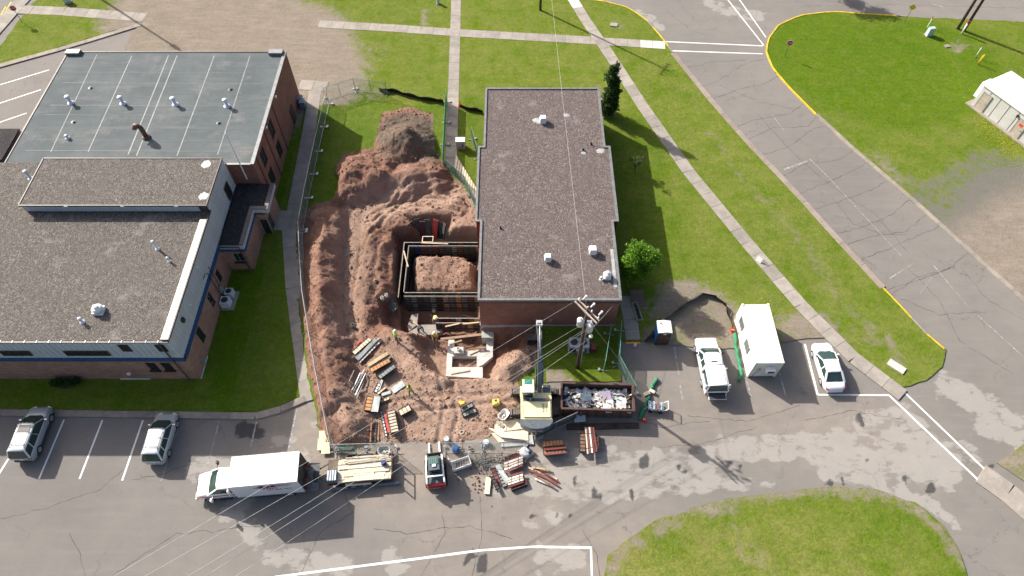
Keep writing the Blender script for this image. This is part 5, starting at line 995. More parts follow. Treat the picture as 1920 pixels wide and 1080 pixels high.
# ------------------------------------------------------------------ roll-off dumpster
DRUST = mat('brown_dumpster_paint', (.115,.062,.050), .7, .2, .45, 1.2, col2=(.06,.035,.03)); DIN = mat('rusty_inside', (.135,.075,.052), .8, .1, .5, 1.5, col2=(.06,.04,.034))
dp = thing('roll_off_dumpster', 'long brown roll off dumpster filled with demolition debris', 'dumpster', (7.15,24.4,0), math.radians(-1.8)); dl, dw, dh = 6.0, 2.36, 1.6
m = MB(); m.box((0,0,.22), (dl,dw-.1,.12)); m.box((0,.5,.1),(dl,.16,.16)); m.box((0,-.5,.1),(dl,.16,.16)); m.build('floor', DRUST, dp)
for nm, c, d in (('side_wall',(0,-dw/2+.03,.9),(dl,.06,1.36)),('side_wall',(0,dw/2-.03,.9),(dl,.06,1.36)),('end_wall',(-dl/2+.03,0,.9),(.06,dw-.13,1.36)),('tail_door',(dl/2-.03,0,.9),(.06,dw-.13,1.36))):
    m = MB(); m.box(c, d); m.build(nm, DIN, dp)
m = MB(); m.box((0,-dw/2+.01,dh), (dl+.1,.16,.12)); m.build('top_rail', DRUST, dp); m = MB(); m.box((0,dw/2-.01,dh), (dl+.1,.16,.12)); m.build('top_rail', DRUST, dp); m = MB(); m.box((-dl/2,0,dh), (.15,dw-.18,.12)); m.build('top_rail', DRUST, dp); m = MB(); m.box((dl/2,0,dh), (.15,dw-.18,.12)); m.build('top_rail', DRUST, dp)
m = MB(); m.box((0,0,0), (.14,.12,1.3)); rme = m.mesh('side_rib', DRUST)
for s in (1,-1):
    for i in range(9): inst(rme, 'side_rib', dp, (-dl/2+.3+.675*i, s*(dw/2+.055), .9))
for xx in (.9,2.6): m = MB(); m.box((xx,-dw/2-.125,1.42),(.55 if xx < 2 else .32,.02,.18)); m.build('label_plate', mat('pale_label', (.45,.47,.47), .5), dp)
for s in (1,-1): 
    for xx in (-2.6,2.6): m = MB(); m.cyl((xx,s*.85,.1),(xx,s*1.05,.1), .12); m.build('roller', DKMET, dp)
# ------------------------------------------------------------------ concrete form panels
PAL = {'grey green': (.085,.105,.095), 'dark red': (.15,.028,.028), 'maroon': (.20,.06,.055), 'orange': (.56,.27,.10), 'tan': (.52,.38,.22), 'cream': (.66,.55,.40), 'blue': (.02,.07,.30), 'grey': (.24,.255,.25), 'pale grey': (.42,.45,.43), 'dark grey': (.06,.06,.062), 'brown': (.20,.115,.075), 'rust': (.34,.15,.07), 'white': (.70,.68,.63), 'red': (.50,.06,.05)}
PM = {k: mat('form_'+k.replace(' ', '_'), v, .75, 0, .3, 2.0, rand=.12, fine=.2) for k, v in PAL.items()}
FRM = mat('form_frame', (.13,.085,.07), .7, .3, .4, 3, rand=.2); FRMD = mat('form_frame_dark', (.035,.03,.03), .7, .3, .3); FRMP = mat('form_frame_pale', (.34,.31,.27), .6, .3, .3)
_pc = {}
def panel_mesh(L, W, col, style, T=.07, frame=None):
    """form panel lying flat: frame along the edges, cross ribs every 30 cm on the upper side"""
    key = (round(L,1), round(W,2), col, style)
    if key in _pc: return _pc[key]
    L = key[0]; m = MB(); fr = frame or (FRM if col in ('maroon','dark red','red','orange','tan','cream') else FRMD)
    if style == 'flat': m.box((0,0,T/2), (L,W,T)); m.cur = 1; m.box((0,0,T*.3), (L+.012,W+.012,T*.5))
    elif style == 'bar': m.box((0,0,T/2), (L,W,T)); m.cur = 1; m.box((L*.25,0,T/2),(.05,W+.01,T+.01)); m.box((-L*.3,0,T/2),(.05,W+.01,T+.01))
    else:
        m.box((0,0,.012), (L-.02,W-.02,.024)); m.cur = 1
        for s in (1,-1): m.box((0,s*(W/2-.015),T/2), (L,.03,T)); m.box((s*(L/2-.015),0,T/2), (.03,W-.06,T))
        n = max(2, round(L/.30))
        for i in range(1, n): m.box((-L/2+L*i/n,0,T/2-.004), (.035,W-.06,T-.008))
    _pc[key] = m.mesh('form_panel', [PM[col], fr]); return _pc[key]
def panel(a, b, W, col, z=0.0, style='ribbed', where='', grp='', tilt=(0,0), T=.07):
    za = z+T; A_ = Vector(G(*a, za)); B_ = Vector(G(*b, za)); d = B_-A_; c = (A_+B_)/2; g0 = max(0.0, tz(c.x, c.y)) if z > -.5 else 0.0
    A_ = Vector(G(*a, za+g0)); B_ = Vector(G(*b, za+g0)); d = B_-A_; c = (A_+B_)/2
    o = inst(panel_mesh(d.length, W, col, style, T), 'form_panel', None, (c.x, c.y, z+g0), (tilt[0], tilt[1], math.atan2(d.y, d.x)))
    nm = {'ribbed': 'ribbed form panel', 'flat': 'flat form panel', 'bar': 'narrow form filler bar'}[style]
    return tag(o, f'{col} {nm} {where}', 'form panel', grp or 'concrete form panels laid out on the site')
def stack(a, b, W, cols, where, z0=0.0, style='ribbed', T=.085, top='ribbed', jit=1.2):
    r = random.Random(int(a[0]*3+b[1]))
    for i, c in enumerate(cols):
        j = r.uniform(-jit, jit); k = r.uniform(-jit, jit)
        panel((a[0]+j, a[1]+k), (b[0]+j*.6, b[1]-k*.5), W, c, z0+i*T, top if i == len(cols)-1 else style, where)
w1 = 'beside the white pipe west of the footing'
panel((662,652),(688,628), .16, 'red', .02, 'bar', w1); panel((662,662),(694,634), .5, 'cream', .12, 'ribbed', w1); panel((662,664),(695,636), .5, 'brown', .02, 'ribbed', w1)
panel((669,674),(705,636), .38, 'grey', .06, 'flat', w1); panel((673,680),(712,640), .26, 'pale grey', .14, 'ribbed', w1); panel((679,681),(716,646), .2, 'maroon', .02, 'bar', w1); panel((665,670),(676,660), .16, 'white', .02, 'bar', w1)
w2 = 'in the crossed stack with the orange panel on top'
for i in range(5): panel((693+i*.6,690),(731,668-i*.5), .55, ['brown','dark grey','brown','tan','grey'][i], .02+.085*i, 'ribbed', w2)
panel((690,685),(727,662), .34, 'tan', .45, 'flat', w2); panel((694,694),(730,674), .52, 'orange', .45, 'ribbed', w2)
for i in range(5): panel((712,707),(738,687), .5, ['dark grey','brown','grey','dark grey','brown'][i], .02+.085*i, 'ribbed', 'under the crossed grey panel near the rods')
panel((710,707),(740,685), .48, 'grey', .46, 'ribbed', w2)
w3 = 'strewn near the worker in lime'
panel((703,735),(711,718), .32, 'white', .05, 'ribbed', w3); panel((708,736),(717,712), .2, 'pale grey', .02, 'flat', w3); panel((707,738),(723,725), .3, 'cream', .1, 'ribbed', w3); panel((715,740),(733,735), .28, 'pale grey', .04, 'flat', w3); panel((735,733),(757,718), .62, 'pale grey', .02, 'flat', w3); panel((713,753),(730,745), .34, 'cream', .05, 'ribbed', w3)
w4 = 'in the side by side stacks under the rods'
for i in range(6): panel((688,769),(694,743), .62, ['brown','grey','dark grey','brown','tan','orange'][i], .02+.085*i, 'ribbed', w4)
for i in range(6): panel((703,771),(708,743), .62, ['grey','brown','dark grey','grey','grey','grey green'][i], .02+.085*i, 'ribbed' if i < 5 else 'flat', w4)
_t = panel((702,772),(707,743), .60, 'pale grey', .54, 'flat', w4)
w5 = 'in the row behind the wheelbarrow'
panel((699,829),(702,783), .5, 'dark grey', .02, 'ribbed', w5); panel((694,828),(697,782), .1, 'rust', .02, 'bar', w5); panel((709,826),(711,784), .1, 'rust', .02, 'bar', w5); panel((724,818),(714,770), .22, 'white', .05, 'ribbed', w5); panel((729,811),(722,776), .2, 'red', .22, 'bar', w5)
for i in range(7): panel((740,810),(732,769), .68, ['brown','dark grey','maroon','brown','tan','brown','cream'][i], .02+.085*i, 'ribbed', w5)
w6 = 'in the small stack east of the wheelbarrow row'
for i in range(7): panel((748,774),(769,763), .62, ['brown','dark grey','tan','brown','dark grey','brown','cream'][i], .02+.085*i, 'ribbed', w6)
w7 = 'in the low stack the kneeling worker handles'
for i in range(3): panel((867,779-.6*i),(893,768), .42, ['dark grey','brown','grey'][i], .02+.085*i, 'ribbed', w7)
for i in range(2): panel((864,768-.6*i),(886,758), .42, ['dark grey','grey'][i], .02+.085*i, 'ribbed', w7)
w8 = 'in the bundle below the lumber sheets'
for i in range(8): panel((1018,845),(1060,842), .75, ['brown','maroon','dark red','brown','maroon','brown','maroon','rust'][i], .01+.085*i, 'ribbed', w8)
panel((1017,832),(1056,829), .5, 'orange', .69, 'ribbed', w8); panel((1020,843),(1062,839), .14, 'dark red', .69, 'bar', w8); panel((1022,852),(1063,848), .14, 'maroon', .69, 'bar', w8)
w9 = 'in the upright bundle next to the long dark beam'
for i in range(7): panel((1092,846),(1092,812), .5, ['brown','tan','brown','maroon','brown','tan','brown'][i], .01+.085*i, 'ribbed', w9); panel((1117,842),(1116,817), .5, ['brown','tan','brown','maroon','brown','tan','orange'][i], .01+.085*i, 'ribbed', w9)
for i in range(5): panel((1102+4.2*i,851-i),(1098+3.6*i,801), .12, ['cream','maroon','white','dark red','maroon'][i], .62+.012*i, 'bar', w9)
wA = 'in the white and maroon stack beside the wire tangle'
for i in range(4): panel((949,866+1.5*i),(984,853+1.2*i), .85, ['brown','maroon','brown','dark red'][i], .01+.085*i, 'ribbed', wA)
for i in range(4): panel((946,869+5.5*i),(980,857+5.0*i), .16, ['white','cream','white','maroon'][i], .37, 'bar', wA)
for i in range(4): panel((957,912-1.0*i),(985,903-1.5*i), .85, ['brown','maroon','brown','dark red'][i], .01+.085*i, 'ribbed', wA)
for i in range(5): panel((953,893+5.0*i),(981,885+4.6*i), .14, ['maroon','white','cream','white','dark red'][i], .37, 'bar', wA)
wB = 'fanned out on the asphalt below the bundle'
for i, (a, b, c) in enumerate([((990,876),(1045,899),'cream'),((993,883),(1042,905),'maroon'),((1003,877),(1047,903),'dark red'),((1004,884),(1049,912),'maroon'),((1003,897),(1031,909),'white'),((998,876),(1032,881),'tan'),((1000,890),(1040,914),'brown')]): panel(a, b, .14, c, .01+.03*i, 'bar', wB)
wC = 'leaning together beside the pale plank'
for i, (a, b, W_, c, s_) in enumerate([((924,877),(936,912),.4,'maroon','ribbed'),((934,875),(948,912),.55,'grey','ribbed'),((933,872),(953,905),.42,'pale grey','flat'),((922,893),(936,922),.3,'dark grey','ribbed')]): panel(a, b, W_, c, .01+.09*i, s_, wC)
# panels stood up in the alcove north of the forms
for i, (u, v, rz, lean, col) in enumerate([(776,437,-.9,.25,'dark red'),(787,432,-.35,.30,'grey green'),(794,436,.1,.25,'dark red'),(803,434,0,.38,'grey green'),(817,434,.45,.36,'red'),(826,436,.6,.25,'dark grey'),(832,437,.8,.25,'grey')]):
    x_, y_ = G(u, v+10, -1.5); o = inst(panel_mesh(2.3,.6,col,'flat' if i in (3,4) else 'ribbed'), 'form_panel', None, (x_, y_+.3, -.62), (0,0,0)); o.rotation_euler = (Matrix.Rotation(-rz,4,'Z') @ Matrix.Rotation(-lean,4,'X') @ Matrix.Rotation(math.pi/2,4,'Y') @ Matrix.Rotation(math.pi/2,4,'X')).to_euler() if False else (Matrix.Rotation(-rz,4,'Z') @ Matrix.Rotation(math.pi/2-lean,4,'X') @ Matrix.Rotation(math.pi/2,4,'Z')).to_euler()
    tag(o, f'{col} form panel leaning upright in the alcove behind the basement forms', 'form panel', 'form panels leaning in the alcove')
o = inst(panel_mesh(2.0,.7,'grey green','flat'), 'form_panel', None, (0,0,0)); p_ = place(733,572); o.location = (p_.x+.1,p_.y,-.55); o.rotation_euler = (.55,.0,-1.05); tag(o, 'single dark green form panel propped over the hole west of the forms', 'form panel')
# ------------------------------------------------------------------ standing forms around the new basement
def form_wall(label, a, b, z0, z1, cols, flip=1, w=.6):
    """row of upright panels from a to b; ribs on the right-hand side of a->b"""
    a = Vector(a); b = Vector(b); d = b-a; L = d.length; n = max(1, round(L/w)); wv = L/n; hgt = z1-z0; ang = math.atan2(d.y, d.x); t = thing('formwork_wall', label, 'formwork', (a.x, a.y, z0), ang, 'basement formwork walls'); r = random.Random(int(abs(a.x*10)+abs(b.y*7)))
    for i in range(n):
        c = cols[i % len(cols)]; me = panel_mesh(hgt, round(wv-.012,2), c, 'ribbed', .08)
        o = inst(me, 'form_panel', t, (wv*(i+.5), 0, hgt/2), (0,0,0)); o.rotation_euler = (Matrix.Rotation(math.pi/2,4,'X') @ Matrix.Rotation(math.pi/2,4,'Z')).to_euler(); o.location.z += r.uniform(-.01,.015)
    m = MB(); m.box((L/2,.02,hgt+.03), (L,.05,.04)); m.build('top_rail', FRMP, t)
    for zz in (.5,1.5):
        if zz < hgt: m = MB(); m.box((L/2,-.12,zz), (L,.06,.09)); m.build('waler', FRM, t)
    return t
G1 = ['grey green','blue','dark red','grey green','dark red','grey green','grey green','grey','brown','grey green','grey green','orange','grey green']; G2 = ['dark grey','grey green','dark grey','brown','dark grey','grey green']
form_wall('inner form row on the north side with one blue and one orange panel', (-10.3,41.40), (-3.05,41.40), -2.42, .05, G1); form_wall('outer form row on the north side of the basement', (-3.05,41.86), (-10.78,41.86), -2.42, .05, G2)
form_wall('inner form row on the west side of the basement', (-10.26,35.9), (-10.26,41.38), -2.42, .05, G2); form_wall('outer form row on the west side against the trench', (-10.76,41.8), (-10.76,35.3), -2.42, .05, G2)
form_wall('inner form row on the south side facing the earth block', (-3.05,35.85), (-10.2,35.85), -2.42, .05, G2); form_wall('outer form row on the south side with orange and brown panels', (-10.2,35.42), (-3.0,35.42), -2.42, .05, ['grey green','grey','dark grey','grey green','grey','dark grey','tan','grey','orange','grey','brown','tan'])
form_wall('low form row with mixed red and white panels behind the workers', (-3.0,33.25), (-7.0,33.25), -1.72, -.35, ['white','rust','dark grey','white','brown','maroon','dark red']); form_wall('low form row with brown ribbed panels beside the plank walkway', (-7.1,32.72), (-3.0,32.72), -1.72, -.35, ['dark grey','dark red','dark grey','brown','maroon','tan','brown'])
# ------------------------------------------------------------------ poured footings
FT = thing('concrete_footing', 'pale new concrete footing ring with two earth openings', 'footing', (0,0,0)); zf = -1.15
for k_, poly in enumerate([[(841,637),(852,637),(850,668),(838,668)],[(850,657.2),(924,657.2),(924,668),(850,668)],[(912,638),(925,638),(924,657),(912,657)],[(838,668.3),(848,668.3),(847,688),(837,688)],[(894,668.3),(924,668.3),(905,684),(894,689)],[(837,688.3),(905,688.3),(905,709),(836,705)]]):
    m = MB(); m.prism([G(u, v, zf) for u, v in poly], -1.9, zf-.004*(k_ % 2)); m.build('footing_strip', CONCW, FT)
m = MB(); m.prism([G(u, v, zf+.3) for u, v in [(850,650.5),(869,650.5),(869,662),(850,662)]], zf-.3, zf+.3); m.build('footing_pier', CONCW, FT)
F2 = thing('concrete_footing', 'new concrete footing strip along the low forms under the kneeling worker', 'footing', (0,0,0))
for k_, poly in enumerate([[(768,622),(789,609),(829,608),(829,622),(785,632)],[(772,590),(784,588),(782,608),(768,620),(764,612)]]):
    m = MB(); m.prism([G(u, v, -1.3) for u, v in poly], -2.0, -1.3+.004*k_); m.build('footing_strip', CONC, F2)
SLB = thing('concrete_slab', 'grey streaked concrete slab at the corner of the brick wall', 'slab', (0,0,0)); m = MB(); m.prism([G(u, v, -.55) for u, v in [(903,608),(925,608),(926,633),(903,633)]], -1.8, -.55); m.build('slab', mat_concrete('streaked_concrete', (.42,.44,.40), (.25,.27,.24), 2.5), SLB)
def timber(a, b, w, h, z, label, m=None, zb=None, name='plank', cat='plank', grp=None):
    A_ = Vector(G(*a, z+h)); B_ = Vector(G(*b, z+h if zb is None else zb+h)); mb = MB(); mb.bar((A_.x, A_.y, z+h/2), (B_.x, B_.y, (z if zb is None else zb)+h/2), w, h); c = (A_+B_)/2
    o = mb.build(name, m or WOODL); me_ = o.data; off = Vector((c.x, c.y, z)); me_.transform(Matrix.Translation(-off)); o.location = off; return tag(o, label, cat, grp)
timber((826,635.5),(905,626.5), .24, .06, -.62, 'long brown walkway plank in front of the low ribbed forms', mat('brown_plank', (.30,.19,.13), .8))
def upright_pipe(u, v, z, r, h, label, m=None, grp=None):
    x, y = G(u, v, z+h); mb = MB(); mb.pipe((0,0,0), (0,0,h), r, .025); c = MB(); o = mb.build('pipe', m or PM['white'], None, True, loc=(x, y, z)); return tag(o, label, 'pipe', grp)
upright_pipe(859, 653, zf+.2, .17, .35, 'white pipe stub standing on the concrete pier'); upright_pipe(813, 580, -2.35, .16, .5, 'white pipe stub on the pit floor by the orange panel')
for (u, v, l_) in ((724,552,'upper white pipe collar by the trench lip'),(716,557,'lower white pipe collar by the trench lip')): p_ = place(u, v); upright_pipe(u, v, p_.z-.05, .16, .4, l_)
p_ = place(661,609); upright_pipe(661, 608, p_.z, .17, .5, 'grey pipe stub with a stake across it on the red soil', PM['grey'])
for (u, v) in ((866,810),(862,838),(880,838)): upright_pipe(u, v, .02, .17, .22, 'cut white pipe ring lying near the mesh fence', None, 'cut pipe rings by the mesh fence')
tag((lambda mb: mb.build('pipe', PM['grey'], None, True, loc=GV(711,637,.35)))(MB().pipe((-.1,-.1,0), (.12,.12,.05), .15, .02)), 'black mouthed grey pipe end beside the pale ribbed panel', 'pipe')

for i, (a, b, z_) in enumerate([((768,598),(786,612),-1.25),((772,634),(800,629),-1.25),((835,612),(862,606),-.33),((868,607),(899,604),-.30),((757,470),(765,500),.10),((806,590),(830,600),-2.2),((868,590),(893,598),-2.2),((842,645),(866,638),-1.12),((880,664),(900,655),-1.12),((790,455),(840,457),.12),((845,700),(880,694),-1.12)]):
    timber(a, b, .13, .05, z_, 'short loose timber left lying on the forms and footings', mat('site_timber', (.46,.36,.24), .85, 0, .3, 2, rand=.25), name='timber', cat='timber', grp='loose timbers around the forms')
sh_ = thing('sawhorse', 'grey splayed sawhorse standing in the footing opening', 'sawhorse', (*G(903,655,-1.2),-1.75), .1)
for s in (1,-1):
    for q in (1,-1): m = MB(); m.bar((s*.32,q*.3,0),(s*.25,q*.04,.82), .06,.04); m.build('leg', WOODG, sh_)
m = MB(); m.box((0,0,.85), (.85,.10,.09)); m.build('beam', WOODG, sh_)
# ------------------------------------------------------------------ lumber: trailer load, sheets, loose boards
r = random.Random(21); MT = Matrix.Translation((TRX,TRY,0)) @ Matrix.Rotation(ROT,4,'Z')
bme = {}
def board(x, y, z, L, w=.19, h=.05, rz=0.0, m=None, lab='pale sawn board loaded on the flatbed trailer', grp='boards on the trailer', M_=None):
    key = (round(L,1), w, h, m.name if m else 'l')
    if key not in bme: b = MB(); b.box((0,0,h/2), (key[0],w,h)); bme[key] = b.mesh('board', m or WOODL)
    q = (M_ or MT) @ Matrix.Translation((x,y,z)) @ Matrix.Rotation(rz,4,'Z'); o = inst(bme[key], 'board'); o.matrix_world = q; return tag(o, lab, 'board', grp)
for lay in range(5):
    for k_ in range(9):
        y_ = -.86+.205*k_; L = r.choice([4.2,3.6,3.0,2.4]) if lay > 2 else 4.2
        if lay > 3 and r.random() < .25: continue
        board(.35+(4.2-L)/2*r.choice([-1,1])*r.uniform(.3,1), y_, .67+.052*lay, L, rz=r.uniform(-.008,.008))
for k_ in range(7): board(.2+r.uniform(-.3,.4), .55+.07*k_, .935+.03*(k_ % 3), r.choice([3.0,3.6,2.4]), .10, .045, r.uniform(-.05,.07))
m = MB(); m.box((0,0,.25), (.75,.85,.5)); 
o = m.build('steel_crate', mat('blue_grey_steel', (.24,.31,.36), .5, .4, .3)); o.matrix_world = MT @ Matrix.Translation((-2.15,-.45,.665)); tag(o, 'blue grey steel crate at the front of the trailer', 'crate')
for i in range(4): m = MB(); m.box((-.28+.19*i,0,.53), (.10,.8,.06)); m.build('bar', mat('pale_bar', (.62,.68,.72), .4, .4), o)
m = MB(); m.lathe([(.02,0),(.20,.02),(.24,.12),(.18,.24),(.05,.30)], (0,0,0), 14); o = m.build('canvas_bag', mat('navy_canvas', (.02,.04,.16), .8), None, True); o.matrix_world = MT @ Matrix.Translation((1.9,.25,.935)); tag(o, 'navy blue bag on the boards of the trailer', 'bag')
A_ = GV(618,917,.35); B_ = GV(749,904,.35); m = MB(); d_ = (B_-A_); m.box((0,0,.10), (d_.length,.05,.24)); m.box((0,0,.225), (d_.length,.22,.03)); m.box((0,0,-.02), (d_.length,.22,.03)); o = m.build('steel_beam', mat('blue_grey_beam', (.17,.21,.235), .55, .4, .3), None, loc=((A_.x+B_.x)/2,(A_.y+B_.y)/2,.035), rz=math.atan2(d_.y,d_.x)); tag(o, 'long blue grey steel beam on the asphalt beside the trailer', 'beam')
# sheets and sticks south of the excavator
def sheet(poly, z, th, label, m=None, name='plywood_sheet', cat='plywood', grp=None):
    P_ = [G(u, v, z+th) for u, v in poly]; cx_ = sum(p[0] for p in P_)/len(P_); cy_ = sum(p[1] for p in P_)/len(P_); mb = MB(); mb.prism([(p[0]-cx_,p[1]-cy_) for p in P_], 0, th); return tag(mb.build(name, m or WOODL, None, loc=(cx_,cy_,z)), label, cat, grp)
for i in range(5): sheet([(926+2*i,797-1.5*i),(984+i,788-1.2*i),(988+i,806-i),(930+2*i,814-1.2*i)], .02+.025*i, .02, 'pale plywood sheet in the pile behind the excavator', None, grp='plywood behind the excavator')
sheet([(921,812),(990,806),(991,826),(935,829)], .15, .03, 'cream plywood sheet on top of the grey sheet'); sheet([(937,822),(998,815),(1001,833),(940,838)], .02, .10, 'pale grey sheet half under the cream plywood', mat('grey_board', (.44,.45,.44), .8))
for i in range(8): timber((917+3*i,803+2.2*i),(955+5*i,813+1.6*i), .09, .045, .19+.03*i, 'loose pale stick on the plywood pile', None, name='stick', cat='stick', grp='loose sticks on the plywood pile')
timber((916,895),(913,926), .42, .16, .01, 'pale thick plank lying beside the dirt clumps', None); timber((932,790),(944,800), .3, .08, .15, 'grey short plank on the plywood pile', WOODG)
timber((1063,800),(1198,797), .5, .14, .01, 'long dark rusty steel plate beam south of the dumpster', mat('dark_rusty_beam', (.075,.052,.04), .75, .3, .5, 1.5), name='steel_beam', cat='beam')
sheet([(1078,775),(1098,773),(1098,790),(1077,792)], .35, .04, 'white square board leaning by the dumpster', mat('white_board', (.55,.60,.62), .5), 'board', 'board'); sheet([(1006,810),(1020,805),(1019,822),(1007,825)], .02, .05, 'grey square board at the foot of the dark screen', mat('grey_board2', (.36,.38,.40), .6), 'board', 'board')
for i, (a, b) in enumerate([((661,735),(683,692)),((664,737),(684,695)),((668,745),(686,700)),((670,752),(684,712)),((665,728),(676,700)),((657,722),(665,697))]): 
    A_ = GV(*a, .3); B_ = GV(*b, .3); A_.z = tz(A_.x,A_.y)+.08+.03*i; B_.z = tz(B_.x,B_.y)+.1+.03*i; m = MB(); m.cyl((0,0,0), B_-A_, .05, n=8); o = m.build('steel_rod', WOODG if i % 2 else STEEL, None, loc=A_); tag(o, 'long grey rod lying on the slope beside the ribbed panels', 'rod', 'long grey rods on the slope')
for i, (u, v) in enumerate([(606,820),(603,835),(610,842)]): o = tag(sheet([(u-7,v-12),(u+7,v-13),(u+9,v+8),(u-8,v+9)], .02+.09*i, .08, 'pale yellow foam board outside the corner of the fence', mat('foam_board', (.72,.62,.38), .8), 'foam_board', 'board', 'foam boards by the fence corner'))
# debris in the dumpster, piece by piece
r = random.Random(31); DM = Matrix.Translation((7.15,24.4,0)) @ Matrix.Rotation(math.radians(-1.8),4,'Z')
DB = [mat('debris_'+n, c, .8, 0, .3, 2, rand=.2) for n, c in (('white',(.66,.65,.62)),('grey',(.38,.39,.39)),('wood',(.30,.235,.16)),('brown',(.16,.11,.075)),('lilac',(.42,.36,.48)),('blue',(.38,.47,.52)))]
m = MB(); m.box((0,0,.6), (5.7,2.05,.66)); o = m.build('rubble', mat('dark_rubble', (.06,.055,.05), .9, 0, .5, 6)); o.matrix_world = DM; tag(o, 'dark fine rubble filling the bottom of the dumpster', 'rubble', kind='stuff')
for i in range(240):
    k_ = r.choices(range(6), [44,26,14,8,4,8])[0]; s_ = r.choice(['sheet','stick','chunk','sheet']); d_ = {'sheet': (r.uniform(.2,.6),r.uniform(.15,.42),.025), 'stick': (r.uniform(.4,1.2),.08,.05), 'chunk': (r.uniform(.1,.28),r.uniform(.1,.25),r.uniform(.06,.14))}[s_]
    x_, y_ = r.uniform(-2.65,2.6), r.uniform(-.85,.85); mb = MB(); mb.box((0,0,0), d_); o = mb.build('debris_piece', DB[k_]); hgt = 1.03+.18*math.sin(x_*1.3+1)*math.cos(y_*2)+r.uniform(-.04,.12)
    o.matrix_world = DM @ Matrix.Translation((x_,y_,hgt)) @ Matrix.Rotation(r.uniform(0,6.3),4,'Z') @ Matrix.Rotation(r.gauss(0,.35),4,'X') @ Matrix.Rotation(r.gauss(0,.3),4,'Y')
    nm = ['white plaster','grey','wood','brown','lilac','pale blue'][k_]; tag(o, f'{nm} {dict(sheet="board fragment", stick="stick", chunk="chunk")[s_]} among the dumpster debris', 'debris', 'demolition debris in the dumpster')
for (x_, y_, w_, l_, c_) in ((.75,-.1,1.0,1.5,4),(.9,-.55,.9,.8,0),(2.0,-.35,.8,.9,0),(-.9,.1,.9,.7,5)):
    mb = MB(); mb.box((0,0,0), (w_,l_,.04)); o = mb.build('debris_board', DB[c_]); o.matrix_world = DM @ Matrix.Translation((x_,y_,1.24)) @ Matrix.Rotation(r.uniform(-.2,.2),4,'Z') @ Matrix.Rotation(.12,4,'X'); tag(o, f'large {["white","grey","wood","brown","lilac","pale blue"][c_]} board lying on top of the dumpster debris', 'debris', 'demolition debris in the dumpster')
# ------------------------------------------------------------------ temporary chain link fence
def link_mesh(L, H_, sp=.13, w=.0065):
    m = MB()
    for sgn in (1,-1):
        c = -H_
        while c < L:
            x0, z0, x1, z1 = c, 0.0, c+H_, H_
            if x0 < 0: z0 -= x0; x0 = 0.0
            if x1 > L: z1 -= (x1-L); x1 = L
            if x1 > x0+.02:
                if sgn < 0: z0, z1 = H_-z0, H_-z1
                m.bar((x0-L/2,.004*sgn,z0), (x1-L/2,.004*sgn,z1), w, w)
            c += sp
    return m
GALV = mat('fence_pipe', (.42,.44,.45), .4, .6, .15); MESHW = mat('fence_wire', (.22,.24,.24), .5, .5, .2); GRNW = mat('green_fence_pipe', (.10,.27,.19), .5, .2, .2)
def screen_mat(name, col, alpha):
    k = NT(name); f = k.noise(k.objc(), 3, 4); k.out(k.mix(f, col, tuple(x*.6 for x in col)), .8); k.b.inputs['Alpha'].default_value = alpha; return k.m
SCRG = screen_mat('green_screen', (.07,.30,.22), .50); SCRD = screen_mat('dark_screen', (.07,.10,.10), .62); SCRT = screen_mat('teal_screen', (.12,.26,.21), .34)
def fence_proto(L, H_, pipe, screen=None, feet=True):
    p = thing('fence_panel', 'x', 'fence panel'); m = MB(); hh = H_
    for q in (((-L/2,0,.08),(-L/2,0,hh)),((L/2,0,.08),(L/2,0,hh)),((-L/2,0,hh),(L/2,0,hh)),((-L/2,0,.10),(L/2,0,.10)),((0,0,.10),(0,0,hh))): m.cyl(q[0], q[1], .024, n=6)
    m.build('frame', pipe, p); w = link_mesh(L, H_-.12).build('mesh', MESHW, p, loc=(0,0,.11))
    if screen: s = MB(); s.box((0,.012,H_/2+.05), (L-.04,.006,H_-.14)); s.build('screen', screen, p)
    if feet:
        for s_ in (1,-1): f = MB(); f.bar((s_*(L/2-.05),-.45,.05),(s_*(L/2-.05),.45,.05), .05,.04); f.box((s_*(L/2-.05),.40,.11),(.22,.2,.09)); f.build('foot', GALV, p)
    return p
_protos = {}
def fence_run(pts_w, label, group, pipe=GALV, screen=None, H_=1.85, L=3.3, zfun=None, feet=True):
    key = (pipe.name, screen.name if screen else '', H_, feet)
    for a, b in zip(pts_w[:-1], pts_w[1:]):
        a = Vector(a[:2]); b = Vector(b[:2]); D = (b-a).length; n = max(1, round(D/L)); ln = D/n
        for i in range(n):
            c = a.lerp(b, (i+.5)/n)
            if key not in _protos: o = _protos[key] = fence_proto(L, H_, pipe, screen, feet)
            else: o = copy_tree(_protos[key])
            o.location = (c.x, c.y, zfun(c.x, c.y) if zfun else .08); o.rotation_euler = (0, 0, math.atan2((b-a).y, (b-a).x)); o.scale = (ln/L*.995,1,1); tag(o, label, 'fence panel', group)
gz = lambda x, y: max(.06, min(.12, tz(x, y)))
fence_run([G(u, v, 1.85) for u, v in [(611,172),(590,262),(571,350),(560,412)]], 'chain link fence panel along the upper west path beside the lawn', 'west fence panels', zfun=gz)
fence_run([G(u, v, 1.85) for u, v in [(559,415),(561,470),(566,545),(578,620),(590,690),(606,770),(619,833)]], 'chain link fence panel between the lower west path and the earth berm', 'west berm fence panels', zfun=gz)
fence_run([G(612,190), G(667,172), G(727,179)], 'chain link fence panel closing the lawn north of the dig', 'north fence panels', GRNW)
fence_run([G(u, v, 1.85) for u, v in [(620,834),(737,831)]], 'chain link fence panel behind the loaded trailer', 'south fence panels', zfun=gz)
fence_run([G(838,192), G(832,316)], 'green screened fence panel beside the north path', 'green path fence panels', GRNW, SCRG)
fence_run([G(836,318), G(872,350), G(893,392)], 'green mesh fence panel along the wooden ramp', 'ramp fence panels', GRNW, SCRT, 1.6, zfun=lambda x, y: .05)
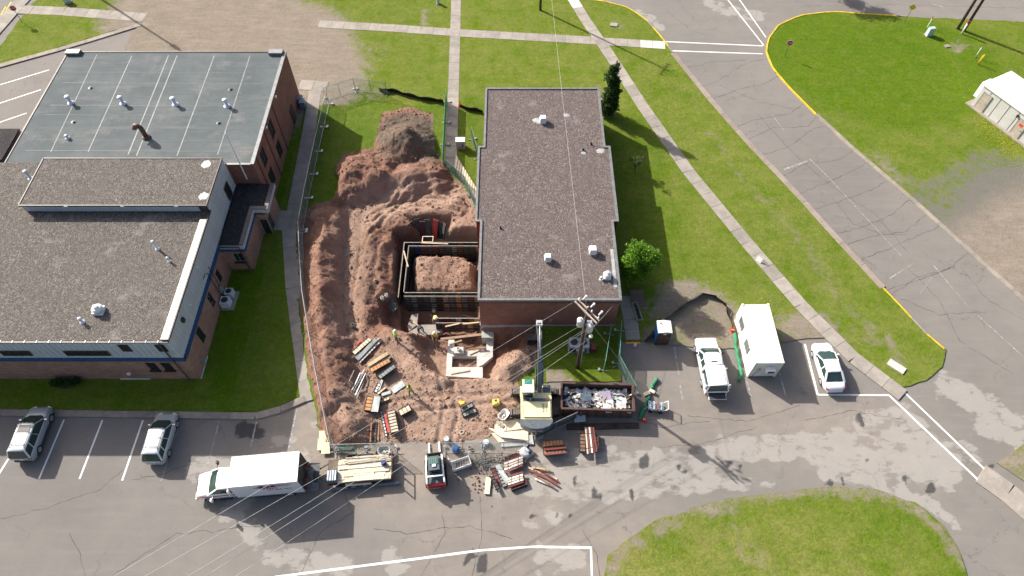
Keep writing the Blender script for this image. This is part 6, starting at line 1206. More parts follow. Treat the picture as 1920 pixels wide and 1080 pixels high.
fence_run([G(1131,697), G(1142,627)], 'green fence panel standing alone by the utility pole', 'pole fence panels', GRNW, SCRT); fence_run([G(1157,684), G(1161,620)], 'green fence panel along the side path edge', 'path edge fence panels', GRNW, SCRT); fence_run([G(1157,686), G(1187,742)], 'green fence panel running down to the dumpster corner', 'dumpster fence panels', GRNW, SCRT)
fence_run([G(1004,823), G(1080,787)], 'dark screened fence panel beside the excavator counterweight', 'screened fence panels', GALV, SCRD, 1.5); fence_run([G(832,847), G(905,846), G(985,848)], 'chain link fence panel among the pipe rings and wire', 'yard fence panels', GALV)
fence_run([G(885,262), G(896,300)], 'short green fence panel against the gravel roofed building', 'building fence panels', GRNW)
sg = MB(); sg.box((0,0,0), (1.25,.03,.75)); S_ = sg.build('site_sign', mat('sign_green', (.10,.30,.22), .5)); x_, y_ = G(655,842,1.1); S_.location = (x_-.2, y_-.06, 1.15); S_.rotation_euler = (-.12,0,.02); tag(S_, 'green site sign with pale lettering hung on the fence behind the trailer', 'sign')
for i in range(3): q = MB(); q.box((0,-.02,.22-.17*i), (.95-.15*(i % 2),.012,.07)); q.build('lettering_line', WHITE if i < 2 else mat('red_lettering', (.5,.08,.05), .6), S_)

# ------------------------------------------------------------------ black silt fence
SILT = mat('black_silt_fabric', (.016,.016,.018), .8, 0, .3, 3)
def silt(px, label, h=.65, lean=.18):
    pts = [Vector(p) for p in GP(px)]; P_ = []
    for a, b in zip(pts[:-1], pts[1:]):
        n = max(2, int((b-a).length/.3)); P_ += [a.lerp(b, i/n) for i in range(n)]
    P_.append(pts[-1]); t = thing('silt_fence', label, 'silt fence', (P_[0].x,P_[0].y,.08)); o0 = P_[0]; r_ = random.Random(int(px[0][0])); ri = []
    for i, p in enumerate(P_):
        d = (P_[min(i+1,len(P_)-1)]-P_[max(0,i-1)]).normalized(); n = Vector((d.y,-d.x)); s = .07*math.sin(i*.9)+r_.uniform(-.03,.03); q = p-o0; hh = h*(1-.18*abs(math.sin(i*.55)))
        ri.append([(q.x,q.y,-.05),(q.x+n.x*(s*.6+lean*.5),q.y+n.y*(s*.6+lean*.5),hh*.5),(q.x+n.x*(s+lean),q.y+n.y*(s+lean),hh),(q.x+n.x*(s+lean+.02),q.y+n.y*(s+lean+.02),hh),(q.x+n.x*(s*.6+lean*.5+.02),q.y+n.y*(s*.6+lean*.5+.02),hh*.5),(q.x+n.x*.02,q.y+n.y*.02,-.05)])
    m = MB(); m.loft(ri); m.build('fabric', SILT, t, True)
    for i in range(2, len(P_), 7): q = P_[i]-o0; m = MB(); m.box((q.x,q.y,.36), (.045,.045,.9)); m.build('stake', WOODG, t)
silt([(712,172),(735,172),(760,179),(785,186),(832,193)], 'wavy black silt fence north of the topsoil heap'); silt([(864,201),(880,207),(906,212)], 'short black silt fence by the orange cone'); silt([(1206,641),(1240,604),(1280,572),(1313,551),(1342,556),(1362,574),(1376,622)], 'black silt fence arching round the bare ground behind the toilet', .6, .3)
# ------------------------------------------------------------------ utility poles and lines
POLEM = mat('creosote_pole', (.085,.060,.045), .85, 0, .35, 1.5); XARM = mat('weathered_crossarm', (.42,.34,.29), .8); PORC = mat('porcelain', (.62,.64,.64), .25); TRANS = mat('transformer_enamel', (.66,.68,.67), .35)
def pole(x, y, h, label, arms=1, ang=math.radians(-52), trans=(), lamp=None, r0=.17, name='utility_pole'):
    t = thing(name, label, 'utility pole', (x, y, .05)); m = MB(); m.cyl((0,0,-.05),(0,0,h), r0, r0*.65, n=14); m.build('pole', POLEM, t, True); d = Vector((math.cos(ang), math.sin(ang),0)); n = Vector((-d.y,d.x,0))
    for k_ in range(arms):
        m = MB(); c = Vector((0,0,h-.35)); off = n*(.16+.0*k_)*(1 if k_ == 0 else -1); m.bar(c+off-d*1.25, c+off+d*1.25, .10,.12); m.build('crossarm', XARM, t); m = MB(); m.bar(c+off-d*.6, c+off*.3-Vector((0,0,.55)), .03); m.bar(c+off+d*.6, c+off*.3-Vector((0,0,.55)), .03); m.build('arm_brace', STEEL, t)
    for s in (-1.1,-.1 if arms > 1 else -.5,.55 if arms == 1 else .35,1.1):
        q = d*s+n*.16; m = MB(); m.lathe([(.03,-.28),(.03,-.2),(.07,-.18),(.07,-.14),(.04,-.12),(.075,-.09),(.04,-.05),(.07,-.02),(.02,.03)], (q.x,q.y,h), 10); m.build('insulator', PORC, t)
    for (dx, dy, zz) in trans:
        m = MB(); m.lathe([(.23,0),(.26,.04),(.26,.72),(.28,.74),(.28,.80),(.16,.88),(.03,.9)], (dx,dy,zz), 18); tr_ = m.build('transformer', TRANS, t, True); m = MB(); m.lathe([(.04,0),(.06,.05),(.04,.1),(.06,.15),(.02,.25)], (dx,dy,zz+.86), 8); m.build('bushing', PORC, tr_); m = MB(); m.bar((dx*.4,dy*.4,zz+.5),(0,0,zz+.5), .1); m.build('bracket', STEEL, tr_)
    if lamp: m = MB(); m.tube([(0,0,lamp[2]),(lamp[0]*.6,lamp[1]*.6,lamp[2]+.25),(lamp[0],lamp[1],lamp[2]+.2)], .03, 6); la = m.build('lamp_arm', STEEL, t); m = MB(); m.lathe([(.06,.12),(.16,.05),(.17,-.06),(.10,-.16),(.02,-.2)], (lamp[0],lamp[1],lamp[2]+.1), 12); m.build('lamp_head', WHITE, la)
    return t
PX, PY, PH = 5.78, 27.92, 9.75
UP_ = pole(PX, PY, PH, 'weathered utility pole with double crossarm and two white transformers by the brick wall', 2, math.radians(-52), [(-.42,-.18,7.55),(.36,-.42,7.15)], (.55,-.5,6.3))
for k_, s in enumerate((-.9,0,.9)):
    d = Vector((math.cos(math.radians(-52)), math.sin(math.radians(-52)),0)); q = d*s+Vector((.3,.24,0)); m = MB(); m.cyl((q.x,q.y,PH-.2),(q.x+.22,q.y+.12,PH+.12), .07, n=8); m.lathe([(.09,0),(.05,.05),(.09,.1),(.05,.15),(.09,.2)], (q.x+.2,q.y+.1,PH-.02), 8); m.build('fuse_cutout', PORC, UP_)
m = MB(); m.tube([(.15,-.08,6.9),(.18,-.1,3.0),(.2,-.1,.1)], .04, 6); m.build('conduit', STEEL, UP_); m = MB(); m.box((.3,0,7.6), (.5,.3,.4)); m.build('switch_cluster', STEEL, UP_)
pole(*G(1013,20), 12.6, 'dark utility pole rising from the north lawn beside the path', 1, math.radians(60)); pole(*G(1795,55), 13.0, 'left of two dark poles standing side by side by the road', 1, math.radians(20), r0=.19); pole(*G(1807,58), 12.0, 'right of two dark poles with a white conduit at its foot', 1, math.radians(20), r0=.18)
pole(-56.5, 84.2, 14.2, 'utility pole with transformer beyond the gravel lot', 1, math.radians(35), [(.35,-.25,11.0)])
LINEM = mat('aluminium_conductor', (.42,.42,.41), .5, .2)
def wire(a, b, sag, label, r_=.0115):
    a = Vector(a); b = Vector(b); n = 22; pts = [a.lerp(b, i/n)-Vector((0,0,sag*4*(i/n)*(1-i/n))) for i in range(n+1)]; m = MB(); m.tube([p-a for p in pts], r_, 5); return tag(m.build('power_line', LINEM, None, True, loc=a), label, 'power line', 'overhead lines')
def wire_px(a, px, z, f, sag, label):
    e = GV(px[0], px[1], z); b = Vector(a)+(e-Vector(a))*f; wire(a, b, sag, label)
d = Vector((math.cos(math.radians(-52)), math.sin(math.radians(-52)),0))
for k_, (s, z_, e) in enumerate([(-1.15,PH-.1,(206,1080)),(.1,7.9,(262,1080)),(.3,7.3,(345,1078)),(.35,7.1,(372,1080)),(.9,6.6,(428,1080))]):
    a = (PX+d.x*s, PY+d.y*s, z_); wire_px(a, e, [8.3,7.6,6.9,6.7,6.3][k_], 1.5, .35+.12*k_, ['pale power line from the crossarm tip to the southwest','pale power line from the upper transformer to the southwest','first of two close power lines below the transformers','second of two close power lines below the transformers','lowest pale power line to the southwest'][k_])
wire_px((PX-.1, PY+.3, PH+.15), (1035,0), 10.2, 1.25, .25, 'thin pale line crossing the gravel roof to the north')
wire((PX,PY,PH-1.2), (GV(1190,712,.05)), 0, 'thin guy wire from the pole to the fence line'); wire((PX,PY,5.2), (PX+3.2,32.15,4.0), .15, 'short service line from the pole to the brick wall')
# ------------------------------------------------------------------ trees and shrubs
def leaf_mat(name, a, b, c):
    k = NT(name); ri = k.n('NewGeometry').outputs['Random Per Island']; col = k.ramp(ri, [(0, a), (.5, b), (1, c)]); k.b.inputs['Subsurface Weight'].default_value = 0.0
    k.out(col, .6, spec=.3); tr_ = k.n('BsdfTranslucent'); k.link(col, tr_.inputs['Color']); mx = k.n('MixShader'); mx.inputs[0].default_value = .28; k.link(k.b.outputs[0], mx.inputs[1]); k.link(tr_.outputs[0], mx.inputs[2]); k.link(mx.outputs[0], k.t.nodes['Material Output'].inputs['Surface']); return k.m
def leaves(m, pts, size, r_):
    for p in pts:
        s = size*r_.uniform(.6,1.3); a = Vector((r_.gauss(0,1),r_.gauss(0,1),r_.gauss(0,1))).normalized(); b = a.cross(Vector((r_.gauss(0,1),r_.gauss(0,1),r_.gauss(0,1)))).normalized(); p = Vector(p)
        m._add([p-a*s, p-b*s*.45+a*s*.1, p+a*s, p+b*s*.45+a*s*.1], [(0,1,2,3)])
def tree(name, label, cat, x, y, crown, lm, n, size, trunk=(1.2,.09), seed=0, z=.08, limbs=7):
    """crown: list of (cx,cy,cz,rx,ry,rz) clumps"""
    r_ = random.Random(seed); t = thing(name, label, cat, (x,y,z)); m = MB(); th, tr_ = trunk; top = max(c[2] for c in crown)
    m.tube([(0,0,-.1),(.02,.01,th*.5),(-.02,.03,th),(0,0,top)], [tr_*1.15,tr_,tr_*.8,tr_*.2], 8)
    for i in range(limbs): c = crown[i % len(crown)]; m.tube([(0,0,th*(.6+.08*i)),(c[0]*.5,c[1]*.5,(th+c[2])*.5),(c[0],c[1],c[2])], [tr_*.5,tr_*.35,tr_*.1], 5)
    m.build('trunk', POLEM if name != 'deciduous_tree' else mat('grey_bark', (.16,.13,.10), .9), t, True); m = MB(); tot = sum(c[3]*c[4]*c[5] for c in crown)
    for c in crown:
        k_ = int(n*c[3]*c[4]*c[5]/tot); pts = []
        for _ in range(k_):
            v = Vector((r_.gauss(0,1),r_.gauss(0,1),r_.gauss(0,1))).normalized(); q = r_.random()**.35*(.85+.3*math.sin(v.x*5+c[0]*9)*math.cos(v.y*5+v.z*4)); pts.append((c[0]+v.x*c[3]*q, c[1]+v.y*c[4]*q, c[2]+v.z*c[5]*q))
        leaves(m, pts, size, r_)
    m.build('crown', lm, t); return t
L1 = leaf_mat('bright_leaves', (.05,.14,.006), (.10,.23,.012), (.19,.32,.022)); L2 = leaf_mat('arborvitae_leaves', (.012,.034,.006), (.028,.066,.010), (.062,.115,.016)); L3 = leaf_mat('dull_leaves', (.05,.085,.025), (.09,.125,.05), (.14,.17,.08)); L4 = leaf_mat('dark_shrub_leaves', (.010,.035,.006), (.022,.065,.010), (.04,.10,.015))
r = random.Random(4); x_, y_ = G(1184,528)
tree('deciduous_tree', 'round bright green tree beside the gravel roofed building', 'tree', x_, y_, [(r.gauss(0,.75),r.gauss(0,.75),1.3+r.random()*4.0,1.0,1.0,.9) for _ in range(20)]+[(0,0,3.1,1.7,1.7,2.2)], L1, 23000, .10, (1.1,.12), 1)
x_, y_ = G(1139,217); tree('arborvitae', 'tall dark columnar evergreen at the corner of the flat roof', 'tree', x_, y_, [(r.gauss(0,.18),r.gauss(0,.18),.7+.38*i,1.22-.045*i,1.22-.045*i,.7) for i in range(16)]+[(.3,.1,6.5,.4,.4,.9),(-.3,0,6.2,.4,.4,.8)], L2, 26000, .10, (1.0,.12), 2, limbs=3)
x_, y_ = G(1189,326); tree('sapling', 'small thin sapling in the shade of the flat roofed building', 'tree', x_, y_, [(r.gauss(0,.28),r.gauss(0,.25),1.2+r.random()*1.3,.32,.32,.35) for _ in range(9)], L3, 750, .09, (.9,.03), 3)
x_, y_ = G(130,708); tree('shrub', 'low dark green shrub against the brick wall', 'shrub', x_, 26.25, [(-.9+.3*i,r.uniform(-.15,.15),.35+.15*(i % 3),.4,.4,.38) for i in range(8)], L4, 2600, .08, (.2,.04), 4, limbs=4)
tree('deciduous_tree', 'leafy street tree standing beyond the top road', 'tree', 41.2, 85.2, [(r.gauss(0,1.1),r.gauss(0,1.0),3.0+r.random()*2.6,1.1,1.1,.9) for _ in range(12)], L1, 3500, .16, (2.2,.16), 5)
x_, y_ = G(1918,112); tree('shrub', 'leafy shrub at the foot of the guy wire by the road', 'shrub', x_+.6, y_, [(r.gauss(0,.5),r.gauss(0,.4),.5+.4*r.random(),.5,.5,.45) for i in range(7)], L3, 1500, .09, (.3,.03), 6, limbs=3)
# dandelions along the shelter plinth
m = MB(); r = random.Random(8)
for i in range(300):
    t_ = r.random(); u = 1835+85*t_+r.gauss(0,14); v = 212+62*t_+abs(r.gauss(0,20))+3; x_, y_ = G(u, v, .1); s = r.uniform(.02,.055); m.box((x_,y_,.11), (s,s,.03), rz=r.random()*3)
o = m.build('dandelions', mat('dandelion_yellow', (.62,.42,.01), .7)); tag(o, 'yellow dandelions in the grass below the shelter', 'flowers', kind='stuff')

# ------------------------------------------------------------------ people
SKIN = mat('skin', (.42,.25,.17), .6, 0, .1); HAIR = mat('dark_hair', (.03,.02,.016), .7)
CLO = {'lime': mat('lime_vest', (.42,.72,.04), .7, 0, .15), 'yellow': mat('yellow_vest', (.74,.66,.06), .7, 0, .15), 'gold': mat('gold_vest', (.72,.47,.03), .7, 0, .15), 'orange': mat('orange_vest', (.80,.30,.03), .7, 0, .15), 'navy': mat('navy_clothes', (.022,.026,.045), .8), 'black': mat('black_trousers', (.018,.018,.02), .8), 'grey': mat('grey_trousers', (.13,.125,.115), .8), 'boot': mat('work_boot', (.07,.045,.03), .8)}
def person(label, loc, hd, pose, vest, pants, hat=None):
    J = {}; b = {'stand': 0.12, 'bend': .95, 'crouch': .85, 'walk': .08}[pose]; ph = {'stand': .93, 'walk': .92, 'bend': .86, 'crouch': .42}[pose]
    up = Vector((0, math.sin(b), math.cos(b))); pel = Vector((0,0,ph)); J['pel'] = pel; J['waist'] = pel+up*.16; J['chest'] = pel+up*.40; J['neck'] = pel+up*.56; hu = Vector((0, math.sin(b*.6), math.cos(b*.6))); J['head0'] = J['neck']+hu*.10; J['head'] = J['neck']+hu*.19; J['crown'] = J['neck']+hu*.28; J['nose'] = J['head']+Vector((0,hu.z,-hu.y))*.10
    E_ = [('pel','waist'),('waist','chest'),('chest','neck'),('neck','head0'),('head0','head'),('head','crown'),('head','nose')]; R_ = dict(pel=.15,waist=.14,chest=.165,neck=.062,head0=.07,head=.098,crown=.075,nose=.022); mt = dict(pel='pants',waist='vest',chest='vest',neck='skin',head0='skin',head='skin',crown='skin',nose='skin')
    for s, n in ((1,'r'),(-1,'l')):
        sh = J['chest']+up*.08+Vector((s*.19,0,0)); 
        if pose in ('stand',): el = sh+Vector((s*.09,.05,-.27)); wr = el+Vector((-s*.09,.20,-.08))
        elif pose == 'walk': el = sh+Vector((s*.06,-.06*s,-.28)); wr = el+Vector((s*.01,.08+.08*s,-.22))
        else: el = sh+Vector((s*.07,.10,-.25)); wr = el+Vector((-s*.03,.12,-.22))
        hand = wr+(wr-el).normalized()*.08; J.update({'sh'+n: sh, 'el'+n: el, 'wr'+n: wr, 'ha'+n: hand}); E_ += [('chest','sh'+n),('sh'+n,'el'+n),('el'+n,'wr'+n),('wr'+n,'ha'+n)]; R_.update({'sh'+n: .075,'el'+n: .05,'wr'+n: .035,'ha'+n: .036}); mt.update({'sh'+n: 'vest','el'+n: 'arm','wr'+n: 'arm','ha'+n: 'skin'})
        dv = (hand-wr).normalized(); side = Vector((dv.y,-dv.x,0)).normalized() if abs(dv.z) < .95 else Vector((0,1,0))
        for f_ in range(4): k1 = hand+dv*.045+side*(f_-1.5)*.021; k2 = k1+dv*(.035+.008*(1.5-abs(f_-1.5)))+Vector((0,0,-.012)); J[f'f{n}{f_}'] = k1; J[f'g{n}{f_}'] = k2; E_ += [('ha'+n,f'f{n}{f_}'),(f'f{n}{f_}',f'g{n}{f_}')]; R_.update({f'f{n}{f_}': .010, f'g{n}{f_}': .008}); mt.update({f'f{n}{f_}': 'skin', f'g{n}{f_}': 'skin'})
        J['t'+n] = wr+dv*.05-side*.045; E_.append(('ha'+n,'t'+n)); R_['t'+n] = .010; mt['t'+n] = 'skin'
        hp = pel+Vector((s*.09,0,-.05)); fy = {'stand': 0, 'walk': s*.20, 'bend': s*.08, 'crouch': .05}[pose]
        if pose == 'crouch': kn = hp+Vector((s*.10,.36,.02)); an = Vector((s*.14,.10 if s > 0 else -.18,.09))
        else: kn = Vector((s*.10,.05+fy*.5,.48)); an = Vector((s*.11,-.04+fy,.09))
        J.update({'hp'+n: hp,'kn'+n: kn,'an'+n: an,'to'+n: an+Vector((s*.02,.17,-.045))}); E_ += [('pel','hp'+n),('hp'+n,'kn'+n),('kn'+n,'an'+n),('an'+n,'to'+n)]; R_.update({'hp'+n: .105,'kn'+n: .068,'an'+n: .050,'to'+n: .042}); mt.update({'hp'+n: 'pants','kn'+n: 'pants','an'+n: 'pants','to'+n: 'boot'})
    names = list(J); idx = {n: i for i, n in enumerate(names)}; me = bpy.data.meshes.new('skeleton'); me.from_pydata([tuple(J[n]) for n in names], [(idx[a], idx[b_]) for a, b_ in E_], []); ob = bpy.data.objects.new('tmp_skin', me); COL.objects.link(ob)
    sm = ob.modifiers.new('skin', 'SKIN'); 
    for i, n in enumerate(names): me.skin_vertices[0].data[i].radius = (R_[n]*1.12, R_[n]*1.12); me.skin_vertices[0].data[i].use_root = (n == 'pel')
    ss = ob.modifiers.new('sub', 'SUBSURF'); ss.levels = 1; ss.render_levels = 1; dg = bpy.context.evaluated_depsgraph_get(); body = bpy.data.meshes.new_from_object(ob.evaluated_get(dg)); bpy.data.objects.remove(ob)
    body.materials.clear(); ms = {'skin': SKIN, 'vest': CLO[vest], 'pants': CLO[pants], 'boot': CLO['boot'], 'arm': CLO[vest] if vest == 'navy' else SKIN}; kk = list(ms); [body.materials.append(ms[k_]) for k_ in kk]
    bones = [(J[a], J[b_], a, b_) for a, b_ in E_]
    for p in body.polygons:
        c = p.center; best = min(bones, key=lambda q: (c-(q[0]+(q[1]-q[0])*max(0,min(1,(c-q[0]).dot(q[1]-q[0])/max(1e-6,(q[1]-q[0]).length_squared))))).length); f_ = (c-best[0]).dot(best[1]-best[0])/max(1e-6,(best[1]-best[0]).length_squared); p.material_index = kk.index(mt[best[3]] if f_ > .35 else mt[best[2]]); p.use_smooth = True
    body.name = 'body'; t = thing('person', label, 'person', loc, hd-math.pi/2); inst(body, 'body', t); hz = J['head']; ax = hu
    m = MB()
    if hat: m.lathe([(.155,0),(.16,.015),(.125,.03),(.12,.09),(.085,.14),(.02,.16)], (0,0,0), 16); o = m.build('hard_hat', mat('hat_'+hat, {'white': (.75,.75,.73), 'yellow': (.72,.60,.05)}[hat], .4), t, True)
    else: m.lathe([(.09,-.06),(.115,0),(.11,.06),(.07,.11),(.01,.125)], (0,-.01,0), 14); o = m.build('hair', HAIR, t, True)
    o.location = hz+ax*.035; o.rotation_euler = (-b*.6,0,0); m = MB()
    for s in (1,-1): m.box((s*.035,0,0), (.02,.012,.012))
    m.build('eyes', BLACK, t, loc=hz+(J['nose']-hz)*.93+ax*.02)['kind'] = 'stuff'
    return t
def feet(u, v): p = place(u, v); return (p.x, p.y, p.z)
person('worker in lime vest standing at the edge of the dug slope', feet(744,640), math.radians(50), 'stand', 'lime', 'grey', 'white')
x_, y_ = G(818,640,-1.3); person('worker in yellow vest and white hard hat standing by the plank', (x_,y_,-1.3), math.radians(265), 'stand', 'gold', 'black', 'white')
x_, y_ = G(817,606,-1.55); person('worker in pale yellow vest leaning over the low forms', (x_,y_+.25,-1.55), math.radians(-80), 'bend', 'yellow', 'navy', 'white')
x_, y_ = G(788,620,-1.3); person('worker in dark clothes bending over the new footing', (x_,y_,-1.3), math.radians(-70), 'bend', 'navy', 'navy')
person('bareheaded worker in lime vest walking between the panel stacks', feet(772,739), math.radians(250), 'walk', 'lime', 'grey'); person('worker in orange vest crouching at the low panel stack', feet(862,758), math.radians(-40), 'crouch', 'orange', 'black', 'yellow')
# ------------------------------------------------------------------ container office, toilet and site furniture
CTN = mat('cream_container_paint', (.76,.74,.66), .45, 0, .06, .8)
cn = thing('container_office', 'cream shipping container office with two small windows', 'container', (21.78,29.97,.0), math.radians(.6)); cw, cl_, ch = 2.42, 5.95, 2.55
m = MB(); m.box((0,0,ch/2+.08), (cw-.06,cl_-.06,ch-.1)); m.build('shell', CTN, cn)
for s in (1,-1):
    for q in (1,-1): m = MB(); m.box((s*(cw/2-.06),q*(cl_/2-.06),ch/2+.05), (.14,.14,ch)); m.box((s*(cw/2-.07),q*(cl_/2-.08),ch+.06), (.17,.18,.12)); m.build('corner_post', CTN, cn)
    m = MB(); m.box((s*(cw/2-.03),0,ch+.02), (.09,cl_-.3,.1)); m.build('top_rail', CTN, cn); m = MB(); m.box((s*(cw/2-.03),0,.1), (.09,cl_-.3,.14)); m.build('bottom_rail', CTN, cn)
m = MB()
for i in range(22): m.box((0,-cl_/2+.25+.258*i,ch+.035), (cw-.2,.11,.03))
m.build('roof_corrugation', CTN, cn)['kind'] = 'stuff'; m = MB()
for i in range(22):
    for s in (1,-1): m.box((s*(cw/2-.025),-cl_/2+.25+.258*i,ch/2+.06), (.03,.12,ch-.25))
for i in range(8): m.box((-cw/2+.25+.27*i,-cl_/2+.025,ch/2+.06), (.13,.03,ch-.25))
m.build('wall_corrugation', CTN, cn)['kind'] = 'stuff'
for yy in (1.55,-.75):
    m = MB(); X_ = -cw/2-.02
    for c, d_ in (((X_,yy,2.0),(.06,1.0,.07)),((X_,yy,1.2),(.06,1.0,.07)),((X_,yy-.5,1.6),(.06,.07,.86)),((X_,yy+.5,1.6),(.06,.07,.86)),((X_,yy,1.6),(.05,.05,.76))): m.box(c, d_)
    wf = m.build('window', mat('grey_window_frame', (.16,.17,.17), .5), cn); m = MB(); m.box((X_+.012,yy,1.6), (.02,.94,.76)); m.build('pane', glass('grey_pane', (.09,.10,.10), .15), wf)
m = MB(); m.box((.25,-cl_/2-.22,1.75), (.72,.45,.48)); ac = m.build('air_conditioner', WHITE, cn); m = MB(); m.box((.25,-cl_/2-.452,1.75),(.55,.02,.32)); m.build('grille', PLAST, ac); m = MB(); m.lathe([(.15,0),(.15,.1),(.05,.12)], (0,0,0), 12); o = m.build('power_inlet', STEEL, cn, loc=(-.6,-cl_/2-.02,1.5)); o.rotation_euler = (math.pi/2,0,0); m = MB(); m.tube([(-.6,-cl_/2-.1,1.45),(-.75,-cl_/2-.06,.8),(-.9,-cl_/2-.06,.2)], .02, 6); m.build('power_cable', DKMET, cn)
TB = mat('blue_plastic', (.02,.16,.50), .5); tt = thing('portable_toilet', 'blue portable toilet with white roof and brown door', 'toilet', (13.46,30.83,.0), 0)
m = MB(); m.box((0,0,.08), (1.2,1.2,.16)); m.build('skid', BLACK, tt)
for nm, c, d_ in (('side_wall',(-.55,0,1.15),(.05,1.1,1.98)),('side_wall',(.55,0,1.15),(.05,1.1,1.98)),('back_wall',(0,.55,1.15),(1.05,.05,1.98))): m = MB(); m.box(c, d_); m.build(nm, TB, tt)
m = MB(); m.box((0,-.55,1.12), (.98,.05,1.9)); dr = m.build('door', mat('brown_door', (.085,.04,.028), .6), tt); m = MB(); m.box((.02,-.585,1.85), (.3,.02,.14)); m.build('door_label', WHITE, dr); m = MB(); m.box((.40,-.60,1.1),(.06,.05,.16)); m.build('door_latch', STEEL, dr)
m = MB(); m.xprism([(-.62,2.12),(.62,2.12),(.62,2.18),(0,2.30),(-.62,2.18)], -.63, .63); rf_ = m.build('roof', WHITE, tt); m = MB(); m.cyl((-.32,.3,2.15),(-.32,.3,2.42), .055); m.build('vent_pipe', DKMET, rf_)
for s in (1,-1): m = MB(); m.box((s*.55,-.56,1.1),(.07,.06,2.0)); m.build('door_jamb', PLAST, tt)
# green filled socks
SOCK = mat('green_sock', (.03,.21,.10), .8, 0, .3, 3)
def sock(px, label, rr=.16):
    P_ = [GV(u, v, .15) for u, v in px]; pts = []
    for a, b in zip(P_[:-1], P_[1:]): pts += [a.lerp(b, i/5) for i in range(5)]
    pts.append(P_[-1]); o0 = pts[0].copy(); m = MB(); r_ = random.Random(int(px[0][0])); m.tube([Vector((p.x-o0.x+r_.gauss(0,.03),p.y-o0.y+r_.gauss(0,.03),rr*.9)) for p in pts], [rr*(.35 if i in (0,len(pts)-1) else (.6 if i % 4 == 0 else r_.uniform(.85,1.15))) for i in range(len(pts))], 10); tag(m.build('erosion_sock', SOCK, None, True, loc=(o0.x,o0.y,.01)), label, 'erosion sock')
sock([(1378,622),(1379,650),(1386,680),(1391,700),(1385,716)], 'long green erosion sock beside the container office'); sock([(1233,709),(1224,722),(1218,737)], 'upper green sock behind the loaded cart'); sock([(1217,742),(1211,756)], 'short green sock between the two pale boxes'); sock([(1211,756),(1204,770),(1199,787)], 'lower green sock next to the red cone', .19)
for i, (u, v, rz) in enumerate([(1213,737,.4),(1223,733,-.5)]): p = GV(u, v, .3); m = MB(); m.box((0,0,.14), (.5,.28,.28)); m.box((0,0,.285), (.46,.06,.01)); tag(m.build('cardboard_box', mat('pale_carton', (.62,.56,.44), .8), None, loc=(p.x,p.y,.02), rz=rz), ['left','right'][i]+' pale carton on the green sock by the dumpster' if False else ['pale carton tilted toward the dumpster','pale carton upright beside the cart'][i], 'box')
ct = thing('utility_cart', 'wheeled cart loaded with blue and white cans beside the dumpster', 'cart', (*G(1228,766),.0), -.12); m = MB(); m.box((0,0,.42), (1.25,.8,.05)); m.build('tray', STEEL, ct)
for q in ((.62,0,.08,.8),(-.62,0,.08,.8)): m = MB(); m.box((q[0],0,.56),(.04,.8,.28)); m.build('tray_side', STEEL, ct)
m = MB(); m.bar((.62,-.38,.45),(.95,-.38,.95), .04); m.bar((.62,.38,.45),(.95,.38,.95), .04); m.bar((.95,-.38,.95),(.95,.38,.95), .05); m.build('handle', WHITE, ct); m = MB(); m.bar((-.6,0,.3),(-1.2,-.5,.08), .05); m.build('tow_bar', STEEL, ct)
for s in (1,-1):
    for xx in (.42,-.42): m = MB(); m.cyl((xx,s*.36,.17),(xx,s*.44,.17), .17, n=14); m.build('wheel', RUBBER, ct)
r = random.Random(12)
for i in range(16):
    m = MB(); c_ = [(.30,.52,.62),(.65,.66,.66),(.42,.20,.18),(.50,.62,.68)][i % 4]; m.cyl((0,0,0),(0,0,.24), .085, n=10); m.cyl((0,0,.24),(0,0,.27), .03, n=8); o = m.build('spray_can', mat(f'can_{i % 4}', c_, .35, .3), None); x_, y_ = G(1228,766); q = Matrix.Rotation(-.12,4,'Z') @ Vector((-.48+.31*(i % 4)+r.uniform(-.02,.02),-.29+.19*(i//4),0)); o.location = (x_+q.x, y_+q.y, .445); tag(o, ['pale blue','white','dull red','sky blue'][i % 4]+' can standing in the cart', 'can', 'cans in the cart')
def cone(x, y, z, label): t = thing('traffic_cone', label, 'cone', (x,y,z)); m = MB(); m.box((0,0,.02), (.42,.42,.04)); m.build('base', REDO, t); m = MB(); m.lathe([(.17,.04),(.035,.68),(.02,.69)], (0,0,0), 14); m.build('cone', REDO, t, True); m = MB(); m.lathe([(.118,.30),(.088,.44)], (0,0,0), 14); m.build('band', WHITE, t)
REDO = mat('red_orange_plastic', (.75,.07,.02), .5); p = G(1207,788); cone(p[0], p[1], .005, 'red traffic cone on the asphalt by the dumpster'); p = G(862,200); cone(p[0], p[1], .085, 'orange traffic cone at the end of the short silt fence'); p = place(1373,622); cone(p.x, p.y, .085, 'tipped looking orange cone at the silt fence end by the container' if False else 'orange cone at the silt fence end by the container')
GEN = thing('generator', 'small yellow generator on the red soil', 'generator', feet(930,758), .15); m = MB(); m.box((0,0,.30), (.62,.5,.42)); m.box((0,0,.535),(.5,.4,.05)); m.build('housing', mat('gen_yellow', (.74,.62,.12), .5), GEN); m = MB(); m.box((0,.1,.57),(.2,.16,.04)); m.cyl((.12,-.12,.55),(.12,-.12,.62), .05); m.build('controls', DKMET, GEN); m = MB()
for s in (1,-1): m.bar((s*.32,-.28,.03),(s*.32,.28,.03), .04); m.bar((s*.32,-.28,.03),(s*.32,-.28,.58), .03); m.bar((s*.32,.28,.03),(s*.32,.28,.58), .03)
m.build('tube_frame', DKMET, GEN)['kind'] = 'stuff'
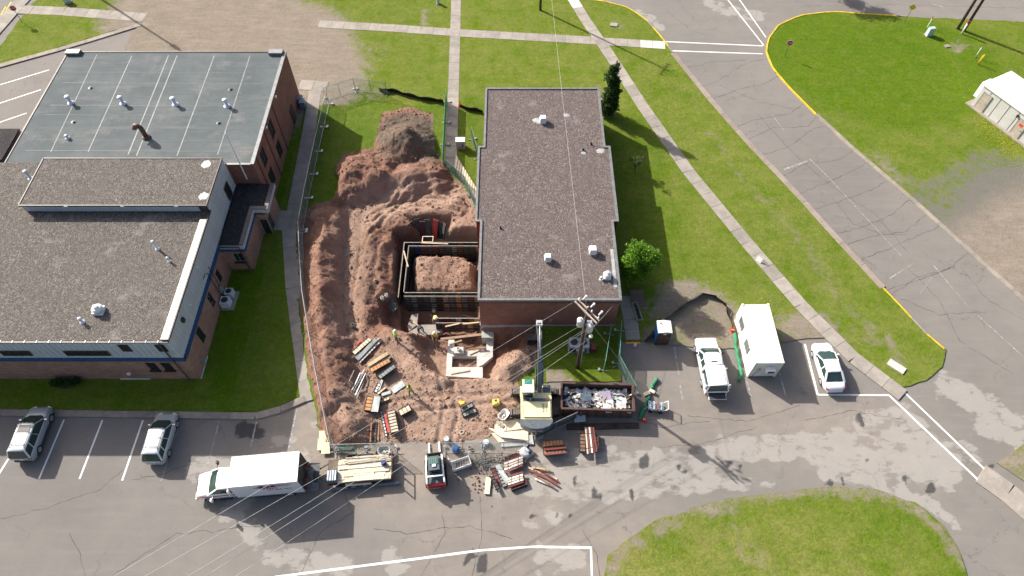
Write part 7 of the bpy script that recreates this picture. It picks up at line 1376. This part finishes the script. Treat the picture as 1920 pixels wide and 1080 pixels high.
def wheelbarrow(u, v, rz, label, tub):
    p = feet(u, v); t = thing('wheelbarrow', label, 'wheelbarrow', p, rz); ri = []
    for z_, sx_, sy_, o_ in ((.26,.28,.22,0),(.42,.42,.31,.03),(.56,.52,.38,.06)): ri.append([(o_+sx_*math.copysign(abs(math.cos(a))**.6,math.cos(a)), sy_*math.copysign(abs(math.sin(a))**.6,math.sin(a)), z_) for a in [2*math.pi*i/16 for i in range(16)]])
    m = MB(); m.loft([[(q[0]*.96,q[1]*.96,q[2]+.02) for q in ri[0]]]+[], False) if False else None; inner = [[(q[0]*.95,q[1]*.95,q[2]+.02) for q in k_] for k_ in ri]; m.loft(ri+inner[::-1]); m.build('tub', tub, t, True); m = MB(); m.cyl((.62,-.05,.18),(.62,.05,.18), .18, n=16); m.build('wheel', RUBBER, t)
    for s in (1,-1): m = MB(); m.bar((.62,s*.07,.2),(-.95,s*.30,.5), .04); m.bar((-.35,s*.26,.4),(-.4,s*.28,.0), .03); m.build('handle', WOODG, t)
    m = MB()
    for i in range(4): m.box((-.15+.1*i,.08*(i % 2),.34), (.14,.1,.1), rz=i)
    m.build('contents', PM['white'], t)['kind'] = 'stuff'
wheelbarrow(723,849, 3.2, 'grey wheelbarrow with white scraps behind the trailer fence', PM['pale grey']); wheelbarrow(944,783, .9, 'pale wheelbarrow full of soil beside the excavator track', PM['white'])
# big rooftop style cooling unit by the pole
cu = thing('cooling_unit', 'grey twin fan cooling unit on the grass by the utility pole', 'cooling unit', (*G(1085,662),.08), -.02); m = MB(); m.box((0,.5,.5), (1.75,1.0,.9)); m.build('cabinet', mat('unit_grey', (.36,.38,.42), .5), cu)
for s in (1,-1): m = MB(); m.lathe([(.33,0),(.33,.03),(.29,.04),(.08,.04),(.08,.07),(.01,.08)], (s*.42-.05,.55,.95), 20); m.build('fan', DKMET, cu)
m = MB(); m.box((-.1,-.015,.42), (1.5,.03,.6)); m.build('front_panel', PLAST, cu); m = MB(); m.box((.1,-.035,.5),(.75,.015,.42)); m.build('label_plate', WHITE, cu); m = MB(); m.box((0,.5,.03),(1.9,1.15,.06)); m.build('skid', STEEL, cu)
m = MB(); m.box((1.25,.3,.4),(.5,.6,.6)); m.build('side_box', mat('dull_red_box', (.16,.03,.03), .6), cu)
wb_ = thing('control_box', 'white box cabinet with a dark curved arrow emblem beside the north path', 'cabinet', (*G(864,281),.08), 0); m = MB(); m.box((0,.3,.55), (.95,.62,1.1)); m.build('cabinet', mat('pale_grey_panel', (.46,.46,.44), .5), wb_); m = MB(); m.box((0,.3,1.15), (1.02,.7,.10)); m.build('lid', WHITE, wb_); m = MB(); ri = []
for i in range(10): a = -2.7+3.0*i/9; ri.append([(.22*math.cos(a),-.018,.48+.2*math.sin(a)),(.30*math.cos(a),-.018,.48+.28*math.sin(a)),(.30*math.cos(a),-.012,.48+.28*math.sin(a)),(.22*math.cos(a),-.012,.48+.2*math.sin(a))])
m.loft(ri); m._add([(.14,-.018,.52),(.40,-.018,.52),(.22,-.018,.80)], [(0,1,2)]); m.build('emblem', mat('slate_emblem', (.06,.10,.14), .5), wb_); m = MB(); m.bar((.5,.25,.5),(.85,.25,.45), .05); m.build('tow_handle', WHITE, wb_)
# timber ramp from the path end to the building
rp = thing('timber_ramp', 'pale plywood ramp with wooden cleats beside the green mesh', 'ramp', (0,0,0)); a0, a1, b1, b0 = [Vector((*G(u, v, .25),.25)) for u, v in [(855,290),(893,352),(893,378),(852,315)]]
m = MB(); m.prism([(p.x,p.y) for p in (a0,a1,b1,b0)], .10, .25); m.build('deck', mat('ramp_ply', (.70,.63,.47), .8), rp)
for i in range(9): f = .12+.1*i; p = a0.lerp(a1, f); q = b0.lerp(b1, f-.04); m = MB(); m.bar((p.x,p.y,.27),(q.x,q.y,.27), .05,.04); m.build('cleat', mat('cleat_wood', (.28,.22,.15), .85), rp)
# wood pile, planter frame, jug, orange edge
for i in range(6): A_ = G(1181+4.2*i,545,.3); B_ = G(1190+4.0*i,574+.8*(i % 3),.1); m = MB(); m.bar((0,0,.38),(B_[0]-A_[0],B_[1]-A_[1],.06), .2,.06); tag(m.build('old_plank', WOODD, None, loc=(A_[0],A_[1],.08)), 'old dark plank leaning in the pile under the round tree', 'plank', 'old planks under the tree')
pf = thing('planter_frame', 'narrow black framed rack lying by the side path', 'rack', (*G(1194,586),.08), math.radians(-80)); m = MB()
for s in (1,-1): m = MB(); m.box((0,s*.22,.10),(1.95,.05,.2)); m.build('rail', STEEL, pf); m = MB(); m.box((s*.97,0,.10),(.05,.40,.2)); m.build('end_rail', STEEL, pf)
for i in range(7): m = MB(); m.box((-.8+.27*i,0,.08),(.06,.38,.12)); m.build('rung', DKMET, pf)
jg = MB(); jg.lathe([(.13,0),(.14,.05),(.14,.28),(.05,.36),(.05,.42),(.01,.43)], (0,0,0), 12); tag(jg.build('white_jug', WHITE, None, True, loc=(*G(1190,648),.005)), 'white jug standing beside the orange step edge', 'jug')
oe = MB(); oe.box((0,0,0), (1.3,.22,.06)); tag(oe.build('ramp_edge', mat('orange_edge', (.80,.30,.03), .6), None, loc=(*G(1187,643.5),.035)), 'bright orange edge strip at the foot of the side path', 'edge strip')
# lids, signs and cabinets along the paths and road
def lid(u, v, w, d_, rz, label, m_): m = MB(); m.box((0,0,.05), (w,d_,.14)); tag(m.build('access_lid', m_, None, loc=(*G(u, v, .15),.06), rz=rz), label, 'lid')
lid(1681,687,1.5,.75,-.75,'white concrete lid on the grass by the road corner', CONCW); lid(1151,46,.95,.7,-.2,'grey utility lid in the lawn by the road', CONC)
ab = thing('sandwich_board', 'white sandwich board on the diagonal path edge', 'sign', (*G(1423,489),.09), -.8)
for s in (1,-1): m = MB(); m.box((0,s*.16,.30), (.6,.03,.62), rx=s*.3); m.build('board', WHITE, ab)
REDSG = mat('stop_red', (.42,.02,.06), .45)
def stop_sign(u, v, hd, label):
    x, y = G(u, v); t = thing('stop_sign', label, 'stop sign', (x,y,.08), hd); m = MB(); m.box((0,.03,1.1), (.06,.04,2.3)); m.build('post', GRNW, t); m = MB(); R_ = .38; m.loft([[(R_*math.cos(math.pi/8+math.pi/4*i),q,1.95+R_*math.sin(math.pi/8+math.pi/4*i)) for i in range(8)] for q in (0,.012)]); b = m.build('sign_plate', WHITE, t); m = MB(); R_ = .345; m.loft([[(R_*math.cos(math.pi/8+math.pi/4*i),q,1.95+R_*math.sin(math.pi/8+math.pi/4*i)) for i in range(8)] for q in (-.006,.002)]); m.build('sign_face', REDSG, b); inst(text_mesh('STOP', .27, 'lettering', WHITE), 'lettering', b, (0,-.012,1.95), (math.pi/2,0,0))
stop_sign(1471,107, math.radians(-20), 'stop sign on the rounded grass island by the road'); stop_sign(42,42, math.radians(25), 'stop sign on the corner lawn by the street path')
x, y = G(1696,42); ys = thing('warning_sign', 'yellow diamond warning sign on a green post by the top road', 'sign', (x,y,.08), -.5); m = MB(); m.box((0,.03,1.2),(.06,.04,2.4)); m.build('post', GRNW, ys); m = MB(); m.box((0,0,2.1),(.62,.012,.62), ry=math.pi/4); m.build('sign_plate', PAINTY, ys)
x, y = G(1738,52); mk = thing('marker_post', 'white marker post with red top behind the pale cabinet', 'post', (x,y,.08)); m = MB(); m.cyl((0,0,0),(0,0,1.5), .05, n=10); m.build('post', WHITE, mk); m = MB(); m.cyl((0,0,1.25),(0,0,1.55), .056, n=10); m.build('cap', REDSG, mk)
def pedestal(u, v, w, h, label): t = thing('utility_cabinet', label, 'cabinet', (*G(u, v),.08), .2); m = MB(); m.box((0,0,h/2), (w,.5*w+.1,h), taper=.94); m.build('cabinet', mat('pale_green_enamel', (.40,.52,.50), .5), t); m = MB(); m.box((0,0,.03),(w+.15,.6*w+.2,.06)); m.build('base', CONC, t)
pedestal(1740,67,.8,1.1,'pale green utility cabinet on the grass by the road'); pedestal(128,6,.8,.9,'pale green cabinet at the edge of the corner lawn'); pedestal(822,8,.35,.9,'slim green pedestal beside the north path')
lid(1776,86,.6,.5,.2,'round tan lid in the grass below the cabinet', CONC2)
for i, (a, b, c) in enumerate([((1828,108),0,'white'),((1831,122),1,'yellow'),((1834,121),2,'yellow')]): x, y = G(*a); m = MB(); m.cyl((0,0,0),(0,0,1.35), .05, n=8); m.lathe([(.05,1.35),(.03,1.40),(.01,1.41)], (0,0,0), 8); tag(m.build('marker_post', [PAINTW,PAINTY,PAINTY][i], None, True, loc=(x,y,.08)), ['pale marker post beside the two yellow posts','left of two yellow marker posts by the shelter','right of two yellow marker posts by the shelter'][i], 'post')
x, y = G(1802,62); m = MB(); m.cyl((0,0,0),(.0,0,1.5), .10, n=10); o = m.build('pole_conduit', WHITE, None, True, loc=(x-.1,y-.25,.08)); tag(o, 'white conduit guard at the foot of the right road pole', 'conduit'); m = MB(); m.box((0,-.06,1.7),(.3,.12,.35)); m.build('red_box', REDSG, o)
# yard clutter south of the lumber
tb = thing('tarp_pallet', 'pallet with white tarp and round blue jugs beside the lumber sheets', 'pallet', (*G(985,850),.0), .6); m = MB(); m.box((0,0,.07),(1.1,1.0,.14)); m.build('pallet', WOODL, tb); m = MB(); ri = []
for z_, s_ in ((.14,1.0),(.30,.95),(.42,.7),(.46,.2)): ri.append([(.5*s_*math.cos(a)*(1+.12*math.sin(3*a)),.46*s_*math.sin(a)*(1+.1*math.cos(4*a)),z_) for a in [2*math.pi*i/16 for i in range(16)]])
m.loft(ri); m.build('tarp', mat('crumpled_tarp', (.58,.60,.62), .6, 0, .35, 5, col2=(.35,.37,.39)), tb)
for i, (u, v, z_) in enumerate([(993,832,.46),(997,842,.46)]): m = MB(); m.lathe([(.11,0),(.13,.05),(.13,.22),(.05,.30),(.02,.32)], (0,0,0), 12); p = G(u, v, z_+.2); tag(m.build('jug', mat('navy_jug', (.02,.03,.10), .4), None, True, loc=(p[0]-.15,p[1]-.2,z_-.08)), 'dark blue jug on the white tarp', 'jug', 'jugs on the tarp')
bk = thing('steel_basket', 'white steel skip basket with metal scraps in the yard', 'basket', (*G(865,872),.0), math.radians(20))
for c, d_ in (((0,-.35,.3),(1.5,.04,.5)),((0,.35,.3),(1.5,.04,.5)),((-.75,0,.3),(.04,.7,.5)),((.75,0,.3),(.04,.7,.5)),((0,0,.08),(1.5,.7,.04))): m = MB(); m.box(c, d_); m.build('side', WHITE, bk)
for s in (1,-1): m = MB(); m.bar((s*.78,.3,.0),(s*.86,.5,.95), .07); m.build('lifting_arm', WHITE, bk)
r = random.Random(9)
for i in range(7): m = MB(); m.bar((-.5+.15*i,-.2,.18+.04*i),(-.3+.14*i,.22,.3), .07,.05); m.build('scrap', mat('rusty_scrap', (.10,.06,.045), .7, .3, .4), bk)
def tangle(u, v, n, s, label, m_): 
    m = MB(); r_ = random.Random(n)
    for i in range(n): a = r_.uniform(0,6.3); l = s*r_.uniform(.5,1.1); c = Vector((r_.gauss(0,.2)*s,r_.gauss(0,.2)*s,.04+.02*(i % 9))); dv = Vector((math.cos(a),math.sin(a),r_.uniform(-.1,.25)))*l/2; m.bar(c-dv*.9+Vector((0,0,.04)), c+dv+Vector((0,0,.06)), .03,.02)
    o = m.build('metal_scraps', m_, None, loc=(*G(u, v),.0)); tag(o, label, 'scraps', kind='stuff')
tangle(905,866,46,1.3,'tangled grey metal bars and wire on the asphalt', mat('dull_bar', (.22,.215,.20), .6, .4, .3)); tangle(937,858,22,.9,'thin dark wire tangle beside the white and maroon stack', WOODG); tangle(640,846,18,.8,'bundle of sticks at the front of the trailer fence', WOODD)
m = MB(); m.lathe([(.26,0),(.28,.05),(.27,.45),(.28,.85),(.25,.88),(.02,.88)], (0,0,0), 16); tag(m.build('barrel', mat('blue_barrel', (.02,.10,.28), .4), None, False, loc=(*G(855,846),.0)), 'blue plastic barrel behind the yard fence', 'barrel'); m = MB(); m.lathe([(.24,0),(.25,.4),(.22,.45),(.02,.45)], (0,0,0), 14); tag(m.build('bucket', mat('pale_blue_bucket', (.45,.58,.66), .4), None, False, loc=(*G(912,832),.0)), 'pale blue bucket behind the yard fence', 'bucket'); m = MB(); m.lathe([(.24,0),(.25,.4),(.22,.45),(.02,.45)], (0,0,0), 14); tag(m.build('bucket', PM['pale grey'], None, False, loc=(*G(838,826),.0)), 'white bucket at the end of the yard fence', 'bucket')
m = MB(); r = random.Random(14)
for i in range(46): x_, y_ = r.gauss(0,.7), r.gauss(0,.55); s = r.uniform(.04,.14); m._add([Vector((x_,y_,s*.2))+Vector(q)*s*r.uniform(.7,1.3) for q in OCT], OF)
tag(m.build('soil_clumps', CLODM, None, loc=(*G(897,905),.0)), 'spilled brown soil clumps on the asphalt beside the plank', 'soil', kind='stuff')
for i, (u, v) in enumerate([(566,196),(570,203)]): t = thing('wheelie_bin', ['blue grey wheeled bin against the brick wall corner','second blue grey wheeled bin nearer the window bays'][i], 'bin', (*G(u, v),.08), .1); m = MB(); m.box((0,0,.5),(.55,.65,.95), taper=1.1); m.build('body', mat('bin_plastic', (.10,.14,.18), .5), t); m = MB(); m.box((0,0,1.02),(.62,.74,.08)); m.build('lid', mat('bin_lid', (.22,.28,.33), .5), t)
bt = thing('wooden_table_frame', 'pale wooden frame on the form wall by the leaning panels', 'frame', (*G(802,449,.1),.12), 0)
for c, d_ in (((0,.35,0),(1.1,.06,.07)),((0,-.35,0),(1.1,.06,.07)),((.52,0,0),(.06,.64,.07)),((-.52,0,0),(.06,.64,.07))): m = MB(); m.box(c, d_); m.build('frame_bar', WOODL, bt)
